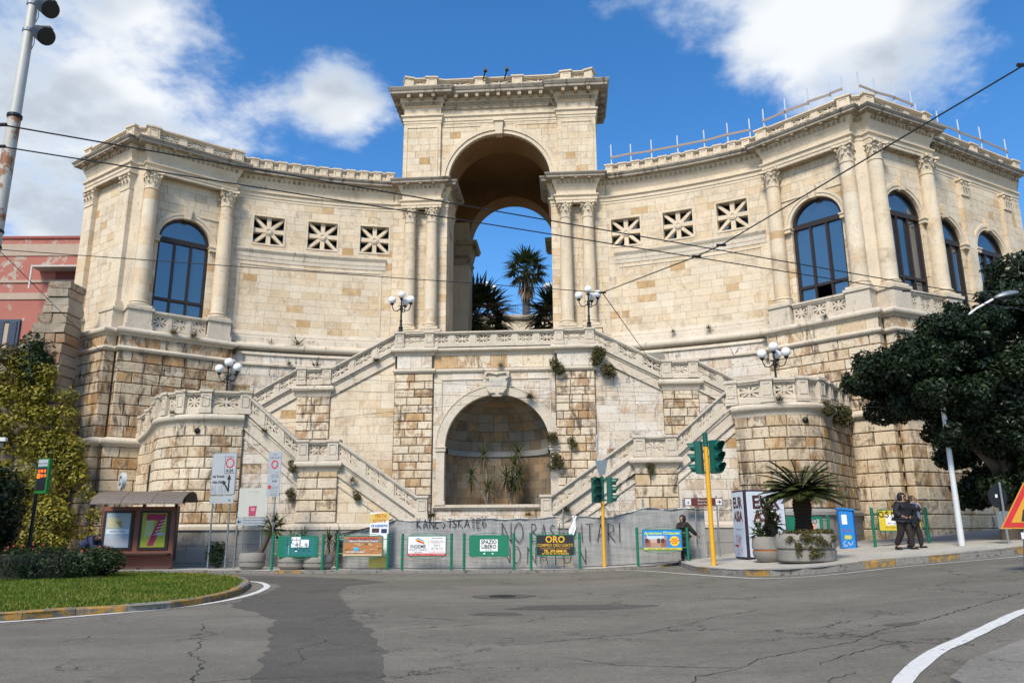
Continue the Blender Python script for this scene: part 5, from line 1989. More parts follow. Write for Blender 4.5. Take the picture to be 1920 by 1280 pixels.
def kerb_run(root, pts, hgt, wid, length, yellow, side):
    """separate kerb stones along a line; side: +1 puts the stone left of travel"""
    L = [0]
    for a, b in zip(pts, pts[1:]):
        L.append(L[-1] + math.hypot(b[0] - a[0], b[1] - a[1]))

    def at(q):
        for i in range(len(pts) - 1):
            if q <= L[i + 1] or i == len(pts) - 2:
                t = (q - L[i]) / (L[i + 1] - L[i])
                return (pts[i][0] + (pts[i + 1][0] - pts[i][0]) * t, pts[i][1] + (pts[i + 1][1] - pts[i][1]) * t)
    n = max(1, round(L[-1] / length))
    for k in range(n):
        a, b = at(L[-1] * k / n + .006), at(L[-1] * (k + 1) / n - .006)
        dx, dy = b[0] - a[0], b[1] - a[1]
        l = math.hypot(dx, dy)
        nx, ny = -dy / l * wid * side, dx / l * wid * side
        j = random.uniform(-.008, .008)
        top = hgt + j
        c = .03
        za, zb = zg(*a), zg(*b)
        e = (nx * c / wid, ny * c / wid)
        v = [(a[0], a[1], za - .1), (b[0], b[1], zb - .1), (b[0], b[1], zb + top - c), (a[0], a[1], za + top - c),
             (a[0] + e[0], a[1] + e[1], za + top), (b[0] + e[0], b[1] + e[1], zb + top), (b[0] + nx, b[1] + ny, zb + top), (a[0] + nx, a[1] + ny, za + top), (b[0] + nx, b[1] + ny, zb - .1), (a[0] + nx, a[1] + ny, za - .1)]
        f = [(0, 1, 2, 3), (3, 2, 5, 4), (4, 5, 6, 7), (7, 6, 8, 9), (0, 3, 4, 7, 9), (1, 8, 6, 5, 2)]
        MB().add(v, f).build('kerb_stone', M['kerb_y'] if random.random() < yellow else M['kerb'], root)


# right pavement with its kerb
kr = smooth_line([(6.3, 30.2), (6.0, 28.4), (5.9, 26.7), (5.85, 25.3), (6.15, 23.6), (6.75, 22.25), (7.4, 21.6), (8.3, 21.5), (10.1, 22.05), (11.8, 22.2), (13.1, 22.45), (15.0, 23.0), (19, 24.8), (26, 29)], 4)
mb = MB()
v, f = [], []
for i, (x, y) in enumerate(kr):
    for k in range(7):
        t = k / 6
        xx, yy = x + (max(x, 8.0) * 1.0 + (0 if x > 8 else .6) - x) * t, y + (36 - y) * t
        v.append((xx, yy, zg(xx, yy) + .165))
for i in range(len(kr) - 1):
    for k in range(6):
        f.append((i * 7 + k, (i + 1) * 7 + k, (i + 1) * 7 + k + 1, i * 7 + k + 1))
mb.add(v, f)
pav_r = mb.build('right_pavement', M['pave'], smooth=30)
tag(pav_r, kind='structure')
kerb_run(pav_r, kr, .17, .32, .95, .12, 1)
# narrow pavement in front of the fence and shelter
kl = smooth_line([(-26, 29.4), (-18, 30.4), (-13, 30.55), (-9, 29.95), (-5, 29.75), (-1, 29.35), (2.5, 29.2), (5.2, 29.3), (6.2, 29.9)], 4)
mb = MB()
v, f = [], []
for x, y in kl:
    for yy in (y, y + 2, 37):
        v.append((x, yy, zg(x, yy) + .098))
for i in range(len(kl) - 1):
    for k in range(2):
        f.append((i * 3 + k, (i + 1) * 3 + k, (i + 1) * 3 + k + 1, i * 3 + k + 1))
mb.add(v, f)
pav_l = mb.build('far_pavement', M['pave'], smooth=30)
tag(pav_l, kind='structure')
kerb_run(pav_l, kl, .1, .22, .95, .1, 1)

# traffic island with lawn
isl = smooth_line([(-26, 9.5), (-18, 10.9), (-12, 13.2), (-9.25, 14.63), (-8.3, 15.56), (-7.44, 16.15), (-6.95, 16.95), (-6.78, 18.3), (-6.9, 20.3), (-7.5, 22.9), (-8.1, 24.5), (-9.05, 26.2), (-10.8, 27.9), (-13.6, 29.0), (-18, 29.3), (-26, 28.6)], 4)
M['soil'] = plain('lawn_soil', (.06, .095, .010), .95, 0, .5, 3.0, .1, .5, wear=((.07, .10, .02), 4, .6))
mb = MB()
v = [(x, y, .115) for x, y in isl] + [(-20, 19, .2)]
nI = len(isl)
mb.add(v, [(i, i + 1, nI) for i in range(nI - 1)])
island = mb.build('traffic_island', M['soil'])
tag(island, kind='structure')
kerb_run(island, isl, .14, .2, .9, .5, 1)


def inside(p, poly):
    c = False
    j = len(poly) - 1
    for i in range(len(poly)):
        if (poly[i][1] > p[1]) != (poly[j][1] > p[1]) and p[0] < (poly[j][0] - poly[i][0]) * (p[1] - poly[i][1]) / (poly[j][1] - poly[i][1]) + poly[i][0]:
            c = not c
        j = i
    return c


def leafmat(name, stops, trans=.25, rough=.55, amp=.7):
    m, hh, bs = new_mat(name)
    tint = hh.n('ShaderNodeAttribute', attribute_name='tint').outputs['Fac']
    pos = hh.n('ShaderNodeNewGeometry').outputs['Position']
    tt = hh.math('ADD', tint, hh.math('MULTIPLY', hh.math('SUBTRACT', hh.noise(pos, .8, 3.0), .5), amp))
    c = hh.ramp(tt, stops)
    hh.set(bs.inputs['Base Color'], c)
    bs.inputs['Roughness'].default_value = rough
    bs.inputs['Specular IOR Level'].default_value = .25
    tr = hh.n('ShaderNodeBsdfTranslucent')
    hh.set(tr.inputs[0], c)
    mx = hh.n('ShaderNodeMixShader')
    mx.inputs[0].default_value = trans
    hh.t.links.new(bs.outputs[0], mx.inputs[1])
    hh.t.links.new(tr.outputs[0], mx.inputs[2])
    on = [n for n in hh.t.nodes if n.type == 'OUTPUT_MATERIAL'][0]
    hh.t.links.new(mx.outputs[0], on.inputs[0])
    return m


M['grass'] = leafmat('grass_blade', [(0, (.05, .10, .006)), (.5, (.11, .175, .010)), (1, (.27, .23, .05))], amp=1.6)
mb = MB()
rg = random.Random(5)
n = 0
while n < 42000:
    x, y = rg.uniform(-17, -6.7), rg.uniform(13, 29)
    if rg.random() > min(1.0, 16.0 / y) ** 1.2 or not inside((x, y), isl) or inside((x + .25, y - .2), isl) is False:
        continue
    a = rg.uniform(0, math.pi)
    hh_ = rg.uniform(.025, .075)
    w = rg.uniform(.008, .018)
    lx, ly = rg.uniform(-.04, .04), rg.uniform(-.04, .04)
    z0 = .115
    dd = max(0, 1 - math.hypot(x + 20, y - 19) / 14)
    z0 += .085 * dd
    mb.add([(x - w * math.cos(a), y - w * math.sin(a), z0 - .01), (x + w * math.cos(a), y + w * math.sin(a), z0 - .01), (x + lx, y + ly, z0 + hh_)], [(0, 1, 2)], rg.random())
    n += 1
g = mb.build('lawn_grass', M['grass'])
tag(g, 'short green lawn grass covering the traffic island', 'grass', kind='stuff')
# ================================================================== street furniture
def col(name, c, rough=.55):
    if name not in M:
        M[name] = plain(name, c, rough, 0, .08, 4)
    return M[name]


def rect(x0, x1, z0, z1):
    return [(x0, z0), (x1, z0), (x1, z1), (x0, z1)]


def rrect(x0, x1, z0, z1, r, n=4):
    o = []
    for cx, cz, a0 in ((x1 - r, z0 + r, -90), (x1 - r, z1 - r, 0), (x0 + r, z1 - r, 90), (x0 + r, z0 + r, 180)):
        o += [(cx + r * math.cos(R(a0 + 90 * k / n)), cz + r * math.sin(R(a0 + 90 * k / n))) for k in range(n + 1)]
    return o


def flat(root, name, pts, y, mat, th=.004):
    mb = MB()
    mb.slab([(x, y, z) for x, z in pts], (0, th, 0))
    return mb.build(name, mat, root)


def letters(root, txt, cx, cz, size, mat, y, sx=1.0, bold=0.0, align='CENTER', slant=0.0, name='lettering', rot=0.0):
    v, f = text_mesh(txt, size, (sx, 1.0), 0.0, align, bold)
    ca, sa = math.cos(rot), math.sin(rot)
    mb = MB().add([(cx + (a + b * slant) * ca - b * sa, y, cz + (a + b * slant) * sa + b * ca) for a, b, c in v], f)
    return mb.build(name, mat, root)


# crude pen alphabet for graffiti and scribbles: strokes in a unit cell
PEN = {'N': [[(0, 0), (0, 1), (.8, 0), (.8, 1)]], 'O': [[(.4 + .4 * math.cos(t), .5 + .5 * math.sin(t)) for t in [i * math.pi / 6 for i in range(13)]]],
       'B': [[(0, 0), (0, 1), (.5, .95), (.6, .75), (.1, .52), (.65, .4), (.6, .08), (0, 0)]], 'A': [[(0, 0), (.4, 1), (.8, 0)], [(.15, .38), (.66, .38)]],
       'S': [[(.65, .9), (.3, 1), (.05, .75), (.35, .52), (.65, .3), (.4, .02), (0, .12)]], 'I': [[(.1, 0), (.05, 1)]], 'T': [[(.4, 0), (.38, 1)], [(0, 1), (.8, .98)]],
       'R': [[(0, 0), (.02, 1), (.6, .9), (.55, .6), (.05, .5), (.75, 0)]], 'K': [[(0, 0), (0, 1)], [(.6, 1), (0, .5), (.7, 0)]], 'E': [[(.6, 0), (0, 0), (0, 1), (.6, 1)], [(0, .5), (.5, .5)]],
       '6': [[(.6, 1.1), (.1, .6), (.05, .2), (.35, 0), (.6, .2), (.45, .45), (.1, .35)]], 'M': [[(0, 0), (.05, 1), (.4, .4), (.75, 1), (.8, 0)]], 'L': [[(0, 1), (.02, 0), (.6, 0)]], 'G': [[(.65, .8), (.3, 1), (0, .5), (.3, 0), (.65, .2), (.65, .5), (.4, .5)]],
       'D': [[(0, 0), (0, 1), (.6, .7), (.6, .3), (0, 0)]], 'V': [[(0, 1), (.35, 0), (.7, 1)]], 'U': [[(0, 1), (.05, .1), (.4, 0), (.65, .15), (.7, 1)]], 'P': [[(0, 0), (0, 1), (.6, .85), (.5, .5), (0, .45)]], 'Z': [[(0, 1), (.7, 1), (0, 0), (.7, 0)]]}


def scribble(root, txt, x, z, w, hgt, y, mat, lw=.025, name='graffiti', gap=.28, surf=None, jit=.05, slope=0.0):
    """pen strokes as thin ribbons lying on a surface; surf(x) gives its y there"""
    mb = MB()
    rg = random.Random(len(txt) * 7 + int(x * 10))
    for i, ch in enumerate(txt):
        if ch in PEN:
            for st in PEN[ch]:
                pts = [(x + (px + rg.uniform(-jit, jit)) * w, z + slope * i + (pz + rg.uniform(-jit, jit)) * hgt) for px, pz in st]
                for a, b in zip(pts, pts[1:]):
                    dx, dz = b[0] - a[0], b[1] - a[1]
                    l = math.hypot(dx, dz) or 1
                    nx, nz = -dz / l * lw / 2, dx / l * lw / 2
                    e = lw * .3
                    a2, b2 = (a[0] - dx / l * e, a[1] - dz / l * e), (b[0] + dx / l * e, b[1] + dz / l * e)
                    q = [(a2[0] + nx, a2[1] + nz), (b2[0] + nx, b2[1] + nz), (b2[0] - nx, b2[1] - nz), (a2[0] - nx, a2[1] - nz)]
                    n_ = 3
                    mb.add([(px, (surf(px) if surf else 0) + y, pz) for px, pz in q], [(0, 1, 2, 3)])
        x += w * (1 + gap) * (.45 if ch == 'I' else 1)
    return mb.build(name, mat, root)


def board(x0, y0, x1, y1, label, draw, hgt=1.32, zoff=.098, pw=.052, label_group='green advert boards along the fence'):
    """two green posts carrying a framed advert panel between cross bars and bowed rods"""
    cx, cy = (x0 + x1) / 2, (y0 + y1) / 2
    L = math.hypot(x1 - x0, y1 - y0)
    z = zg(cx, cy) + zoff
    r = empty('advert_board', (cx, cy, z), math.atan2(y1 - y0, x1 - x0))
    tag(r, label, 'advert board', label_group)
    rise = (zg(x1, y1) - zg(x0, y0)) / 2
    for sx in (-1, 1):
        MB().tube([(sx * L / 2, 0, sx * rise - .05), (sx * L / 2, 0, hgt)], pw, 10).build('post', M['green'], r, smooth=40)
    px0, px1, pz0, pz1 = -L / 2 + .19, L / 2 - .19, .48, 1.25
    for zz in (.60, 1.12):
        for sx in (-1, 1):
            MB().tube([(sx * (L / 2 + .07), 0, zz), (sx * (L / 2 - .22), 0, zz)], .018, 6).build('bracket', M['green'], r)
    for z0, dz in ((pz1, .07), (pz0, -.07)):
        MB().tube([(px0 + .1 + (px1 - px0 - .2) * k / 8, 0, z0 + dz * math.sin(math.pi * k / 8) + (.01 if dz > 0 else -.01)) for k in range(9)], .009, 5).build('bowed_rod', M['green'], r)
    mb = MB().slab([(x, -.022, z_) for x, z_ in rrect(px0, px1, pz0, pz1, .07)], (0, .05, 0))
    mb.build('panel_frame', M['green'], r)
    draw(r, px0 + .03, px1 - .03, pz0 + .035, pz1 - .035, -.026)
    return r


def ad_green_stickers(r, x0, x1, z0, z1, y):
    flat(r, 'poster', rrect(x0 + .25, x1 - .1, z0 + .02, z1 - .03, .03), y, col('teal_poster', (.01, .15, .15)))
    for a, b, c, d in ((.5, .82, .32, .58), (.86, 1.18, .32, .60), (.5, .85, .60, .70)):
        flat(r, 'sticker', rect(x0 + a, x0 + b, z0 + c, z0 + d), y - .005, M['paper'])
    for cx in (.73, 1.08):
        pts = [(x0 + cx + .06 * math.cos(t), z0 + .42 + .06 * math.sin(t)) for t in [i * math.pi / 6 for i in range(12)]]
        flat(r, 'sticker_logo', pts, y - .010, col('grey_ink', (.3, .3, .32)))
    scribble(r, 'SKI', x0 + .28, z0 + .42, .16, .22, y - .012, M['ink'], .014, jit=.2)
    scribble(r, 'RNE', x0 + .62, z0 + .18, .2, .2, y - .012, M['ink'], .01, jit=.25)
    flat(r, 'sticker', rect(x0 + .66, x0 + .74, z0 + .16, z0 + .2), y - .005, M['paper'])
    flat(r, 'sticker', rect(x0 + .40, x0 + .42, z0 + .05, z0 + .4), y - .005, col('pale_green', (.3, .5, .3)))


def ad_resort(r, x0, x1, z0, z1, y):
    w, hh_ = x1 - x0, z1 - z0
    P = lambda a, b, c, d: rect(x0 + a * w, x0 + b * w, z0 + c * hh_, z0 + d * hh_)
    flat(r, 'poster', P(0, 1, 0, 1), y, col('terracotta_print', (.42, .17, .05)))
    flat(r, 'poster_area', P(0, 1, .70, .93), y - .004, col('dusk_print', (.22, .16, .12)))
    rg = random.Random(3)
    for k in range(26):
        a, b = rg.uniform(.02, .85), rg.uniform(.1, .62)
        ww, h2 = rg.uniform(.05, .16), rg.uniform(.04, .10)
        pts = [(x0 + (a + ww * u) * w, z0 + (b + h2 * v) * hh_) for u, v in ((0, 0), (1, .3), (1, 1), (0, .7))]
        flat(r, 'poster_area', pts, y - .006 - .0004 * k, col(*rg.choice([('sand_print', (.55, .33, .16)), ('olive_print', (.10, .10, .03)), ('roof_print', (.5, .2, .07)), ('tan_print', (.6, .42, .25))])))
    pts = [(x0 + .34 * w + .075 * w * math.cos(t), z0 + .36 * hh_ + .09 * hh_ * math.sin(t)) for t in [i * math.pi / 6 for i in range(12)]]
    flat(r, 'pool_print', pts, y - .019, col('pool_print', (.03, .42, .66)))
    letters(r, 'MONTE ARCOSU', x0 + .5 * w, z0 + .90 * hh_, .13, M['red'], y - .020, 1.05, .004)
    letters(r, 'Albergo Ristorante Pizzeria', x0 + .52 * w, z0 + .77 * hh_, .10, M['white'], y - .020, 1.0, .003)
    letters(r, 'VIA PORTOSUMAU', x0 + .32 * w, z0 + .20 * hh_, .085, M['white'], y - .020, 1.0, .003)
    flat(r, 'poster_area', P(0, 1, 0, .1), y - .020, col('tan_print', (.6, .42, .25)))


def ad_hair(r, x0, x1, z0, z1, y):
    w, hh_ = x1 - x0, z1 - z0
    flat(r, 'poster', rect(x0, x1, z0, z1), y, M['paper'])
    flat(r, 'red_band', rect(x0, x1, z0, z0 + .13 * hh_), y - .004, M['red'])
    letters(r, 'PIRRI (CA)  Via Enrico Toti 11  Tel. 070 503078', x0 + w / 2, z0 + .065 * hh_, .072, M['white'], y - .009, .95)
    letters(r, 'INSIEME', x0 + .27 * w, z0 + .47 * hh_, .19, M['ink'], y - .005, .9, .002)
    letters(r, 'STILISTI  CAPELLI', x0 + .27 * w, z0 + .30 * hh_, .095, col('navy_ink', (.02, .03, .12)), y - .005, .95)
    letters(r, 'NEW TEAM', x0 + .27 * w, z0 + .18 * hh_, .055, M['ink'], y - .005)
    for k, (c, dz) in enumerate((('logo_blue', (.02, .25, .6)), ('logo_yellow', (.8, .5, .05)), ('logo_red', (.55, .05, .02)))):
        pts = [(x0 + .17 * w + .02 * k, z0 + (.86 - .045 * k) * hh_), (x0 + .27 * w, z0 + (.93 - .06 * k) * hh_), (x0 + .43 * w, z0 + (.76 - .05 * k) * hh_), (x0 + .43 * w, z0 + (.71 - .05 * k) * hh_), (x0 + .28 * w, z0 + (.83 - .06 * k) * hh_)]
        flat(r, 'emblem', pts, y - .005 - .003 * k, col(c, dz))
    flat(r, 'divider', rect(x0 + .535 * w, x0 + .543 * w, z0 + .18 * hh_, z0 + .95 * hh_), y - .004, col('grey_ink', (.3, .3, .32)))
    for zz, t, mt in ((.90, 'PROMOZIONE', 'ink'), (.78, 'Piega e Taglio  15 euro', 'red'), (.71, 'Colore Taglio Piega  35 euro', 'ink'), (.63, 'Meches  40 euro', 'red'), (.52, 'OFFERTA', 'ink'), (.41, 'Taglio e Piega  10 euro', 'ink'), (.33, 'Colore e Piega  25 euro', 'red'), (.20, 'Non PRESTI, ogni GIORNO', 'red')):
        letters(r, t, x0 + .77 * w, z0 + zz * hh_, .055 if t[1].islower() else .07, M[mt], y - .005, .9)


def ad_free(r, x0, x1, z0, z1, y):
    cx, cz = (x0 + x1) / 2, (z0 + z1) / 2 + .0
    flat(r, 'enamel_face', rrect(x0, x1, z0, z1, .05), y, col('green_board', (.004, .17, .085)))
    flat(r, 'label_plate', rect(cx - .33, cx + .33, cz - .19, cz + .23), y - .006, M['paper'])
    letters(r, 'SPAZIO', cx, cz + .13, .19, M['ink'], y - .012, .92, .004)
    letters(r, 'LIBERO', cx, cz - .035, .19, M['ink'], y - .012, .92, .004)
    letters(r, '070 273 9047', cx, cz - .145, .05, M['ink'], y - .012, .95)
    for sx in (-.17, .14):
        flat(r, 'sticker', rrect(cx + sx - .035, cx + sx + .035, cz - .30, cz - .25, .02), y - .006, M['paper'])


def ad_gold(r, x0, x1, z0, z1, y):
    w, hh_ = x1 - x0, z1 - z0
    cx = (x0 + x1) / 2
    flat(r, 'poster', rrect(x0, x1, z0, z1, .04), y, M['ink'])
    g = col('gold_print', (.75, .42, .02))
    letters(r, 'ORO', cx, z0 + .78 * hh_, .34, g, y - .006, .95, .008)
    letters(r, 'COMPRO ORO USATO', cx, z0 + .49 * hh_, .15, g, y - .006, .86, .001)
    letters(r, 'PAGAMENTO CONTANTI', cx, z0 + .335 * hh_, .10, col('brown_gold', (.35, .17, .03)), y - .006, .95, .002)
    letters(r, 'TEL. 070 6848156', cx, z0 + .19 * hh_, .125, g, y - .006, .92, .005)
    letters(r, 'via Tuveri 52 - Ang. Via Bacaredda', cx, z0 + .07 * hh_, .075, g, y - .006, .95, .003)


def ad_farm(r, x0, x1, z0, z1, y):
    w, hh_ = x1 - x0, z1 - z0
    P = lambda a, b, c, d: rect(x0 + a * w, x0 + b * w, z0 + c * hh_, z0 + d * hh_)
    flat(r, 'poster', P(0, 1, 0, 1), y, col('sky_print', (.01, .22, .62)))
    flat(r, 'photo_area', P(.03, .62, .14, .70), y - .004, col('clay_print', (.42, .24, .17)))
    flat(r, 'photo_area', P(.10, .55, .55, .72), y - .008, col('pale_print', (.5, .6, .7)))
    flat(r, 'photo_area', P(.10, .58, .36, .56), y - .010, col('house_print', (.55, .36, .28)))
    for a, b in ((.04, .19), (.46, .61)):
        flat(r, 'photo_area', P(a, b, .18, .52), y - .014, col('brickred_print', (.30, .10, .05)))
    for a in (.05, .47, .36):
        flat(r, 'photo_area', rrect(x0 + a * w, x0 + (a + .09) * w, z0 + .5 * hh_ - .1, z0 + .5 * hh_ + .06, .04), y - .017, col('deep_print', (.08, .03, .03)))
    flat(r, 'yellow_strip', P(.0, 1, .0, .12), y - .006, col('lime_print', (.55, .50, .06)))
    letters(r, 'Ampie sale  -  piscina  -  pizzeria  -  camere', x0 + .5 * w, z0 + .06 * hh_, .06, col('navy_ink', (.02, .03, .12)), y - .011, 1.0)
    letters(r, "Agriturismo l'Orizzonte", x0 + .5 * w, z0 + .85 * hh_, .155, col('lime_letters', (.55, .75, .15)), y - .012, .85, .004, slant=.25)
    st = []
    for k in range(40):
        rr = (.19 if k % 2 else .165)
        st.append((x0 + .82 * w + rr * math.cos(k * math.pi / 20), z0 + .45 * hh_ + rr * math.sin(k * math.pi / 20)))
    flat(r, 'star_badge', st, y - .010, col('badge_yellow', (.85, .55, .02)))
    for k, t in enumerate(('OSPITALITA', 'PISCINA RISTORANTE', 'SUL MARE')):
        letters(r, t, x0 + .82 * w, z0 + .45 * hh_ + .07 - .07 * k, .05, M['red'], y - .015, .85, .003, rot=.12)


def ad_open(r, x0, x1, z0, z1, y):
    flat(r, 'poster', rect(x0 + .55, x1 - .1, z0 + .05, z1 - .05), y, col('worn_poster', (.35, .37, .36)))
    scribble(r, 'EMIO', x0 + .5, z0 + .5, .17, .16, y - .006, M['ink'], .022, jit=.12)
    flat(r, 'sticker', rect(x0 + 1.0, x0 + 1.14, z0 + .3, z0 + .52), y - .005, col('pink_print', (.6, .3, .2)))


def ad_yellow(r, x0, x1, z0, z1, y):
    w, hh_ = x1 - x0, z1 - z0
    flat(r, 'poster', rrect(x0, x1, z0, z1, .04), y, col('yellow_print', (.66, .48, .03)))
    flat(r, 'white_box', rect(x0 + .16 * w, x0 + .82 * w, z0 + .26 * hh_, z0 + .78 * hh_), y - .005, M['paper'])
    letters(r, 'Affitto locali', x0 + .5 * w, z0 + .6 * hh_, .12, M['ink'], y - .010)
    letters(r, 'ufficio  negozio  deposito  studio', x0 + .5 * w, z0 + .36 * hh_, .07, col('navy_ink', (.02, .03, .12)), y - .010)
    letters(r, 'Per i vostri annunci  - 070 650756', x0 + .5 * w, z0 + .15 * hh_, .075, M['ink'], y - .008)
    scribble(r, 'OSMOS', x0 + .02, z0 + .66 * hh_, .19, .2, y - .014, M['ink'], .032, jit=.1, gap=.15)
    scribble(r, 'KNRS', x0 + .62, z0 + .48 * hh_, .15, .2, y - .014, M['ink'], .03, jit=.2, gap=.1)


board(-9.15, 30.35, -7.2, 30.2, 'green board with torn white stickers and scribbles above grey planters', ad_green_stickers)
board(-6.62, 30.1, -4.7, 29.95, 'advert board with an orange resort picture and small blue pool', ad_resort)
board(-4.15, 29.9, -2.3, 29.75, 'white hairdresser advert board with a bird emblem and red bottom band', ad_hair)
board(-1.82, 29.65, .03, 29.5, 'plain green board with a small white plate reading SPAZIO LIBERO', ad_free)
board(.66, 29.55, 2.46, 29.45, 'black advert board with large gold letters', ad_gold)
board(4.58, 29.35, 6.38, 29.1, 'blue farm-restaurant advert board with a yellow star badge', ad_farm, zoff=.098)
board(9.55, 28.6, 11.35, 28.5, 'open green board frame behind the large cycad planter', ad_open, zoff=.165)
board(13.0, 28.6, 14.9, 28.5, 'yellow advert board with black graffiti behind the walking couple', ad_yellow, zoff=.165)

# ---------------------------------------------------------------- hoarding fence with grey cloth
FP = [(-6.85, 31.3), (-4.0, 30.95), (-1.0, 30.7), (1.6, 30.55), (2.35, 30.55), (4.6, 30.5), (7.35, 30.35)]


def fence_y(x):
    for a, b in zip(FP, FP[1:]):
        if x <= b[0] or b is FP[-1]:
            t = (x - a[0]) / (b[0] - a[0])
            return a[1] + (b[1] - a[1]) * t
    return FP[-1][1]


def cloth_y(x, z):
    return fence_y(x) + .05 * math.sin(x * 2.3 + z * 1.1) * (.5 + .5 * math.sin(z * 2.1)) + .025 * math.sin(x * 7.1 + z * 3) + .012 * math.sin(x * 17)


m, hh, bs = new_mat('grey_shade_cloth')
pos = hh.n('ShaderNodeNewGeometry').outputs['Position']
st = hh.noise(hh.scale(pos, (.5, .5, 6)), 1.6, 5.0, .7)
vt = hh.noise(hh.scale(pos, (5, 5, .4)), 1.6, 5.0, .7)
c = hh.ramp(hh.math('MULTIPLY_ADD', vt, .5, hh.math('MULTIPLY', st, .6)), [(.36, (.20, .195, .185)), (.55, (.30, .29, .275)), (.72, (.40, .39, .37))])
c = hh.mix(hh.math('MULTIPLY', hh.step(hh.noise(hh.scale(pos, (1, 1, 1)), 1.1, 5.0, .65), .56, .7), .5), c, (.15, .14, .13, 1))
hh.set(bs.inputs['Base Color'], c)
bs.inputs['Roughness'].default_value = .9
wv = hh.math('ADD', hh.math('SINE', hh.math('MULTIPLY', hh.vmath('DOT_PRODUCT', pos, (1, 0, 0)), 260)), hh.math('SINE', hh.math('MULTIPLY', hh.vmath('DOT_PRODUCT', pos, (0, 0, 1)), 190)))
bump(hh, bs, hh.math('MULTIPLY_ADD', wv, .2, hh.math('MULTIPLY', st, 2)), .35, .01)
M['cloth'] = m
fz0 = 0.1
fence = empty('site_fence', (0, 30.7, .1))
tag(fence, 'long fence hung with grey cloth and graffiti below the niche', 'fence')


def top_z(x):
    # height of the upper cloth edge along the fence
    pts = [(-6.85, 1.35), (-5.2, 1.72), (-4.6, 1.93), (-3.2, 1.86), (-1.5, 1.95), (0.6, 1.93), (2.0, 2.02), (3.8, 1.88), (5.0, 2.18), (6.0, 2.06), (7.35, 2.0)]
    for a, b in zip(pts, pts[1:]):
        if x <= b[0] or b is pts[-1]:
            t = (x - a[0]) / (b[0] - a[0])
            return a[1] + (b[1] - a[1]) * t + zg(x) - .0 + .02 * math.sin(x * 5)


for (xa, xb) in ((-6.85, 1.72), (2.3, 7.35)):
    mb = MB()
    nx, nz = int((xb - xa) / .12), 12
    v = []
    for i in range(nx + 1):
        x = xa + (xb - xa) * i / nx
        for k in range(nz + 1):
            z0 = zg(x) + .13
            zt = top_z(x)
            if xb < 2 and x > 1.45:
                zt -= (x - 1.45) * (.5 if k > 8 else 0)
            zz = z0 + (zt - z0) * k / nz
            v.append((x, cloth_y(x, zz) - 30.7, zz - .1))
    mb.add(v, [(i * (nz + 1) + k, (i + 1) * (nz + 1) + k, (i + 1) * (nz + 1) + k + 1, i * (nz + 1) + k + 1) for i in range(nx) for k in range(nz)])
    mb.build('cloth', M['cloth'], fence, smooth=60)
    mb = MB()
    mb.tube([(xa + (xb - xa) * i / 30, cloth_y(xa + (xb - xa) * i / 30, 2) - 30.7 - .02, top_z(xa + (xb - xa) * i / 30) - .1) for i in range(31)], .022, 6)
    mb.build('top_cord', M['zinc'], fence)
for x in (-6.85, -5.2, -3.3, -1.2, .9, 1.95, 3.4, 5.05, 6.6, 7.35):
    MB().tube([(x, fence_y(x) - 30.7 + .1, -.05 + zg(x)), (x, fence_y(x) - 30.7 + .1, top_z(x) - .1 + (.35 if x in (1.95, 5.05, 6.6) else .1))], .03, 8).build('post', M['zinc'], fence)
MB().tube([(-6.85, .55, 1.3), (-5.6, .35, 1.55), (-4.7, .2, 1.86)], .025, 6).build('stay_cable', M['iron'], fence)
# a hanging rag and wire lattice where the cloth is torn
mb = MB()
for k in range(9):
    z = .35 + k * .19
    mb.tube([(1.6, fence_y(1.6) - 30.7 + .06, z), (2.4, fence_y(2.4) - 30.7 + .06, z + .02)], .008, 4)
tag(mb.build('wire_lattice', M['zinc'], fence), kind='stuff')
mb = MB()
v = []
for i in range(5):
    for k in range(10):
        v.append((2.28 + .05 * i - .02 * k + .03 * math.sin(k + i), fence_y(2.3) - 30.7 - .06 - .04 * math.sin(i * 2 + k), 1.95 - .11 * k))
mb.add(v, [(i * 10 + k, (i + 1) * 10 + k, (i + 1) * 10 + k + 1, i * 10 + k + 1) for i in range(4) for k in range(9)])
mb.build('hanging_rag', M['paper'], fence, smooth=60)
sf = lambda x: cloth_y(x, 1.2) - 30.7
gi = M['ink']
scribble(fence, 'KANEST', -3.75, 1.52, .22, .34, -.05, gi, .03, surf=sf, gap=.1)
scribble(fence, 'SKATE', -2.35, 1.52, .22, .34, -.05, gi, .03, surf=sf, gap=.08)
scribble(fence, '6', -1.22, 1.55, .3, .34, -.05, gi, .026, surf=sf)
scribble(fence, 'NO', -.42, .98, .42, .72, -.06, gi, .028, surf=sf, gap=.12, jit=.03)
scribble(fence, 'BASI', .72, .98, .28, .66, -.06, gi, .028, surf=sf, gap=.25, jit=.04)
scribble(fence, 'L', 2.2, .9, .26, .68, -.06, gi, .028, surf=sf)
scribble(fence, 'ITARI', 2.62, .98, .36, .66, -.06, gi, .028, surf=sf, gap=.16, jit=.04)
scribble(fence, 'NO', -.42, .2, .36, .62, -.06, gi, .026, surf=sf, gap=.12, jit=.03)
scribble(fence, 'NATO', .55, .18, .38, .62, -.06, gi, .026, surf=sf, gap=.2, jit=.04)
scribble(fence, 'IN', 2.35, .2, .3, .55, -.06, gi, .026, surf=sf, jit=.04)

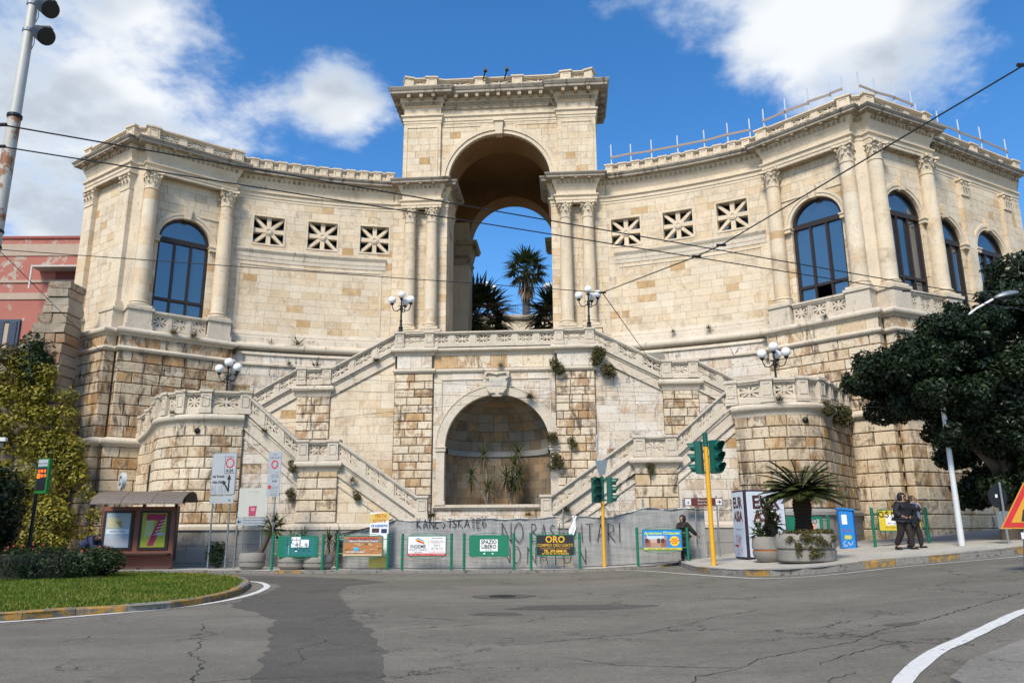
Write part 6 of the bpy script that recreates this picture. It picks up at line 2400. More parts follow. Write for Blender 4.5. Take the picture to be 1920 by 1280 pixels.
# yellow banner behind the second board
r = empty('hanging_banner', (-5.15, 30.5, .1))
tag(r, 'tall yellow and white event banner behind the orange resort board', 'banner')
flat(r, 'banner_sheet', rect(-.36, .36, .05, 2.12), 0, M['paper'], .012)
flat(r, 'yellow_area', [(-.36, 1.72), (.36, 1.82), (.36, 2.12), (-.36, 2.05)], -.006, col('banner_yellow', (.62, .46, .10)))
flat(r, 'yellow_area', [(-.36, .05), (.36, .05), (.36, .5), (-.36, .42)], -.006, col('banner_yellow', (.62, .46, .10)))
flat(r, 'photo_area', rect(-.28, .0, 1.36, 1.52), -.006, col('deep_print', (.08, .03, .03)))
flat(r, 'photo_area', rect(.08, .3, 1.34, 1.5), -.006, col('navy_ink', (.02, .03, .12)))
flat(r, 'photo_area', rect(-.3, -.08, .55, .72), -.006, col('olive_print', (.10, .10, .03)))
flat(r, 'photo_area', rect(-.02, .22, .55, .74), -.006, col('tan_print', (.6, .42, .25)))
letters(r, 'FESTA', .05, 1.98, .17, col('orange_ink', (.65, .16, .01)), -.012, 1, .006)
letters(r, 'ESTATE', .0, 1.80, .15, col('orange_ink', (.65, .16, .01)), -.012, 1, .004)
letters(r, '18 AGOSTO', 0, 1.61, .12, col('blue_ink', (.02, .12, .45)), -.012, 1, .004)

# ---------------------------------------------------------------- traffic signals
def signal_head(root, x, y, z, rz, hgt, r, name='signal_head'):
    hd = empty(name, (x, y, z), rz, root)
    w = r * 2.7
    mb = MB().rbox((0, 0, 0), (w, w * .62, hgt), .03)
    mb.box((0, -w * .325, 0), (w * 1.0, .02, hgt * .99))
    mb.build('housing', M['dgreen'], hd)
    for k, nm in ((1, 'red_lens'), (0, 'amber_lens'), (-1, 'green_lens')):
        zc = k * hgt / 3.05
        mb = MB()
        n = 14
        v, f = [], []
        for i in range(n + 1):      # visor: open tube with cut-away underside
            a = R(-60 + 300 * i / n)
            ln = .24 * r / .1 * (.55 + .45 * math.sin(max(0, min(math.pi, a + .2))))
            for yy in (-w * .33, -w * .33 - ln):
                v.append((r * 1.13 * math.cos(a), yy, zc + r * 1.13 * math.sin(a)))
        f = [(2 * i, 2 * i + 1, 2 * i + 3, 2 * i + 2) for i in range(n)]
        mb.add(v, f)
        mb.build('visor', M['dgreen'], hd, smooth=60)
        mb = MB().slab([(r * math.cos(t), -w * .345, zc + r * math.sin(t)) for t in [i * math.pi / 8 for i in range(16)]], (0, .01, 0))
        mb.build(nm, col(nm, {'red_lens': (.06, .012, .01), 'amber_lens': (.06, .04, .008), 'green_lens': (.01, .04, .035)}[nm], .3), hd)
    return hd


x, y = 3.42, 30.0
sg = empty('traffic_signal', (x, y, zg(x) + .098))
tag(sg, 'yellow-post traffic light with two green heads in front of the fence', 'traffic light', 'traffic lights')
MB().tube([(0, 0, -.05), (0, 0, 3.05)], .062, 12).build('post', M['yellow'], sg, smooth=40)
MB().tube([(0, 0, 2.42), (0, 0, 3.35)], .075, 12).build('post_sleeve', M['dgreen'], sg, smooth=40)
for zz in (2.45, 3.2):
    MB().box((0, 0, zz), (.6, .07, .05)).build('bracket', M['dgreen'], sg)
signal_head(sg, -.25, -.06, 2.83, R(8), .95, .115)
signal_head(sg, .28, -.02, 2.83, R(78), .95, .115)
# sign seen edge-on above
mb = MB().slab([(-.24, -.03, 3.95), (.26, .03, 3.98), (.14, .02, 3.42), (-.1, -.02, 3.40)], (.004, .02, 0))
mb.build('sign_back', M['zinc'], sg)
MB().tube([(0, .06, 3.2), (0, .06, 3.9)], .03, 8).build('sign_post', M['zinc'], sg)

x, y = 6.35, 25.35
sg = empty('traffic_signal', (x, y, zg(x) + .165))
tag(sg, 'larger yellow-post traffic light with big green heads on the pavement corner', 'traffic light', 'traffic lights')
MB().tube([(0, 0, -.05), (-.02, 0, 4.05)], .075, 14).build('post', M['yellow'], sg, smooth=40)
MB().tube([(-.02, 0, 3.75), (-.02, 0, 4.2)], .085, 12).build('post_sleeve', M['dgreen'], sg, smooth=40)
for zz in (2.92, 3.88):
    MB().box((0, 0, zz), (.62, .08, .06)).build('bracket', M['dgreen'], sg)
signal_head(sg, .25, -.06, 3.42, R(28), 1.05, .125)
signal_head(sg, -.24, .04, 3.40, R(-118), 1.05, .12)
signal_head(sg, .32, .28, 3.40, R(100), 1.0, .115)

# brown tourist arrow sign
r = empty('direction_sign', (7.25, 29.9, zg(7.25) + .1))
tag(r, 'brown pedestrian direction sign with white arrow beside the larger traffic light', 'sign')
for sx in (-.32, .5):
    MB().tube([(sx, .03, 0), (sx, .03, 2.35)], .03, 8).build('post', M['zinc'], r)
flat(r, 'plate', rect(-.72, .72, 1.98, 2.28), -.01, col('sign_brown', (.12, .022, .015)), .02)
flat(r, 'border', rect(-.70, -.48, 2.01, 2.25), -.018, M['white'], .006)
flat(r, 'arrow_panel', rect(.46, .70, 2.01, 2.25), -.018, M['white'], .006)
flat(r, 'arrow', [(.5, 2.12), (.58, 2.12), (.58, 2.06), (.67, 2.13), (.58, 2.20), (.58, 2.14), (.5, 2.14)], -.024, col('sign_brown', (.12, .022, .015)))
letters(r, 'Bastione di', 0, 2.19, .10, M['white'], -.016, 1)
letters(r, 'Saint Remy', 0, 2.07, .10, M['white'], -.016, 1)
flat(r, 'walker', [(-.62, 2.04), (-.6, 2.15), (-.57, 2.15), (-.56, 2.04), (-.59, 2.10)], -.024, M['ink'])

# ---------------------------------------------------------------- exhibition box
x, y = 8.3, 27.6
r = empty('exhibition_box', (x, y, zg(x) + .165), R(8))
tag(r, 'white three-sided exhibition box with dark red capitals behind the round planters', 'display box')
tri = [(-.42, -.55), (1.1, -.35), (-.38, .55)]
cx_, cy_ = sum(p[0] for p in tri) / 3, sum(p[1] for p in tri) / 3
mb = MB().prism([(cx_ + (a - cx_) * 1.02, cy_ + (b - cy_) * 1.02) for a, b in tri], 0, 2.3)
mb.build('frame', col('violet_frame', (.05, .03, .055)), r)
for (a, b, nm) in ((tri[0], tri[1], 'front'), (tri[2], tri[0], 'side')):
    ang = math.atan2(b[1] - a[1], b[0] - a[0])
    L = math.hypot(b[0] - a[0], b[1] - a[1])
    f = empty('poster_face', ((a[0] + b[0]) / 2, (a[1] + b[1]) / 2, 0), ang, r)
    flat(f, 'poster', rrect(-L / 2 + .04, L / 2 - .04, .06, 2.24, .05), -.05, col('poster_white', (.62, .66, .72)), .01)
    k = L / 1.6
    letters(f, 'EUR', -.0, 1.86, .62 * k ** .5, col('dark_maroon', (.07, .015, .012)), -.057, .98 * k / k ** .5, .02)
    letters(f, 'ASIA', -.0, 1.40, .56 * k ** .5, col('rust_ink', (.16, .045, .02)), -.057, .92 * k / k ** .5, .02)
    letters(f, 'arte dalla preistoria al medioevo', 0, .98, .07, M['ink'], -.057, .8 * k)
    flat(f, 'red_bar', rect(-L * .38, -L * .12, .40, .46), -.057, M['red'])
    if nm == 'front':
        scribble(f, 'SPING', -.6, .86, .15, .13, -.062, M['ink'], .02, jit=.15, gap=.1)
    else:
        scribble(f, 'RSNP', -.3, .5, .1, .3, -.062, M['red'], .016, jit=.3)
        scribble(f, 'SEA', -.25, .16, .12, .24, -.062, M['red'], .016, jit=.3)

# ---------------------------------------------------------------- planters
def planter(x, y, rad, hgt, label, zoff, band=None, foot=.82):
    r = empty('planter', (x, y, zg(x) + zoff))
    tag(r, label, 'planter', 'round concrete planters')
    a = hgt * .42
    MB().lathe([(rad * foot * .88, 0), (rad * foot, .06), (rad * .97, a * .5), (rad, a)], 28).build('lower_ring', M['conc'], r, smooth=40)
    MB().lathe([(rad * .955, a), (rad * .955, a + hgt * .08)], 28, cap=False).build('groove', M['orange'] if band else M['kerb'], r, smooth=40)
    MB().lathe([(rad, a + hgt * .08), (rad * 1.01, hgt * .62), (rad * .97, hgt * .93), (rad * .9, hgt), (rad * .8, hgt), (rad * .78, hgt * .9), (.01, hgt * .9)], 28).build('upper_ring', M['conc'], r, smooth=40)
    return r


planter(8.72, 23.75, .86, .82, 'large round pebble-concrete planter holding the big cycad', .165, foot=.95)
planter(8.2, 25.2, .62, .76, 'round concrete planter with copper band holding small fan palms', .165, band=True)
planter(-10.15, 31.1, .50, .62, 'round grey planter standing alone with a leaning palm', .098)
planter(-8.5, 30.85, .58, .58, 'round grey planter behind the sticker-covered board, nearer the palm', .098)
planter(-7.5, 30.8, .60, .55, 'round grey planter behind the sticker-covered board, nearer the fence', .098)

# ---------------------------------------------------------------- blue vending column
x, y = 12.35, 29.4
r = empty('vending_column', (x, y, zg(x) + .165), R(-14))
tag(r, 'narrow bright blue machine standing against the right bastion', 'machine')
MB().rbox((0, 0, .7), (.5, .5, 1.4), .03).build('body', M['blue'], r)
MB().rbox((.27, .02, .68), (.06, .44, 1.36), .01).build('side_panel', col('deep_blue', (.005, .045, .2)), r)
MB().slab([(-.3, -.3, 1.40), (.3, -.3, 1.34), (.3, .28, 1.34), (-.3, .28, 1.40)], (0, 0, .06)).build('cap', M['blue'], r)
flat(r, 'notice', rect(-.16, .02, .85, 1.2), -.262, M['paper'])
flat(r, 'sticker', rrect(-.12, .12, .32, .46, .05), -.262, col('lime_print', (.55, .50, .06)))
scribble(r, 'SN', -.16, .08, .14, .16, -.265, M['paper'], .012, jit=.3)
scribble(r, 'ER', -.15, .56, .13, .14, -.265, M['red'], .012, jit=.3)

# ---------------------------------------------------------------- road works sign, back of a round sign
x, y = 11.42, 17.5
r = empty('roadworks_sign', (x, y, zg(x)), R(-18))
tag(r, 'red and yellow triangular road works sign on a low stand with a sandbag', 'sign')
tri = lambda s, dz=0: [(-.58 * s, .92 + dz), (.58 * s, .92 + dz), (0, .92 + dz + 1.0 * s)]
flat(r, 'plate', tri(1.0), -.01, col('sign_yellow', (.62, .30, .02)), .02)
flat(r, 'red_border', tri(.93, .03), -.018, M['red'], .005)
flat(r, 'yellow_face', tri(.62, .13), -.026, col('sign_yellow', (.62, .30, .02)), .005)
flat(r, 'digger_figure', [(-.16, 1.08), (-.1, 1.32), (-.02, 1.40), (.0, 1.46), (.06, 1.44), (.05, 1.36), (-.02, 1.30), (.02, 1.2), (.02, 1.08), (-.04, 1.2), (-.11, 1.08)], -.034, M['ink'])
flat(r, 'heap_figure', [(.05, 1.08), (.26, 1.08), (.16, 1.2)], -.034, M['ink'])
for sx in (-.12, .12):
    MB().tube([(sx, .03, 1.6), (sx, .04, .25), (sx * 1.8, -.1, .02), (sx * 2.6, -.35, .015)], .016, 6).build('leg', M['zinc'], r)
    MB().tube([(sx, .05, .9), (sx * 1.2, .4, .015)], .014, 6).build('back_leg', M['zinc'], r)
mb = MB()
mb.ball((0, 0, 0), 1, 14, 10)
mb.v = [(.16 + a * .2 * (1.15 - .35 * c), -.12 + b * .15 * (1.1 - .3 * c), max(.015, .22 + c * .25) + .02 * math.sin(a * 9 + b * 7)) for a, b, c in mb.v]
mb.build('sandbag', M['black'], r, smooth=50)
flat(r, 'plaque', rect(-.2, .2, .70, .84), .0, M['white'], .012)

x, y = 15.4, 24.9
r = empty('round_sign', (x, y, zg(x) + .165), R(10))
tag(r, 'dark back of a round road sign on a steel post behind the road works triangle', 'sign')
mb = MB().slab([(.34 * math.cos(t), .03, 1.45 + .36 * math.sin(t)) for t in [i * math.pi / 12 for i in range(24)]], (0, .02, 0))
mb.build('disc', M['black'], r)
MB().tube([(.1, .0, 0), (.1, 0, 1.9)], .035, 8).build('post', M['zinc'], r)
flat(r, 'maker_label', rect(-.1, -.02, 1.42, 1.52), .022, M['paper'])
flat(r, 'lower_plate', rect(-.15, .3, .45, 1.0), .02, M['zinc'], .015)

# ---------------------------------------------------------------- bus shelter
x, y = -14.87, 31.5
r = empty('bus_shelter', (x, y, .1), R(3))
tag(r, 'brown bus shelter with a curved roof and two lit-coloured posters by the bastion', 'shelter')
bro = plain('shelter_brown', (.22, .075, .045), .5, 0, .2, 5)
dk = plain('shelter_dark', (.035, .022, .018), .5, .2, .2, 5)
rf = plain('shelter_roof', (.17, .135, .105), .45, .1, .2, 4)
for sx in (-1.42, .1, 1.36):
    MB().box((sx, .05, 1.35), (.1, .12, 2.7)).build('post', dk, r)
MB().box((0, 0, 1.38), (2.86, .12, 2.06)).build('rear_panel', bro, r)
MB().box((1.45, .0, 1.38), (.05, .3, 2.1)).build('end_panel', dk, r)
MB().box((0, 0, .2), (2.86, .1, .3)).build('bottom_panel', bro, r)
MB().box((.35, -.28, .58), (2.0, .42, .06)).build('bench', dk, r)
for k, (sx, nm) in enumerate(((-.78, 'map'), (.62, 'seven'))):
    c = empty('poster_case', (sx, -.07, 0), 0, r)
    MB().box((0, 0, 1.5), (1.18, .08, 1.5)).build('case_frame', dk, c)
    if nm == 'map':
        flat(c, 'poster', rect(-.47, .47, .84, 2.16), -.046, col('map_blue', (.30, .42, .50)))
        flat(c, 'poster_area', rect(-.42, .1, 1.58, 2.0), -.051, col('map_cream', (.52, .48, .30)))
        flat(c, 'poster_area', [(-.12, 1.82), (.0, 1.72), (.06, 1.62), (.2, 1.64), (.1, 1.74), (.14, 1.85)], -.055, col('map_olive', (.30, .27, .05)))
        flat(c, 'poster_area', rect(.12, .44, 1.62, 2.08), -.051, col('map_grey', (.40, .42, .46)))
        flat(c, 'poster_area', rect(-.44, .44, 1.36, 1.54), -.051, col('poster_white', (.62, .66, .72)))
        letters(c, 'orari e linee', 0, 1.46, .12, col('navy_ink', (.02, .03, .12)), -.058)
        flat(c, 'poster_area', rect(-.44, .44, .9, 1.3), -.051, col('map_grey', (.40, .42, .46)))
    else:
        flat(c, 'poster', rect(-.47, .47, .84, 2.16), -.046, col('lime_poster', (.32, .36, .03)))
        mg = col('magenta_print', (.34, .01, .08))
        flat(c, 'big_seven', [(-.32, 2.12), (.44, 2.12), (.40, 1.9), (.02, .90), (-.22, .90), (.14, 1.88), (-.32, 1.88)], -.052, mg)
        for q in range(5):
            z0 = 1.30 + .13 * q
            flat(c, 'stripe', [(.02 + .05 * q, z0), (.28 + .045 * q, z0 + .09), (.28 + .045 * q, z0 + .11), (.02 + .05 * q, z0 + .025)], -.057, M['white'])
        flat(c, 'poster_area', [(-.36, 1.2), (-.05, 1.3), (.0, 1.95), (-.3, 2.0)], -.049, col('lime_pale', (.42, .46, .22)))
        flat(c, 'caption', rect(.12, .42, 1.3, 1.4), -.058, col('map_blue', (.30, .42, .50)))
    g = MB().box((0, -.075, 1.5), (.98, .006, 1.36))
mb = MB()
v = []
prof = [(.35, 2.62), (.1, 2.92), (-.3, 3.0), (-.8, 2.93), (-1.25, 2.72), (-1.45, 2.5)]
xs_ = [-1.35, -.2, .95, 2.1]
for a, b in zip(xs_, xs_[1:]):
    mb = MB()
    v = []
    for xx in (a + .01, b - .01):
        for yy, zz in prof:
            v.append((xx, yy, zz))
        for yy, zz in reversed(prof):
            v.append((xx, yy, zz - .04))
    n = len(prof) * 2
    mb.add(v, [(i, (i + 1) % n, n + (i + 1) % n, n + i) for i in range(n)] + [tuple(range(n)), tuple(range(2 * n - 1, n - 1, -1))])
    mb.build('roof_panel', rf, r, smooth=40)
for xx in (-1.25, .25, 1.6):
    mb = MB()
    mb.slab([(xx, .15, 2.5), (xx, -.9, 2.82), (xx, -.3, 2.9), (xx, .1, 2.86)], (.05, 0, 0))
    mb.build('roof_rib', dk, r)
# round line sign above the shelter
r = empty('bus_disc_sign', (-15.95, 31.9, .1), R(-50))
tag(r, 'small round silver bus line sign standing above the shelter roof', 'sign')
MB().tube([(0, 0, 0), (0, 0, 3.2)], .035, 8).build('post', M['zinc'], r)
mb = MB()
mb.slab([(.34 * math.cos(t), -.08, 3.45 + .34 * math.sin(t)) for t in [i * math.pi / 12 for i in range(24)]], (0, .16, 0))
mb.build('drum', col('silver', (.55, .55, .54), .35), r)
mb = MB()
for i in range(18):
    t, t2 = i * math.pi / 10 + .3, (i + 1) * math.pi / 10 + .3
    mb.add([(.13 * math.cos(t), -.086, 3.45 + .13 * math.sin(t)), (.20 * math.cos(t), -.086, 3.45 + .20 * math.sin(t)), (.20 * math.cos(t2), -.086, 3.45 + .20 * math.sin(t2)), (.13 * math.cos(t2), -.086, 3.45 + .13 * math.sin(t2))], [(0, 1, 2, 3)])
mb.build('emblem', M['ink'], r)

# ---------------------------------------------------------------- road signs on posts, left
r = empty('direction_board', (-11.72, 31.62, .1), R(-14))
tag(r, 'grey-backed road direction board with arrows and a red ring on two posts', 'sign')
for sx in (-.42, .36):
    MB().tube([(sx, .04, 0), (sx, .04, 4.4)], .038, 10).build('post', M['zinc'], r, smooth=40)
mb = MB().slab([(a, -.0, b) for a, b in rrect(-.58, .56, 2.85, 4.55, .08)], (0, .03, 0))
mb.build('rim', M['zinc'], r)
wg = col('sign_grey_white', (.42, .43, .43), .4)
flat(r, 'face', rrect(-.55, .53, 2.88, 4.52, .07), -.008, wg, .008)
flat(r, 'inset_panel', rect(.02, .50, 3.72, 4.44), -.013, wg, .004)
for a in (rect(.02, .50, 3.72, 3.735), rect(.02, .035, 3.72, 4.44)):
    flat(r, 'inset_border', a, -.017, M['ink'])
mb = MB()
for i in range(24):
    t, t2 = i * math.pi / 12, (i + 1) * math.pi / 12
    mb.add([(.26 + .15 * math.cos(t), -.02, 4.13 + .15 * math.sin(t)), (.26 + .20 * math.cos(t), -.02, 4.13 + .20 * math.sin(t)), (.26 + .20 * math.cos(t2), -.02, 4.13 + .20 * math.sin(t2)), (.26 + .15 * math.cos(t2), -.02, 4.13 + .15 * math.sin(t2))], [(0, 1, 2, 3)])
mb.build('red_ring', M['red'], r)
letters(r, 'Via Manno', .26, 4.38, .085, M['ink'], -.018, 1)
letters(r, '0-24', .26, 3.82, .17, M['ink'], -.018, 1, .006)
letters(r, 'via Roma', -.24, 3.60, .15, M['ink'], -.014, .95, .004)
letters(r, 'viale Diaz', -.24, 3.37, .14, M['ink'], -.014, .95, .004)
flat(r, 'arrow', [(.24, 2.98), (.30, 2.98), (.30, 3.48), (.37, 3.46), (.27, 3.68), (.17, 3.46), (.24, 3.48)], -.018, M['ink'])
flat(r, 'arrow', [(.24, 3.0), (.24, 3.12), (.10, 3.32), (.14, 3.38), (-.04, 3.44), (.02, 3.24), (.06, 3.28), (.19, 3.08)], -.022, M['ink'])
scribble(r, 'ALIGA', -.52, 2.94, .15, .3, -.02, col('grey_ink', (.3, .3, .32)), .016, jit=.06, gap=.2)
scribble(r, 'VS', .0, 3.55, .1, .12, -.02, col('grey_ink', (.3, .3, .32)), .012, jit=.2)
flat(r, 'lower_plate', rrect(-.56, .54, 2.52, 2.82, .04), -.006, wg, .02)
letters(r, '>', .36, 2.64, .16, M['ink'], -.012, 1, .006)

r = empty('zone_sign', (-9.5, 31.05, .1), R(-16))
tag(r, 'tall narrow limited-traffic sign with a red ring on one steel post', 'sign')
MB().tube([(.08, .04, 0), (.08, .04, 4.3)], .035, 10).build('post', M['zinc'], r, smooth=40)
for z0, z1 in ((3.72, 4.52), (2.76, 3.70)):
    flat(r, 'plate', rrect(-.30, .28, z0, z1, .03), 0, col('plate_grey', (.36, .38, .40), .4), .02)
mb = MB()
for i in range(24):
    t, t2 = i * math.pi / 12, (i + 1) * math.pi / 12
    mb.add([(.0 + .11 * math.cos(t), -.008, 4.02 + .12 * math.sin(t)), (.16 * math.cos(t), -.008, 4.02 + .17 * math.sin(t)), (.16 * math.cos(t2), -.008, 4.02 + .17 * math.sin(t2)), (.11 * math.cos(t2), -.008, 4.02 + .12 * math.sin(t2))], [(0, 1, 2, 3)])
mb.build('red_ring', M['red'], r)
letters(r, 'zona', 0, 4.42, .08, M['ink'], -.005)
letters(r, 'Traffico limitato', 0, 4.29, .075, M['ink'], -.005)
letters(r, '0-24', .03, 3.36, .11, M['ink'], -.005, 1, .003)
for k, zz in enumerate((3.62, 3.56, 3.50, 3.14, 3.08, 2.98, 2.88, 2.82)):
    letters(r, 'escluso autorizzati' if k % 2 else 'accesso consentito', .04, zz, .045, M['ink'], -.005)
flat(r, 'red_square', rect(-.24, -.12, 3.06, 3.2), -.006, M['red'])

r = empty('notice_board', (-10.4, 31.45, .1), R(-7))
tag(r, 'blank cream notice board with a pink flyer and an arrow strip beneath', 'board')
for sx in (-.62, -.35, .42):
    MB().tube([(sx, .04, 0), (sx, .04, 2.2)], .032, 8).build('post', M['zinc'], r)
flat(r, 'board', rrect(-.60, .62, 1.98, 3.12, .03), 0, col('cream_board', (.52, .50, .43)), .025)
flat(r, 'flyer', [(-.14, 2.02), (.14, 2.02), (.18, 2.42), (-.16, 2.40)], -.006, col('pink_flyer', (.42, .05, .12)))
flat(r, 'flyer_text', rect(-.06, .10, 2.22, 2.34), -.011, col('pink_pale', (.6, .25, .3)))
letters(r, 'Comune di Cagliari', 0, 2.98, .06, col('grey_ink', (.3, .3, .32)), -.005)
flat(r, 'strip_plate', rect(-.64, .66, 1.66, 1.94), -.004, col('plate_grey', (.36, .38, .40), .4), .02)
flat(r, 'arrow', [(-.60, 1.80), (-.52, 1.88), (-.52, 1.82), (-.44, 1.82), (-.44, 1.78), (-.52, 1.78), (-.52, 1.72)], -.01, M['ink'])
letters(r, 'Museo Civico  Bastione Saint Remy', .12, 1.86, .065, M['ink'], -.01)
letters(r, 'Torre  Galleria  Duomo di Cagliari', .12, 1.75, .065, M['ink'], -.01)

# ---------------------------------------------------------------- bus time display, pole camera
r = empty('bus_time_display', (-16.45, 27.2, .12), R(-22))
tag(r, 'green-framed bus time display with orange digits on a dark post', 'display')
MB().tube([(-.2, .06, 0), (-.2, .06, 3.95)], .06, 10).build('post', M['iron'], r)
MB().rbox((.12, 0, 3.32), (.56, .14, 1.2), .02).build('casing', col('display_green', (.01, .16, .025)), r)
flat(r, 'screen', rect(-.12, .34, 2.82, 3.62), -.076, M['black'])
flat(r, 'header', rect(-.12, .34, 3.65, 3.88), -.076, col('plate_grey', (.36, .38, .40), .4))
letters(r, 'San Lorenzo', .11, 3.75, .085, M['ink'], -.083)
em = bpy.data.materials.new('orange_digits')
em.use_nodes = True
b_ = em.node_tree.nodes['Principled BSDF']
b_.inputs['Base Color'].default_value = (.8, .12, .01, 1)
b_.inputs['Emission Color'].default_value = (1, .12, .005, 1)
b_.inputs['Emission Strength'].default_value = 1.6
letters(r, '15 M 12', .11, 3.48, .13, em, -.083, .9, .006)
letters(r, '20 10', .2, 3.32, .13, em, -.083, .9, .006)
flat(r, 'digit_block', rect(-.1, .04, 3.24, 3.40), -.083, em)
r = empty('pole_camera', (-16.05, 24.0, .12))
tag(r, 'small white camera on a thin dark pole at the left picture edge', 'camera')
MB().tube([(.05, 0, 0), (.05, 0, 4.45)], .05, 8).build('pole', M['iron'], r)
MB().rbox((.1, -.1, 4.22), (.5, .16, .12), .04, R(10)).build('camera_body', M['white'], r)
MB().box((.05, 0, 4.05), (.2, .2, .16)).build('mount', M['zinc'], r)

# ---------------------------------------------------------------- floodlight mast
r = empty('floodlight_mast', (-15.72, 22.0, .1))
tag(r, 'tall rust-streaked white mast carrying two black floodlights at the left', 'mast')
ms_ = plain('rusty_white_mast', (.46, .43, .38), .6, .1, .2, 3, .4, 0, wear=((.26, .12, .055), 1.6, .47))
ms2 = plain('white_mast', (.50, .49, .45), .5, .1, .15, 3, .4, 0, wear=((.30, .2, .12), 5, .68))
MB().tube([(0, 0, 0), (0, 0, 14.2)], [.24, .19], 16).build('lower_shaft', ms_, r, smooth=40)
MB().tube([(0, 0, 14.2), (0, 0, 20.5)], [.175, .14], 16).build('upper_shaft', ms2, r, smooth=40)
MB().lathe([(.2, 0), (.22, .03), (.22, .12), (.18, .15)], 16, (0, 0, 14.15)).build('collar', M['iron'], r)
for zz in (8.8, 9.25, 9.8, 10.3):
    MB().lathe([(.205, 0), (.225, .02), (.225, .08), (.205, .1)], 16, (0, 0, zz)).build('band', M['iron'], r)
for k, zz in enumerate((18.15, 17.15)):
    f = empty('floodlight', (.16, -.05, zz), 0, r)
    MB().lathe([(.18, 0), (.185, .02), (.185, .1), (.17, .12)], 14, (-.16, .05, .1)).build('clamp', M['zinc'], f)
    d = Vector((.78, -.3, -.55)).normalized()
    p0 = Vector((.1, -.02, .14))
    mb = MB().tube([p0, p0 + d * .12, p0 + d * .5, p0 + d * .66, p0 + d * .70], [.12, .2, .27, .29, .29], 16)
    mb.build('housing', M['black'], f, smooth=40)
    mb = MB().tube([p0 + d * .700, p0 + d * .712], [.27, .25], 16)
    mb.build('lens', M['black'], f)
    up = Vector((.45, -.1, .85)).normalized() * .2
    mb = MB().box(tuple(p0 + d * .4 + up), (.42, .2, .08))
    mb.build('ballast_box', plain('rusty_box', (.10, .055, .035), .7), f)
    MB().tube([(.1, -.02, .0), (.12, 0, -.35), (.06, 0, -.55)], .012, 5).build('cable', M['iron'], f)

# ---------------------------------------------------------------- street lamp, right
r = empty('street_lamp', (14.42, 25.6, zg(14.42) + .165))
tag(r, 'white street lamp post with a curved arm reaching through the dark tree', 'street lamp')
wl_ = plain('white_lamp_paint', (.62, .62, .60), .45, .1, .08, 4, .5, 0, wear=((.3, .25, .2), 8, .7))
MB().tube([(0, 0, 0), (0, 0, 2.4), (0.02, 0, 6.3)], [.10, .085, .07], 12).build('pole', wl_, r, smooth=40)
MB().tube([(0.02, 0, 6.25), (.3, -.05, 6.85), (.8, -.15, 7.35), (1.5, -.3, 7.85), (2.0, -.4, 8.12)], [.06, .055, .05, .045, .045], 10).build('arm', wl_, r, smooth=40)
mb = MB().ball((0, 0, 0), 1, 12, 8)
mb.v = [(2.42 + a * .46, -.48 + b * .19, 8.22 + (c * .16 if c > 0 else c * .07) + a * .1) for a, b, c in mb.v]
mb.build('lamp_head', M['zinc'], r, smooth=60)


# ---------------------------------------------------------------- ornamental globe lamps
def globe_lamp(loc, label, hgt, rz=0.0, s=1.0):
    r = empty('globe_lamp', loc, rz)
    tag(r, label, 'lamp', 'ornamental globe lamps')
    z1 = hgt
    MB().lathe([(.17 * s, 0), (.17 * s, .06), (.11 * s, .1), (.09 * s, .2), (.12 * s, .26), (.07 * s, .34), (.055 * s, .6), (.075 * s, .63), (.05 * s, .68), (.045 * s, z1 - .75), (.075 * s, z1 - .72), (.075 * s, z1 - .5), (.04 * s, z1 - .46), (.035 * s, z1 - .2), (.09 * s, z1 - .16), (.09 * s, z1 - .1)], 12).build('standard', M['iron'], r, smooth=35)
    MB().ball((0, 0, z1 + .1), .2 * s, 16, 12).build('globe', M['globe'], r, smooth=80)
    for k in range(3):
        a = R(-20 + 120 * k) if False else R([180, 0, 80][k])
        ca, sa = math.cos(a), math.sin(a)
        ar = MB()
        P = lambda d, zz: (d * ca * s, d * sa * s, zz)
        ar.tube([P(.05, z1 - .62), P(.2, z1 - .76), P(.38, z1 - .72), P(.47, z1 - .52), P(.48, z1 - .42)], .026 * s, 6)
        ar.tube([P(.05, z1 - .5), P(.14, z1 - .44), P(.16, z1 - .54)], .018 * s, 5)
        ar.lathe([(.05 * s, 0), (.1 * s, .06), (.1 * s, .09)], 10, P(.48, z1 - .44))
        arm = ar.build('arm', M['iron'], r, smooth=50)
        MB().ball(P(.48, z1 - .17), .2 * s, 16, 12).build('globe', M['globe'], arm, smooth=80)
    return r


globe_lamp(mw(-4.72, -.83, 11.17), 'black globe lamp on the terrace balustrade left of the great arch', 1.9, MPH + R(0))
globe_lamp(mw(4.72, -.83, 11.17), 'black globe lamp on the terrace balustrade right of the great arch', 1.9, MPH + R(-12))
globe_lamp(mw(-11.75, -4.6, 5.8), 'black globe lamp rising behind the left bastion balustrade', 3.1, MPH + R(-12))
globe_lamp(mw(12.25, -5.6, 6.35), 'black globe lamp rising behind the right bastion balustrade', 2.5, MPH + R(-18))
globe_lamp((-2.32, 69.0, 20.2), 'distant globe lamp seen through the arch above the left palm', 3.6, R(10), 1.4)
globe_lamp((3.55, 69.0, 20.2), 'distant globe lamp seen through the arch above the right palm', 3.5, R(60), 1.4)
scribble(bpy.data.objects['curved_wall.001'], 'VSR', 2.2, 3.9, .45, .34, -1.2, col('purple_ink', (.10, .04, .14)), .03, jit=.3)
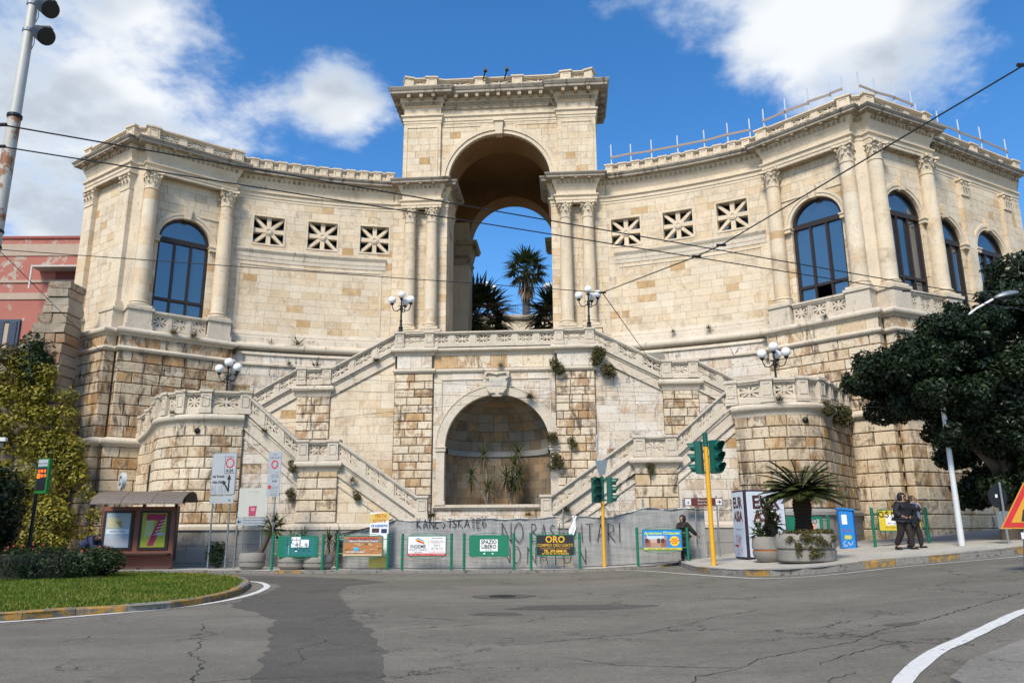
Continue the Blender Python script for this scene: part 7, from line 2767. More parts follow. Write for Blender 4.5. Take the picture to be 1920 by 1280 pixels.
# ================================================================== people
def skin_mesh(name, joints, edges, root_i, mat, parent, sub=2):
    me = bpy.data.meshes.new(name)
    me.from_pydata([j[:3] for j in joints], edges, [])
    o = bpy.data.objects.new(name, me)
    COL.objects.link(o)
    o.parent = parent
    if not me.skin_vertices:
        me.attributes  # layer is created by the modifier below
    md = o.modifiers.new('skin', 'SKIN')
    if not me.skin_vertices:
        bpy.context.view_layer.objects.active = o
    lay = me.skin_vertices[0].data if me.skin_vertices else None
    for i, j in enumerate(joints):
        rr = j[3] if isinstance(j[3], tuple) else (j[3], j[3])
        lay[i].radius = rr
        lay[i].use_root = (i == root_i)
    md.use_smooth_shade = True
    sb = o.modifiers.new('sub', 'SUBSURF')
    sb.levels = sb.render_levels = sub
    me.materials.append(mat)
    return o


SKIN = plain('skin', (.42, .22, .14), .5, 0, .1, 8)
HAIR = plain('dark_hair', (.02, .014, .01), .6)


def person(loc, rz, label, hgt, J, coat, legs_c, shoe, head_kind, extras=(), bk=1.2):
    """J: joint positions for a 1.70 m figure facing -y; clothing grows on the same joints a little thicker"""
    k = hgt / 1.70
    r = empty('person', loc, rz)
    tag(r, label, 'person')
    S = lambda p: (p[0] * k, p[1] * k, p[2] * k)
    names = [n for n in J if n != 'hem']
    ix = {n: i for i, n in enumerate(names)}
    rad = {'pelvis': (.15, .11), 'waist': (.13, .10), 'chest': (.17, .12), 'collar': (.10, .08), 'neck': .06, 'chin': (.082, .088), 'brow': (.095, .108), 'crown': (.07, .08)}
    for s in 'lr':
        rad.update({'sh' + s: .062, 'el' + s: .043, 'wr' + s: .029, 'pa' + s: (.036, .018), 'hi' + s: .085, 'kn' + s: .056, 'an' + s: .038, 'he' + s: .036, 'to' + s: .030})
    joints = [(*S(J[n]), tuple(a * k for a in rad[n]) if isinstance(rad[n], tuple) else rad[n] * k) for n in names]
    E = [('pelvis', 'waist'), ('waist', 'chest'), ('chest', 'collar'), ('collar', 'neck'), ('neck', 'chin'), ('chin', 'brow'), ('brow', 'crown')]
    for s in 'lr':
        E += [('collar', 'sh' + s), ('sh' + s, 'el' + s), ('el' + s, 'wr' + s), ('wr' + s, 'pa' + s), ('pelvis', 'hi' + s), ('hi' + s, 'kn' + s), ('kn' + s, 'an' + s), ('an' + s, 'to' + s)]
    edges = [(ix[a], ix[b]) for a, b in E]
    # fingers: four from the end of the palm, the thumb from its side
    for s, sd in (('l', 1), ('r', -1)):
        w, p = Vector(S(J['wr' + s])), Vector(S(J['pa' + s]))
        d = (p - w).normalized()
        side = d.cross(Vector((0, -1, .2))).normalized()
        for q, (o_, ln) in enumerate(((-.027, .062), (-.009, .074), (.009, .07), (.027, .055))):
            a = p + side * o_ * k + d * .03 * k
            b = a + d * ln * .55 * k
            c = b + (d * .45 + Vector((0, -.25, -.1))) * ln * .6 * k
            i0 = len(joints)
            joints += [(*a, .0095 * k), (*b, .0085 * k), (*c, .0075 * k)]
            edges += [(ix['pa' + s], i0), (i0, i0 + 1), (i0 + 1, i0 + 2)]
        a = w + d * .03 * k - side * .034 * k
        b = a + (d * .7 - side * .5) * .035 * k
        c = b + d * .03 * k
        i0 = len(joints)
        joints += [(*a, .012 * k), (*b, .0105 * k), (*c, .009 * k)]
        edges += [(ix['wr' + s], i0), (i0, i0 + 1), (i0 + 1, i0 + 2)]
    skin_mesh('body', joints, edges, 0, SKIN, r)
    # face
    ch, br = Vector(S(J['chin'])), Vector(S(J['brow']))
    mid = (ch + br) / 2
    mb = MB()
    mb.tube([(mid.x, mid.y - .082 * k, mid.z + .035 * k), (mid.x, mid.y - .112 * k, mid.z - .012 * k), (mid.x, mid.y - .085 * k, mid.z - .02 * k)], [.010 * k, .016 * k, .012 * k], 6)
    mb.build('nose', SKIN, r, smooth=60)
    for sx in (-1, 1):
        MB().ball((mid.x + sx * .032 * k, mid.y - .082 * k, mid.z + .03 * k), .013 * k, 8, 6).build('eye', M['ink'], r)
        MB().ball((mid.x + sx * .083 * k, mid.y + .01 * k, mid.z + .01 * k), .022 * k, 8, 6).build('ear', SKIN, r)
    MB().box((mid.x, mid.y - .087 * k, mid.z - .048 * k), (.045 * k, .012 * k, .010 * k)).build('mouth', col('lips', (.28, .08, .06)), r)
    # coat: torso and sleeves
    hem = Vector(S(J['hem']))
    cj = [(*hem, (.20 * k * bk, .155 * k * bk)), (*S(J['pelvis']), (.20 * k * bk, .155 * k * bk)), (*S(J['waist']), (.19 * k * bk, .15 * k * bk)), (*S(J['chest']), (.21 * k * bk, .155 * k * bk)), (*S(J['collar']), (.125 * k, .105 * k)), (*((Vector(S(J['collar'])) + Vector(S(J['neck']))) / 2), .082 * k)]
    ce = [(0, 1), (1, 2), (2, 3), (3, 4), (4, 5)]
    for s in 'lr':
        i0 = len(cj)
        w, e = Vector(S(J['wr' + s])), Vector(S(J['el' + s]))
        cj += [(*S(J['sh' + s]), .095 * k * bk), (*e, .075 * k * bk), (*(w * .97 + e * .03), .055 * k * bk)]
        ce += [(4, i0), (i0, i0 + 1), (i0 + 1, i0 + 2)]
    skin_mesh('coat', cj, ce, 2, coat, r)
    tj = [(*S(J['pelvis']), (.155 * k, .12 * k))]
    te = []
    for s in 'lr':
        i0 = len(tj)
        a, kn = Vector(S(J['an' + s])), Vector(S(J['kn' + s]))
        tj += [(*S(J['hi' + s]), .105 * k * bk), (*kn, .08 * k * bk), (*(a * 1.03 - kn * .03), .062 * k * bk)]
        te += [(0, i0), (i0, i0 + 1), (i0 + 1, i0 + 2)]
    skin_mesh('trousers', tj, te, 0, legs_c, r)
    for s in 'lr':
        a, t = Vector(S(J['an' + s])), Vector(S(J['to' + s]))
        d = (t - a)
        d.z = 0
        d.normalize()
        mb = MB()
        base_z = t.z - .035 * k
        ang = math.atan2(d.y, d.x)
        c = a + d * .07 * k
        mb.rbox((c.x, c.y, base_z + .018 * k), (.27 * k, .09 * k, .03 * k), .04 * k, ang)
        mb.rbox((c.x - d.x * .01, c.y - d.y * .01, base_z + .055 * k), (.23 * k, .08 * k, .05 * k), .036 * k, ang)
        mb.rbox((a.x, a.y, base_z + .085 * k), (.10 * k, .085 * k, .06 * k), .036 * k, ang)
        mb.build('shoe', shoe, r, smooth=50)
    # hood or hair: shell over the back of the head
    cr = Vector(S(J['crown']))
    hc = (ch + br) / 2 + Vector((0, .012, .03)) * k
    mb = MB()
    v, f = [], []
    n, mm = 16, 10
    for j in range(mm + 1):
        th = math.pi * j / mm
        for i in range(n + 1):
            ph = 2 * math.pi * i / n
            x, y, z = math.sin(th) * math.cos(ph), math.sin(th) * math.sin(ph), math.cos(th)
            grow = 1.0
            if head_kind == 'hood':
                rr = Vector((x * .118, y * .135 + (.01), z * .142 - (.03 if z < 0 else 0)))
            else:
                rr = Vector((x * .095, y * .112, z * .118 - (.05 * max(0, -z))))
            v.append(tuple(hc + rr * k))
    for j in range(mm):
        for i in range(n):
            ph = 2 * math.pi * (i + .5) / n
            th = math.pi * (j + .5) / mm
            y, z, x = math.sin(th) * math.sin(ph), math.cos(th), math.sin(th) * math.cos(ph)
            if y < -.52 and z < .55 and abs(x) < .72:
                continue           # the face stays open
            if head_kind == 'hair' and z < -.35 and y < .1:
                continue
            f.append((j * (n + 1) + i, j * (n + 1) + i + 1, (j + 1) * (n + 1) + i + 1, (j + 1) * (n + 1) + i))
    mb.add(v, f)
    mb.build('hood' if head_kind == 'hood' else 'hair', coat if head_kind == 'hood' else HAIR, r, smooth=60)
    for kind, mat in extras:
        if kind == 'glasses':
            mb = MB()
            for sx in (-1, 1):
                mb.box((mid.x + sx * .034 * k, mid.y - .098 * k, mid.z + .03 * k), (.055 * k, .01 * k, .034 * k))
            mb.box((mid.x, mid.y - .1 * k, mid.z + .034 * k), (.16 * k, .008 * k, .008 * k))
            mb.build('glasses', mat, r)
        elif kind == 'bag':
            mb = MB()
            p = Vector(S(J['hil'])) + Vector((.20, -.02, -.02)) * k
            mb.rbox(tuple(p), (.13 * k, .34 * k, .28 * k), .05 * k)
            mb.tube([p + Vector((0, -.1, .13)) * k, Vector(S(J['shr'])) + Vector((-.02, -.1, .05)) * k, Vector(S(J['shr'])) + Vector((-.02, .08, .06)) * k, p + Vector((0, .12, .13)) * k], .012 * k, 6)
            mb.build('shoulder_bag', mat, r, smooth=50)
        elif kind == 'scarf':
            mb = MB()
            c = Vector(S(J['neck']))
            mb.lathe([(.085 * k, -.05), (.11 * k, -.03), (.11 * k, .02), (.08 * k, .04)], 14, tuple(c - Vector((0, 0, .03))))
            mb.slab([tuple(c + Vector((-.05, -.15, -.05)) * k), tuple(c + Vector((.05, -.155, -.05)) * k), tuple(c + Vector((.06, -.19, -.5)) * k), tuple(c + Vector((-.05, -.185, -.5)) * k)], (0, .015, 0))
            mb.build('scarf', mat, r, smooth=50)
        elif kind == 'logo':
            c = Vector(S(J['chest'])) + Vector((-.08, -.165, .06)) * k
            MB().box(tuple(c), (.07 * k, .01, .02 * k)).build('chest_badge', mat, r)
    return r


def joints(step=.0, arm=.0, lean=.0, armspread=0.0):
    """walking pose facing -y; step: half stride, arm: swing"""
    J = {'pelvis': (0, 0, .95), 'waist': (0, -.01 - lean * .3, 1.10), 'chest': (0, -.02 - lean, 1.28), 'collar': (0, -.01 - lean, 1.42), 'neck': (0, -.015 - lean * 1.1, 1.49), 'chin': (0, -.04 - lean * 1.1, 1.555), 'brow': (0, -.02 - lean * 1.1, 1.635), 'crown': (0, -.0 - lean * 1.1, 1.685), 'hem': (0, .0, .80)}
    for s, sd in (('l', 1), ('r', -1)):
        q = step * sd
        J.update({'sh' + s: (sd * .18, -.01 - lean, 1.395), 'el' + s: (sd * (.235 + armspread), .02 + arm * sd * .5 - lean * .5, 1.13), 'wr' + s: (sd * (.225 + armspread * 1.9), -.03 + arm * sd, .90), 'pa' + s: (sd * (.22 + armspread * 2.1), -.05 + arm * sd * 1.15, .82),
                  'hi' + s: (sd * .095, 0, .91), 'kn' + s: (sd * .10, -.035 - q * .55 - (.05 if q < 0 else 0), .50), 'an' + s: (sd * .10, .03 - q, .085 + (.05 if q < 0 else 0)), 'to' + s: (sd * .115, -.12 - q, .035 + (.0 if q >= 0 else .0)), 'he' + s: (sd * .10, .06 - q, .04)})
        del J['he' + s]
    return J


blackc = plain('black_jacket', (.010, .010, .014), .7)
browny = plain('dark_coat', (.022, .015, .013), .75)
jean = plain('dark_jeans', (.012, .014, .032), .8)
brt = plain('brown_black_trousers', (.016, .009, .008), .8)
# woman striding behind the blue board, one arm swung back
J = joints(.26, .0, .03)
J['ell'], J['wrl'], J['pal'] = (.27, .17, 1.15), (.30, .36, .98), (.31, .43, .93)
person((6.42, 29.75, zg(6.42) + .1), R(-62), 'woman in a dark hood and long jacket striding past the fence', 1.66, J, browny, jean, M['black'], 'hood', [('scarf', browny)])
# couple on the right pavement
J = joints(.20, .03, .04)
for s, sd in (('l', 1), ('r', -1)):
    J['el' + s], J['wr' + s], J['pa' + s] = (sd * .27, .02, 1.13), (sd * .2, -.15, 1.02), (sd * .13, -.18, 1.0)
person((12.75, 25.9, zg(12.75) + .165), R(28), 'man in a black hooded jacket with glasses and a shoulder bag', 1.76, J, blackc, brt, M['black'], 'hood', [('glasses', M['ink']), ('bag', M['black']), ('logo', M['white'])], 1.38)
J = joints(.16, .06, .02)
J['hem'] = (0, .0, .62)
person((13.22, 26.15, zg(13.22) + .165), R(36), 'woman in a long black coat and sunglasses beside the hooded man', 1.66, J, blackc, brt, M['black'], 'hair', [('glasses', M['ink']), ('scarf', plain('blue_scarf', (.12, .16, .30), .8, 0, .5, 30))])
# person bending behind the hedge
J = joints(.08, .0, .0)
dz = -.48
for n_ in ('waist', 'chest', 'collar', 'neck', 'chin', 'brow', 'crown'):
    x_, y_, z_ = J[n_]
    t = (z_ - .95)
    J[n_] = (x_, -t * .85, .95 + t * .45)
J['chin'] = (0, J['neck'][1] - .07, J['neck'][2] - .02)
J['brow'] = (0, J['neck'][1] - .12, J['neck'][2] + .04)
J['crown'] = (0, J['neck'][1] - .14, J['neck'][2] + .08)
for s, sd in (('l', 1), ('r', -1)):
    J['sh' + s] = (sd * .18, J['collar'][1], J['collar'][2])
    J['el' + s] = (sd * .2, J['collar'][1] - .1, J['collar'][2] - .28)
    J['wr' + s] = (sd * .12, J['collar'][1] - .3, J['collar'][2] - .34)
    J['pa' + s] = (sd * .10, J['collar'][1] - .38, J['collar'][2] - .36)
navy = plain('navy_jacket', (.015, .022, .07), .7)
person((-16.6, 30.9, .1), R(75), 'person in a navy jacket bending forward behind the hedge', 1.72, J, navy, brt, M['black'], 'hair')
# ================================================================== left edge: pink house, old buttress, retaining wall
r = empty('pink_house', (-32.0, 44.0, 0))
tag(r, 'flaking pink plaster house with cream bands left of the pavilion', 'house')
m, hh, bs = new_mat('pink_plaster')
pos = hh.n('ShaderNodeNewGeometry').outputs['Position']
c = hh.mix(hh.noise(pos, .8, 4.0, .6), (.36, .115, .085, 1), (.44, .165, .125, 1))
fl = hh.step(hh.math('ADD', hh.noise(hh.scale(pos, (1, 1, .8)), .75, 6.0, .72, .4), hh.math('MULTIPLY', hh.noise(pos, .25, 2.0), .25)), .70, .73)
c = hh.mix(fl, c, (.42, .35, .28, 1))
c = hh.mix(hh.math('MULTIPLY', hh.step(hh.noise(hh.scale(pos, (3, 3, .4)), 1, 5.0, .7), .55, .75), .35), c, (.16, .06, .05, 1))
hh.set(bs.inputs['Base Color'], c)
bs.inputs['Roughness'].default_value = .9
bump(hh, bs, fl, .4, .02)
M['pink'] = m
cream = plain('cream_band', (.44, .33, .25), .9, 0, .2, 3)
MB().bbox(-18, 6.6, 0, 9, 0, 18.85).build('wall', M['pink'], r)
MB().bbox(-18.05, 6.65, -.08, 9.05, 18.85, 19.0).build('coping', plain('red_coping', (.30, .08, .06), .9), r)
MB().bbox(-18, 6.62, -.05, 8, 17.75, 18.5).build('upper_band', cream, r)
MB().bbox(-18, 6.62, -.07, 8, 16.05, 16.2).build('string_course', cream, r)
MB().bbox(-18, 6.62, -.06, 8, 15.0, 15.4).build('lower_band', cream, r)
# set-back door with a small canopy
MB().bbox(3.6, 6.6, -.9, 0, 16.75, 16.85).build('canopy_roof', plain('canopy_white', (.5, .48, .43), .7), r)
MB().tube([(3.65, -.85, 15.4), (3.65, -.85, 16.75)], .05, 6).build('canopy_post', M['white'], r)
MB().bbox(4.6, 6.5, -.03, .2, 15.4, 16.7).build('door_recess', plain('door_red', (.16, .045, .035), .9), r)
for k, (x0, x1) in enumerate(((1.5, 2.95), (-2.6, -1.2))):
    w = empty('window', (0, 0, 0), 0, r)
    shut = plain('blue_grey_shutter', (.035, .055, .09), .6, 0, .2, 4)
    MB().bbox(x0, x1, -.12, .05, 11.2, 13.75).build('frame', shut, w)
    MB().bbox(x0 + .12, x1 - .12, -.13, .05, 11.3, 13.6).build('recess', M['dark'], w)
    for a, b in ((x0 + .14, x0 + .58), (x1 - .58, x1 - .14)):
        MB().bbox(a, b, -.16, -.1, 11.3, 13.6).build('shutter', shut, w)
        for q in range(14):
            MB().bbox(a + .04, b - .04, -.178, -.16, 11.4 + q * .16, 11.5 + q * .16).build('slat', shut, w)
    MB().bbox((x0 + x1) / 2 - .12, (x0 + x1) / 2 + .12, -.15, -.1, 12.0, 13.5).build('curtain', cream, w)

# rooftop plant behind
# ruined buttress of small stones
base_b = (-22.4, 35.7, 0)
r = empty('ruined_buttress', base_b)
tag(r, 'ruined sloping stone buttress with rough blocks against the left pavilion', 'buttress')
HVo = M['hv_o']
bst = stone_mat('old_rubble', 'obj', pale=(.36, .32, .26), mid=(.33, .27, .20), warm=(.30, .22, .15), ochre=(.30, .14, .08), grime=.9, rust=.6, pits=.8)
rgb = random.Random(8)
slope_l = [(-26.5, 5.0), (-24.9, 8.2), (-23.9, 9.2), (-23.3, 10.2), (-22.75, 11.25), (-22.4, 12.6), (-22.35, 13.55)]


def left_x(z):
    for a, b in zip(slope_l, slope_l[1:]):
        if z <= b[1]:
            t = (z - a[1]) / (b[1] - a[1])
            return a[0] + (b[0] - a[0]) * max(0, t)
    return slope_l[-1][0]


z = 3.0
while z < 13.2:
    h_ = rgb.uniform(.34, .52)
    x = left_x(z + h_ / 2)
    while x < -21.35:
        w = rgb.uniform(.45, .95)
        x1 = min(x + w, -21.3 + rgb.uniform(-.05, .05))
        if -21.35 - x1 < .25:
            x1 = -21.32 + rgb.uniform(-.05, .05)
        if z + h_ > 13.0 and x < -22.0 and False:
            break
        d = rgb.uniform(0, .10)
        mb = MB()
        c_ = ((x + x1) / 2, .0, z + h_ / 2)
        mb.box((0, 0, 0), (x1 - x - .035, 1.3 + d, h_ - .035))
        # knock the corners about
        mb.v = [(a + rgb.uniform(-.035, .035), b + rgb.uniform(-.035, .035), c + rgb.uniform(-.03, .03)) for a, b, c in mb.v]
        mb.build('stone', bst, r, loc=(c_[0] - base_b[0], .5 - d / 2, c_[2]), tint=rgb.uniform(0, 1))
        x = x1
    z += h_
mb = MB()
pl = [(left_x(0) + .15, 0), (-21.4, 0), (-21.4, 13.1), (-22.25, 13.3)] + [(left_x(zz) + .2, zz) for zz in (12.5, 11.2, 10.2, 9.2, 8.2, 5.0)]
mb.slab([(a - base_b[0], .0, b) for a, b in pl], (0, 1.1, 0))
mb.build('rubble_core', M['joint'], r)
MB().tube([(-22.55 - base_b[0], -.25, 10.6), (-22.55 - base_b[0], .3, 10.65)], .12, 10).build('drain_pipe', M['black'], r)
# retaining wall that the creeper covers
r = empty('retaining_wall', (-26, 35.4, 0))
tag(r, 'old retaining wall buried under yellow-green creeper at the left', 'wall')
MB().bbox(-14, 5.2, .2, 1.5, 0, 7.0).build('wall', M['joint'], r)

# ================================================================== foliage
M['ivy'] = leafmat('creeper_leaf', [(0, (.03, .04, .006)), (.3, (.12, .115, .014)), (.6, (.30, .25, .03)), (1, (.48, .40, .06))])
M['ficus'] = leafmat('ficus_leaf', [(0, (.005, .011, .004)), (.5, (.010, .021, .007)), (1, (.030, .046, .014))], .12, .4)
M['hedge'] = leafmat('hedge_leaf', [(0, (.010, .022, .007)), (.5, (.022, .042, .012)), (.9, (.055, .075, .022)), (1, (.08, .09, .03))], .15)
M['tuft'] = leafmat('tuft_leaf', [(0, (.045, .055, .015)), (.5, (.10, .095, .03)), (.8, (.16, .11, .045)), (1, (.17, .09, .04))])
M['palm'] = leafmat('palm_leaf', [(0, (.018, .034, .010)), (.5, (.052, .075, .018)), (1, (.14, .14, .04))], .15, .4)
M['dry'] = leafmat('dry_palm_leaf', [(0, (.08, .05, .025)), (.5, (.17, .115, .06)), (1, (.26, .19, .11))], .1, .8)
M['yucca'] = leafmat('yucca_leaf', [(0, (.020, .038, .012)), (.5, (.055, .075, .020)), (1, (.15, .15, .05))], .1, .45)


def leaf_cloud(mb, c, rad, n, size, rg, shell=.55, squash=1.0, drop=0.0, flat_up=.3):
    """leaf-shaped faces through an ellipsoid clump, denser toward its skin"""
    for _ in range(n):
        while True:
            d = Vector((rg.uniform(-1, 1), rg.uniform(-1, 1), rg.uniform(-1, 1)))
            if .05 < d.length < 1:
                break
        q = d.length
        d.normalize()
        rr = shell + (1 - shell) * q ** .5 if rg.random() < .75 else q
        p = Vector((c[0] + d.x * rad[0] * rr, c[1] + d.y * rad[1] * rr, c[2] + d.z * rad[2] * rr))
        nrm = (d + Vector((rg.uniform(-1, 1), rg.uniform(-1, 1), rg.uniform(-1, 1) + flat_up)) * .8).normalized()
        t = nrm.cross(Vector((rg.uniform(-1, 1), rg.uniform(-1, 1), rg.uniform(-1, 1)))).normalized()
        b = nrm.cross(t)
        s = size * rg.uniform(.6, 1.3)
        tip = p + t * s
        mb.add([p - t * s * .5, p + b * s * .36, tip - nrm * s * .12, p - b * s * .36], [(0, 1, 2, 3)], min(1, max(0, rg.gauss(.45, .22) + .12 * d.z)))


def tree(name, loc, label, cat, clumps, trunk, mat, size, dens, rg, group=None):
    r = empty(name, loc)
    tag(r, label, cat, group)
    mb = MB()
    for pts, rr in trunk:
        mb.tube(pts, rr, 10)
    mb.build('trunk', M['bark'], r, smooth=50)
    mb = MB()
    for (x, y, z, a, b, c) in clumps:
        leaf_cloud(mb, (x, y, z), (a, b, c), int(dens * .7 * (a * b + b * c + a * c)), size, rg, .35)
        for _ in range(5):      # sprigs that break the outline
            d = Vector((rg.uniform(-1, 1), rg.uniform(-1, 1), rg.uniform(-.7, 1))).normalized()
            q = rg.uniform(.14, .3)
            leaf_cloud(mb, (x + d.x * a * 1.02, y + d.y * b * 1.02, z + d.z * c * 1.02), (q, q, q * 1.2), int(dens * .06), size, rg, .0)
    mb.build('crown', mat, r)
    return r


rg = random.Random(21)
# dark ficus on the right
def crown(cx, cy, cz, R0, n, rg, cr=(.9, 1.5), sq=.8):
    out = [(cx, cy, cz, R0[0] * .72, R0[1] * .72, R0[2] * .72)]
    for _ in range(n):
        a, e = rg.uniform(0, 2 * math.pi), rg.uniform(-1.0, 1.3)
        q = rg.uniform(cr[0], cr[1])
        out.append((cx + R0[0] * .8 * math.cos(a) * math.cos(e), cy + R0[1] * .8 * math.sin(a) * math.cos(e), cz + R0[2] * .8 * math.sin(e), q, q, q * sq))
    return out


tx, ty = 16.9, 26.9
z0 = zg(tx) + .13
cl = [(.3, 0, 4.6, 2.6, 2.2, 2.0)]
# crown outline: (x, low z, high z) from its left tip to its right side
OUT = [(-3.9, 5.2, 6.2), (-3.2, 4.2, 6.7), (-2.4, 3.0, 7.2), (-1.6, 2.1, 7.9), (-.8, 1.6, 8.4), (0, 1.0, 8.9), (.8, .7, 9.4), (1.6, .5, 9.9), (2.4, .4, 10.1), (3.2, .4, 9.8)]  # right end drawn low, its dark leaves standing in for shade under the tree
for (x_, lo, hi) in OUT:
    for _ in range(16):
        q = rg.uniform(.28, .75)
        z_ = rg.uniform(lo + q * .5, hi - q * .5)
        y_ = rg.choice((-1, 1)) * 2.4 * math.sqrt(max(.1, 1 - ((x_ + .4) / 5.2) ** 2)) * rg.uniform(.55, 1.0) * (1 if rg.random() < .8 else .3)
        cl.append((x_ + rg.uniform(-.4, .4), min(y_, -.4) if rg.random() < .35 else y_, z_, q, q, q * rg.uniform(.55, .85)))
tree('ficus_tree', (tx, ty, z0), 'dense dark ficus tree in front of the right pavilion, left of the two', 'tree', cl,
     [([(0, 0, -.2), (.1, 0, 1.2), (0, .1, 2.6), (.2, .1, 4.2)], [.42, .34, .3, .2]), ([(0, 0, 2.2), (-1.4, -.1, 3.8), (-3.0, -.2, 5.2)], [.2, .14, .06]), ([(.1, 0, 2.4), (1.4, .2, 4.0), (2.2, .2, 6.0)], [.2, .15, .07])], M['ficus'], .115, 1250, rg, 'dark trees on the right')
cl = crown(0, 0, 5.4, (4.2, 3.2, 3.8), 80, rg, (.5, 1.0))
cl += [(-1.0, -.4, 9.4, 1.5, 1.2, .9), (.4, 0, 9.9, 1.5, 1.2, .9), (-2.0, -1, 2.4, 1.3, 1.2, 1.0), (-2.8, -.8, 1.6, 1.0, 1.0, .9), (-1.5, -1.2, .9, 1.1, .9, .8), (-.3, -1.4, 1.0, 1.1, .9, .9), (1.0, -1.2, 1.2, 1.2, 1, 1)]  # low clumps added to stand in for the dark shade beneath the crown
tree('ficus_tree', (20.4, 28.0, zg(20.4) + .13), 'dense dark ficus tree cut by the right picture edge', 'tree', cl,
     [([(0, 0, -.2), (-.1, 0, 1.5), (0, .1, 3.6)], [.45, .36, .22]), ([(0, 0, 2.2), (-1.4, -.1, 4.0), (-2.4, -.2, 6.0)], [.2, .14, .06])], M['ficus'], .13, 700, rg, 'dark trees on the right')

# creeper over the retaining wall
mb = MB()
rg = random.Random(4)
for k in range(330):
    x = rg.uniform(-28.5, -19.5)
    zt = 9.3 - max(0, (x + 22.3)) * .75 - max(0, x + 20.7) * 2.2
    z = rg.uniform(.3, max(1.0, zt))
    q = rg.uniform(.3, .8)
    leaf_cloud(mb, (x, 35.3 - rg.uniform(0, .5) - max(0, (4.5 - z)) * .28, z), (q, q * .55, q * .7), int(380 * q * q), .13, rg, .3)
for k in range(26):      # hanging strands on the pavilion base
    x = rg.uniform(-20.4, -18.2)
    z = rg.uniform(1.0, 6.0 - (x + 20.4) * 1.6)
    leaf_cloud(mb, (x, 34.85 - (x + 19.8) * .1, z), (.35, .18, .3), 40, .13, rg, .5)
iv = mb.build('creeper', M['ivy'])
tag(iv, 'yellow-green creeper hanging in masses over the old wall at the left', 'creeper', kind='stuff')
# shrubs on the buttress
def bush(name, loc, rad, label, mat, size, n, rg, cat='bush', group=None, lumps=7, stem=True):
    r = empty(name, loc)
    tag(r, label, cat, group)
    mb = MB()
    for k in range(lumps):
        a = rg.uniform(0, 6.28)
        q = rg.uniform(.45, .75)
        leaf_cloud(mb, (rad[0] * .5 * math.cos(a) * (k > 0), rad[1] * .5 * math.sin(a) * (k > 0), rad[2] * (.55 + rg.uniform(-.15, .35) * (k > 0))), (rad[0] * q, rad[1] * q, rad[2] * q * .8), n // lumps, size, rg, .5)
    mb.build('foliage', mat, r)
    if stem:
        mb = MB()
        for k in range(4):
            a = k * 1.6
            mb.tube([(0, 0, -.1), (rad[0] * .2 * math.cos(a), rad[1] * .2 * math.sin(a), rad[2] * .4), (rad[0] * .5 * math.cos(a), rad[1] * .5 * math.sin(a), rad[2] * .8)], [.05 * rad[2], .035 * rad[2], .015 * rad[2]], 5)
        mb.build('stem', M['bark'], r)
    return r


rg = random.Random(14)
bush('buttress_shrub', (-22.3, 35.1, 7.6), (.95, .6, 2.3), 'dark straggling shrub growing on the ruined buttress', M['hedge'], .13, 2600, rg)
bush('buttress_shrub', (-23.4, 35.1, 9.0), (.7, .5, .9), 'small brownish shrub at the top left of the ruined buttress', M['tuft'], .12, 900, rg)
bush('dark_bush', (-17.9, 26.4, .15), (1.35, 1.2, 3.0), 'tall very dark bush at the left picture edge behind the hedge', M['ficus'], .13, 9000, rg, lumps=12)
bush('roof_bush', (-28.0, 47.0, 18.7), (.9, .6, .9), 'small green bush showing over the pink house roof', M['palm'], .2, 500, rg)
bush('roof_bush', (-26.2, 47.0, 18.9), (.45, .4, .8), 'tuft of leaves over the pink house roof beside the pavilion', M['palm'], .2, 160, rg)
# hedge with red flowers
r = empty('hedge', (-15.5, 25.6, .15))
tag(r, 'clipped dark hedge with small red flowers on the traffic island', 'hedge')
mb = MB()
rg = random.Random(31)
for k in range(74):
    x, y = rg.uniform(-5.2, 2.6), rg.uniform(-1.3, 1.7)
    if x > 1.8 and abs(y) > .9:
        continue
    z = rg.uniform(.3, .62)
    leaf_cloud(mb, (x, y, z), (.6, .6, .38), 330, .075, rg, .6)
for k in range(12):
    leaf_cloud(mb, (rg.uniform(-4.5, -.5), rg.uniform(.6, 2.2), .85), (.5, .5, .3), 240, .075, rg, .6)
mb.build('foliage', M['hedge'], r)
mb = MB()
redf = plain('red_flower', (.42, .04, .02), .6)
for k in range(34):
    x, y = rg.uniform(-5, 2.4), rg.uniform(-1.5, .6)
    c = Vector((x, y, rg.uniform(.78, 1.02) if y > -1.0 else rg.uniform(.6, .95)))
    for q in range(5):
        a = q * 1.257
        d = Vector((math.cos(a), -.4, math.sin(a))) * .036
        e = Vector((-math.sin(a), 0, math.cos(a))) * .02
        mb.add([c, c + d * .6 + e, c + d, c + d * .6 - e], [(0, 1, 2, 3)])
tag(mb.build('flowers', redf, r), kind='stuff')
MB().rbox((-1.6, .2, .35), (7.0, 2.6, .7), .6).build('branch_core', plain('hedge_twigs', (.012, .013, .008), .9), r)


# ---------------------------------------------------------------- palms, yuccas, cycads
def blade(mb, p, d, ln, w, droop, t, seg=4, fold=0.0):
    """one strap leaf from p along d"""
    d = d.normalized()
    side = d.cross(Vector((0, 0, 1)))
    side = side.normalized() if side.length > .05 else Vector((1, 0, 0))
    v, f = [], []
    q = p.copy()
    dd = d.copy()
    for i in range(seg + 1):
        tt = i / seg
        ww = w * (1 - tt) ** .7 * (.55 + .45 * min(1, tt * 4)) if i < seg else w * .02
        v += [tuple(q - side * ww), tuple(q + side * ww)]
        dd = (dd + Vector((0, 0, -droop / seg))).normalized()
        q = q + dd * ln / seg
    for i in range(seg):
        f.append((2 * i, 2 * i + 1, 2 * i + 3, 2 * i + 2))
    mb.add(v, f, t)


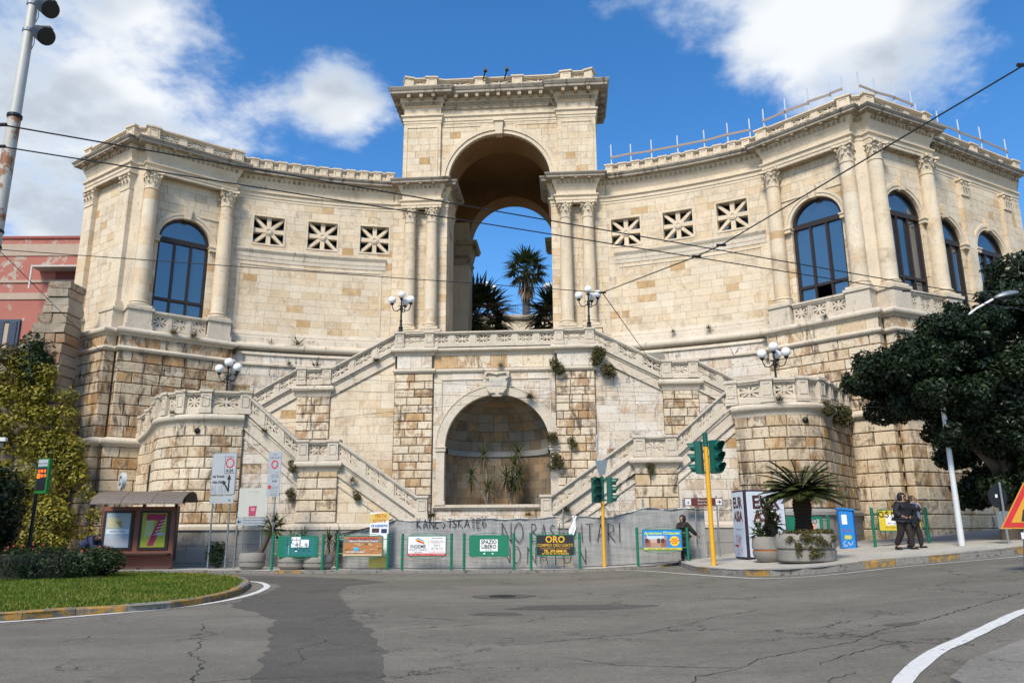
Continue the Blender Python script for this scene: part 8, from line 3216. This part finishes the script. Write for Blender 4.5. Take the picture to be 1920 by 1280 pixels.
def fan_leaf(mb, p, d, stalk, rad, t, rg, n=15):
    """washingtonia fan: stalk and a pleated half disc of strips"""
    d = d.normalized()
    e = p + d * stalk
    mb.tube([p, e], [.03, .018], 4, t)
    side = d.cross(Vector((0, 0, 1)))
    side = side.normalized() if side.length > .05 else Vector((1, 0, 0))
    nn = side.cross(d)
    for i in range(n):
        a = R(-105 + 210 * i / (n - 1)) + rg.uniform(-.05, .05)
        dd = d * math.cos(a) + side * math.sin(a) + nn * rg.uniform(-.12, .12)
        blade(mb, e, dd, rad * rg.uniform(.8, 1.05) * (.75 + .25 * math.cos(a)), rad * .085, .45, t + rg.uniform(-.15, .15), 3)


def fan_palm(loc, label, hgt, trunk_r, rad, nl, rg, skirt=True, group='fan palms'):
    r = empty('fan_palm', loc)
    tag(r, label, 'palm', group)
    MB().tube([(0, 0, -.2), (0, 0, hgt * .5), (0, 0, hgt)], [trunk_r * 1.15, trunk_r, trunk_r * .9], 12).build('trunk', M['bark'], r, smooth=50)
    mb = MB()
    top = Vector((0, 0, hgt))
    for k in range(nl):
        a = k * 2.399
        el = R(-25 + 105 * (k / nl))
        d = Vector((math.cos(a) * math.cos(el), math.sin(a) * math.cos(el), math.sin(el)))
        fan_leaf(mb, top, d, rad * .5, rad * .58, .25 + .5 * rg.random(), rg)
    mb.build('crown', M['palm'], r)
    if skirt:
        mb = MB()
        for k in range(90):
            a = rg.uniform(0, 6.28)
            z = hgt - rg.uniform(.0, rad * .95)
            rr = trunk_r + rg.uniform(.05, .6) * rad * .42 * (1 - (hgt - z) / (rad * 1.3))
            p = Vector((math.cos(a) * rr, math.sin(a) * rr, z))
            blade(mb, p, Vector((math.cos(a) * .35, math.sin(a) * .35, -1)), rad * rg.uniform(.35, .6), .10, .2, rg.random(), 3)
        mb.build('dry_skirt', M['dry'], r)
    return r


rg = random.Random(77)
fan_palm((1.37, 69, 20.3), 'tall fan palm with a dry brown skirt in the middle of the arch', 4.9, .36, 2.5, 34, rg)
fan_palm((-2.85, 56.5, 10.3), 'bushy fan palm low at the left inside the arch', 6.7, .4, 3.7, 46, rg)
fan_palm((3.75, 56.5, 10.3), 'bushy fan palm low at the right inside the arch', 6.3, .4, 3.6, 46, rg)


def cycad(loc, label, trunk_h, trunk_r, rad, nf, rg, name='cycad'):
    r = empty(name, loc)
    tag(r, label, 'palm')
    prof = []
    n = 14
    for i in range(n * 2 + 1):
        z = trunk_h * i / (n * 2)
        prof.append((trunk_r * (1.0 + (.08 if i % 2 else -.03) + .08 * math.sin(i * .4)), z))
    MB().lathe(prof, 14).build('trunk', plain('scaly_trunk', (.035, .022, .014), .95, 0, .5, 20, .2, .5), r)
    mb = MB()
    top = Vector((0, 0, trunk_h))
    for k in range(nf):
        a = k * 2.399 + rg.uniform(-.1, .1)
        el = R(8 + 58 * (k / nf))
        d = Vector((math.cos(a) * math.cos(el), math.sin(a) * math.cos(el), math.sin(el)))
        ln = rad * rg.uniform(.85, 1.1)
        p = top.copy()
        dd = d.copy()
        seg = 11
        side = d.cross(Vector((0, 0, 1))).normalized()
        pts = [p.copy()]
        for i in range(seg):
            dd = (dd + Vector((0, 0, -.075))).normalized()
            p = p + dd * ln / seg
            pts.append(p.copy())
        mb.tube(pts, [.018] * len(pts), 4, .5)
        for i in range(1, len(pts)):
            ll = rad * .24 * math.sin(math.pi * (i + .5) / (len(pts) + .6)) + .04
            for sd in (-1, 1):
                for s2 in (0, .33, .66):
                    q = pts[i - 1].lerp(pts[i], s2)
                    blade(mb, q, side * sd + dd * .75 + Vector((0, 0, .18)), ll, .034, .3, .3 + .5 * rg.random(), 2)
    mb.build('fronds', M['palm'], r)
    return r


cycad((8.72, 23.75, zg(8.72) + .165 + .7), 'large cycad with a thick dark trunk in the pebble planter', 1.30, .25, 1.28, 64, rg)
for dx, dy, hh_, rd in ((-.3, .0, .25, .5), (.12, -.1, .5, .5), (.02, .12, .95, .55)):
    fan_palm((8.15 + dx, 25.2 + dy, zg(8.15) + .165 + .62), 'small fan palm in the copper-banded planter, ' + ('lowest of the three' if hh_ < .3 else 'middle of the three' if hh_ < .6 else 'tallest of the three'), hh_, .12, rd, 16, rg, skirt=False, group='small planter palms')
# trailing succulent over the planter rim
mb = MB()
rg = random.Random(9)
for k in range(46):
    a = rg.uniform(-2.9, -.2)
    q = rg.uniform(.5, .9)
    leaf_cloud(mb, (8.72 + .72 * math.cos(a) * q * 1.1, 23.75 + .72 * math.sin(a) * q * 1.1, zg(8.72) + .165 + .80 + rg.uniform(-.02, .08)), (.16, .14, .09), 70, .05, rg, .4)
for k in range(34):
    a = rg.choice([rg.uniform(-2.2, -1.3), rg.uniform(-2.5, -.5)])
    z = rg.uniform(.2, .75) if a < -1.3 else rg.uniform(.5, .75)
    leaf_cloud(mb, (8.72 + .88 * math.cos(a), 23.75 + .88 * math.sin(a), zg(8.72) + .165 + z), (.11, .07, .1), 55, .045, rg, .4)
t = mb.build('trailing_succulent', M['tuft'])
tag(t, 'yellow-green trailing succulent spilling over the pebble planter rim', 'plant')


def yucca(loc, label, stems, rg, group=None, mat='yucca', bl=.85, name='yucca'):
    """stems: list of (dx,dy,h) heads on bare leaning trunks"""
    r = empty(name, loc)
    tag(r, label, 'yucca', group)
    tr, lv, dr = MB(), MB(), MB()
    for (dx, dy, h_) in stems:
        p = [(dx * .1, dy * .1, -.1), (dx * .45, dy * .4, h_ * .45), (dx, dy, h_)]
        tr.tube(p, [.075, .06, .05], 7)
        top = Vector((dx, dy, h_))
        for k in range(46):
            a = k * 2.399
            el = R(-35 + 115 * k / 46)
            d = Vector((math.cos(a) * math.cos(el), math.sin(a) * math.cos(el), math.sin(el)))
            blade(lv, top + Vector((0, 0, rg.uniform(-.12, .08))), d, bl * rg.uniform(.7, 1.05), .036, .28, rg.random(), 3)
        for k in range(26):
            a = rg.uniform(0, 6.28)
            blade(dr, top + Vector((.05 * math.cos(a), .05 * math.sin(a), rg.uniform(-.45, -.08))), Vector((math.cos(a) * .35, math.sin(a) * .35, -1)), bl * rg.uniform(.6, 1.0), .028, .1, rg.random(), 3)
    tr.build('trunk', plain('pale_trunk', (.22, .19, .16), .9, 0, .4, 10), r, smooth=50)
    lv.build('leaves', M[mat], r)
    dr.build('dry_leaves', M['dry'], r)
    return r


rg = random.Random(12)
bz_ = ZN0 - .02
yucca(mw(-.25, .1, bz_), 'yucca with a tall head left of centre in the niche', [(-.35, .1, 2.45), (-.95, .0, 1.45), (-.15, -.1, .85)], rg, 'yuccas in the niche')
yucca(mw(.75, .15, bz_), 'yucca with crowded heads right of centre in the niche', [(.35, .15, 2.55), (.15, .2, 1.95), (-.25, -.1, 1.35), (.4, -.05, 1.45), (.15, -.2, .75), (.05, .1, 1.1)], rg, 'yuccas in the niche')
# leaning palm and bushes in the small planters at the left
r = fan_palm((-9.95, 31.2, .55), 'small leaning palm in the lone grey planter', 1.15, .1, .75, 18, rg, skirt=False, group='small planter palms')
r.rotation_euler = (0, R(24), 0)
yucca((-8.3, 31.0, .5), 'spiky plant behind the sticker-covered board, left planter', [(.1, .1, .75), (-.3, 0, .6)], rg, 'spiky planter plants', bl=.6)
yucca((-7.2, 31.0, .5), 'spiky plant behind the sticker-covered board, right planter', [(.0, .1, .7), (.35, 0, .55)], rg, 'spiky planter plants', bl=.6)
bush('small_shrub', (-11.9, 32.1, .1), (.4, .35, .9), 'small dark shrub at the foot of the sign posts by the plinth', M['hedge'], .1, 700, rg)

# ---------------------------------------------------------------- weeds growing from the masonry
def weed(loc, label, s, rg, kind=0):
    s *= 1.3
    r = empty('wall_weed', loc)
    tag(r, label, 'weed', 'weeds growing from the walls')
    mb = MB()
    n = {0: 130, 1: 18, 2: 60}[kind]
    if kind == 2:
        for k in range(5):
            leaf_cloud(mb, (rg.uniform(-.25, .25) * s, -.12 * s, rg.uniform(-.5, .25) * s), (.3 * s, .22 * s, .3 * s), 130, .09 * s, rg, .2)
    for k in range(n):
        a = rg.uniform(0, 6.28)
        el = rg.uniform(-1.3, 1.0) if kind == 2 else rg.uniform(-.1, 1.4)
        d = Vector((math.cos(a) * math.cos(el), math.sin(a) * math.cos(el) - .35, math.sin(el)))
        blade(mb, Vector((rg.uniform(-.2, .2) * s, 0, rg.uniform(-.08, .05) * s)), d, s * rg.uniform(.25, .8 if kind != 1 else 1.0), s * (.016 if kind != 1 else .05), rg.uniform(.3, 1.2) if kind != 1 else .1, rg.random(), 3)
    mb.build('leaves', M['tuft' if kind != 1 else 'yucca'], r)
    return r


rg = random.Random(55)
zt = Z_TOR + .05
wq = lambda x, o=.5: ul(x, 0)
W_ = []
def wingpt(x, o):
    pth = Path(U(WING, -1 if x < 0 else 1), x < 0, True)
    best = min((abs(pth.at(i * pth.L / 200)[0] - x), i * pth.L / 200) for i in range(201))[1]
    return pth.at(best, o)
spots = [('brown tussock hanging where the left pavilion base meets the curved wall', (*wingpt(-14.2, .55), uz(10.6)), .55, 2), ('small aloe on the left torus ledge near the pavilion', (*wingpt(-12.6, .45), uz(10.95)), .35, 1), ('spiky aloe with long leaves on the left ledge', (*wingpt(-11.2, .45), uz(10.95)), .6, 1),
         ('dark aloe on the lower left string course', (*wingpt(-10.3, .5), uz(9.9)), .5, 1), ('small tuft on the lower left string course by the aloe', (*wingpt(-11.6, .5), uz(9.9)), .3, 0), ('round brown bush above the left upper landing', (*wingpt(-8.9, .5), uz(9.75)), .6, 2), ('dark tuft on the left torus ledge near the stairs', (*wingpt(-7.0, .5), uz(10.9)), .38, 2), ('little tuft on the left torus close to the great arch', (*wingpt(-6.3, .5), uz(11.0)), .3, 0),
         ('dry tuft on the left upper stair parapet', (-5.9, -.95, 9.75), .4, 0), ('green tuft on the left lower parapet near the bastion', (-9.6, -5.25, 5.75), .38, 0), ('dark weed beside the left lower landing', (-8.2, -5.3, 4.25), .4, 2), ('weed under the left lowest parapet', (-5.6, -5.25, 3.6), .4, 0), ('reddish weed below the left lowest stringer', (-5.4, -5.2, 3.0), .35, 2), ('green weed high on the wall left of the lower landing pier', (-8.2, -5.25, 3.1), .4, 2),
         ('grass tuft on the string course above the niche keystone', (.35, -.95, 9.34), .38, 0), ('thick green tussock on the string course right of the niche', (3.15, -1.05, 9.4), .62, 2), ('green tussock on the niche arch right shoulder', (1.75, -.95, 7.75), .6, 0), ('hanging green weed on the right terrace corner', (5.0, -1.05, 9.9), .75, 2), ('brown hanging bush under the right upper parapet', (5.65, -1.0, 9.1), .75, 2),
         ('hanging weed on the right niche pilaster, upper', (2.85, -1.05, 5.9), .55, 2), ('hanging weed on the right niche pilaster, lower', (2.95, -1.05, 4.8), .65, 2), ('tuft on the rusticated pier right of the niche', (3.75, -1.05, 5.6), .42, 2), ('dry weeds at the right end of the niche sill', (2.3, -.9, 2.75), .35, 0),
         ('weed at the foot of the left newel post', (-2.2, -5.0, 2.1), .5, 0), ('weeds on the ledge right of the niche base', (1.6, -1.0, 2.2), .4, 0), ('tuft on the right lower landing pier', (6.9, -5.35, 4.0), .35, 2), ('weed at the right lowest stringer foot', (3.4, -5.2, 2.3), .5, 0),
         ('dry tussock on the right bastion torus below the balustrade', (12.1, -6.45, 6.55), .45, 0), ('brown weed hanging at the right bastion rounded end', (14.05, -5.85, 6.5), .6, 2), ('green weeds over the right bastion flank torus', (15.0, -4.3, 6.5), .8, 2), ('second green mass over the right bastion flank torus', (15.6, -3.4, 6.45), .8, 2), ('tuft on the left bastion torus', (-13.6, -5.7, 6.55), .35, 0), ('weed on the left bastion torus bend', (-15.3, -4.2, 6.4), .3, 0),
         ('grassy weeds on the left window sill balustrade', (*ul(-tp(.3, .6)[0], tp(.3, .6)[1]), Z_TOR + .02), .55, 0), ('more grassy weeds on the left window sill', (*ul(-tp(-.6, .6)[0], tp(-.6, .6)[1]), Z_TOR + .02), .5, 0), ('tuft on the right window sill balustrade', (*ul(tp(.4, .6)[0], tp(.4, .6)[1]), Z_TOR + .02), .3, 0), ('dark weed on the ledge of the right curved wall', (*wingpt(11.2, .4), uz(11.3)), .38, 0), ('small weed on the right curved wall ledge', (*wingpt(9.4, .4), uz(11.3)), .28, 0)]
for lab, p, s, kd in spots:
    weed(mw(*p), lab, s, rg, kd)

# ---------------------------------------------------------------- background seen through the arch
r = empty('upper_terrace_wall', (0, 66, 10))
tag(r, 'stone wall of the upper terrace seen through the great arch', 'wall')
mbk = Masonry(r, (0, 66, 10), M['st_o'], M['st_a'], 'stone', 160)
mbk.course_wall(Path([(-10, 66), (10, 66)]), [13.0 + .5 * k for k in range(14)], (.7, 1.2), joint=.02)
mbk.flush()
MB().bbox(-10, 10, .06, 5, 0, 9.8).build('core', M['joint'], r)
MB().sweep([(-10, -.0), (10, .0)], [(-.5, 9.65), (.05, 9.65), (.16, 9.8), (.2, 9.95), (.2, 10.05), (-.5, 10.07)]).build('coping', M['wh'], r)
r = empty('terrace_railing', (0, 66.4, 20.05))
tag(r, 'blue iron railing on the upper terrace wall behind the palm', 'railing')
bl_ = plain('blue_iron', (.03, .10, .26), .5)
for zz in (.12, .95, 1.05):
    MB().tube([(-9, 0, zz), (9, 0, zz)], .022, 5).build('rail', bl_, r)
x = -8.8
while x < 9:
    MB().tube([(x, 0, 0), (x, 0, 1.08)], .025, 5).build('post', bl_, r)
    mb = MB()
    for a, b, c, d in ((.15, .2, 1.15, .85), (.15, .85, 1.15, .2), (.15, .52, 1.15, .52), (.2, .15, .2, .95), (1.1, .15, 1.1, .95)):
        mb.tube([(x + a, 0, b), (x + c, 0, d)], .012, 4)
    mb.build('lattice', bl_, r)
    x += 1.3

# ---------------------------------------------------------------- guard rails on the right roof
def guard_rail(pts, label, hgt=1.5):
    hgt += .55
    b = Vector(pts[0])
    r = empty('guard_rail', b)
    tag(r, label, 'guard rail', 'temporary guard rails on the right roof')
    wp_ = plain('white_pole', (.62, .63, .64), .4, .3, .05, 5)
    plank = plain('timber_rail', (.30, .235, .19), .85, 0, .3, 9)
    for p in pts:
        q = Vector(p) - b
        MB().tube([q, q + Vector((.0, 0, hgt + random.uniform(-.1, .15)))], .04, 7).build('pole', wp_, r)
    for zz in (hgt * .62, hgt * .2):
        for p, q in zip(pts, pts[1:]):
            a, c = Vector(p) - b, Vector(q) - b
            d = (c - a)
            mb = MB()
            n_ = Vector((d.y, -d.x, 0)).normalized() * .05
            a2, c2 = a - d * .03 + n_, c + d * .03 + n_
            o = random.uniform(-.05, .05)
            mb.slab([a2 + Vector((0, 0, zz + o)), c2 + Vector((0, 0, zz - o)), c2 + Vector((0, 0, zz + .13 - o)), a2 + Vector((0, 0, zz + .13 + o))], tuple(n_ * .6))
            mb.build('plank', plank, r)


wpR = Path(U(WING, 1), False, True)
guard_rail([mw(*wpR.at(q, -.25), Z_TOP) for q in (.35, 1.5, 2.7, 4.2, 5.7, 7.0, 8.2)], 'white poles and timber rails along the right curved wall roof', 1.55)
guard_rail([mw(*ul(*tp(s_, -.3)), Z_TOP) for s_ in (-2.1, -.9, .3, 1.4, 2.0)], 'white poles and timber rails on the right pavilion front roof', 1.7)
guard_rail([mw(*ul(*sp(s_, -.3)), Z_TOP) for s_ in (-2.0, -.9, .4, 1.7)], 'white poles and timber rails on the right pavilion side roof', 1.7)
guard_rail([mw(*ul(E0[0] + EXD[0] * q, E0[1] + EXD[1] * q), Z_TOP) for q in (.6, 2.4, 4.2, 6.2, 8.6)], 'white poles and timber rails on the far right wing roof', 1.6)

# ---------------------------------------------------------------- overhead wires
wire_m = plain('black_cable', (.012, .012, .012), .6)
WIRES = [('upper black trolley cable crossing the left sky toward the right windows', [(-12.06, 5.04, 6.03), (-5.72, 7.8, 5.98), (8.51, 14.0, 5.88), (16, 17.3, 5.83)], .0095),
         ('second black trolley cable just below the upper one', [(-11.4, 6.6, 6.22), (-6.27, 8.6, 6.14), (7.5, 14.0, 5.91), (16, 17.4, 5.78)], .0095),
         ('nearly level black cable ending at the right terrace lamp', [(-15.8, 11.5, 6.5), (-8.81, 12.5, 6.27), (1.72, 14.0, 5.91)], .008),
         ('thick black cable slanting down from the upper right corner', [(8.1, 2.0, 6.8), (5.26, 7.0, 6.14), (3.12, 10.8, 5.64), (2.92, 11.5, 5.72), (1.72, 14.0, 5.91), (7.29, 36.8, 8.71)], .0095),
         ('stay cable from the floodlight mast to the left bastion', [(-15.6, 22.0, 9.91), (-16.11, 31.0, 7.95), (-12.47, 32.6, 6.86)], .011),
         ('thin wire across the whole facade above the niche, upper', [(-18.5, 35.0, 8.4), (-16.87, 32.0, 8.28), (-.01, 31.0, 7.2), (16.73, 25.0, 5.31)], .007),
         ('thin wire across the whole facade above the niche, lower', [(-18.5, 35.0, 7.8), (-16.8, 32.0, 7.7), (-.01, 31.0, 6.76), (16.71, 25.0, 5.22)], .007),
         ('thin wire running up from the left stairs to the right stairs', [(-11.79, 32.4, 5.75), (-5.63, 31.0, 6.13), (-.23, 31.0, 6.65), (7.29, 36.8, 8.71)], .007)]
for lab, pts, rr in WIRES:
    mb = MB().tube(pts, rr, 5)
    if len(pts) > 3:
        for p in pts[1:-1]:
            if p[1] < 33 and abs(p[0]) < 14:
                mb.tube([Vector(p) - Vector((.07, 0, 0)), Vector(p) + Vector((.07, 0, 0))], rr * 2.2, 6)
    o = mb.build('overhead_wire', wire_m)
    tag(o, lab, 'cable', 'overhead wires')
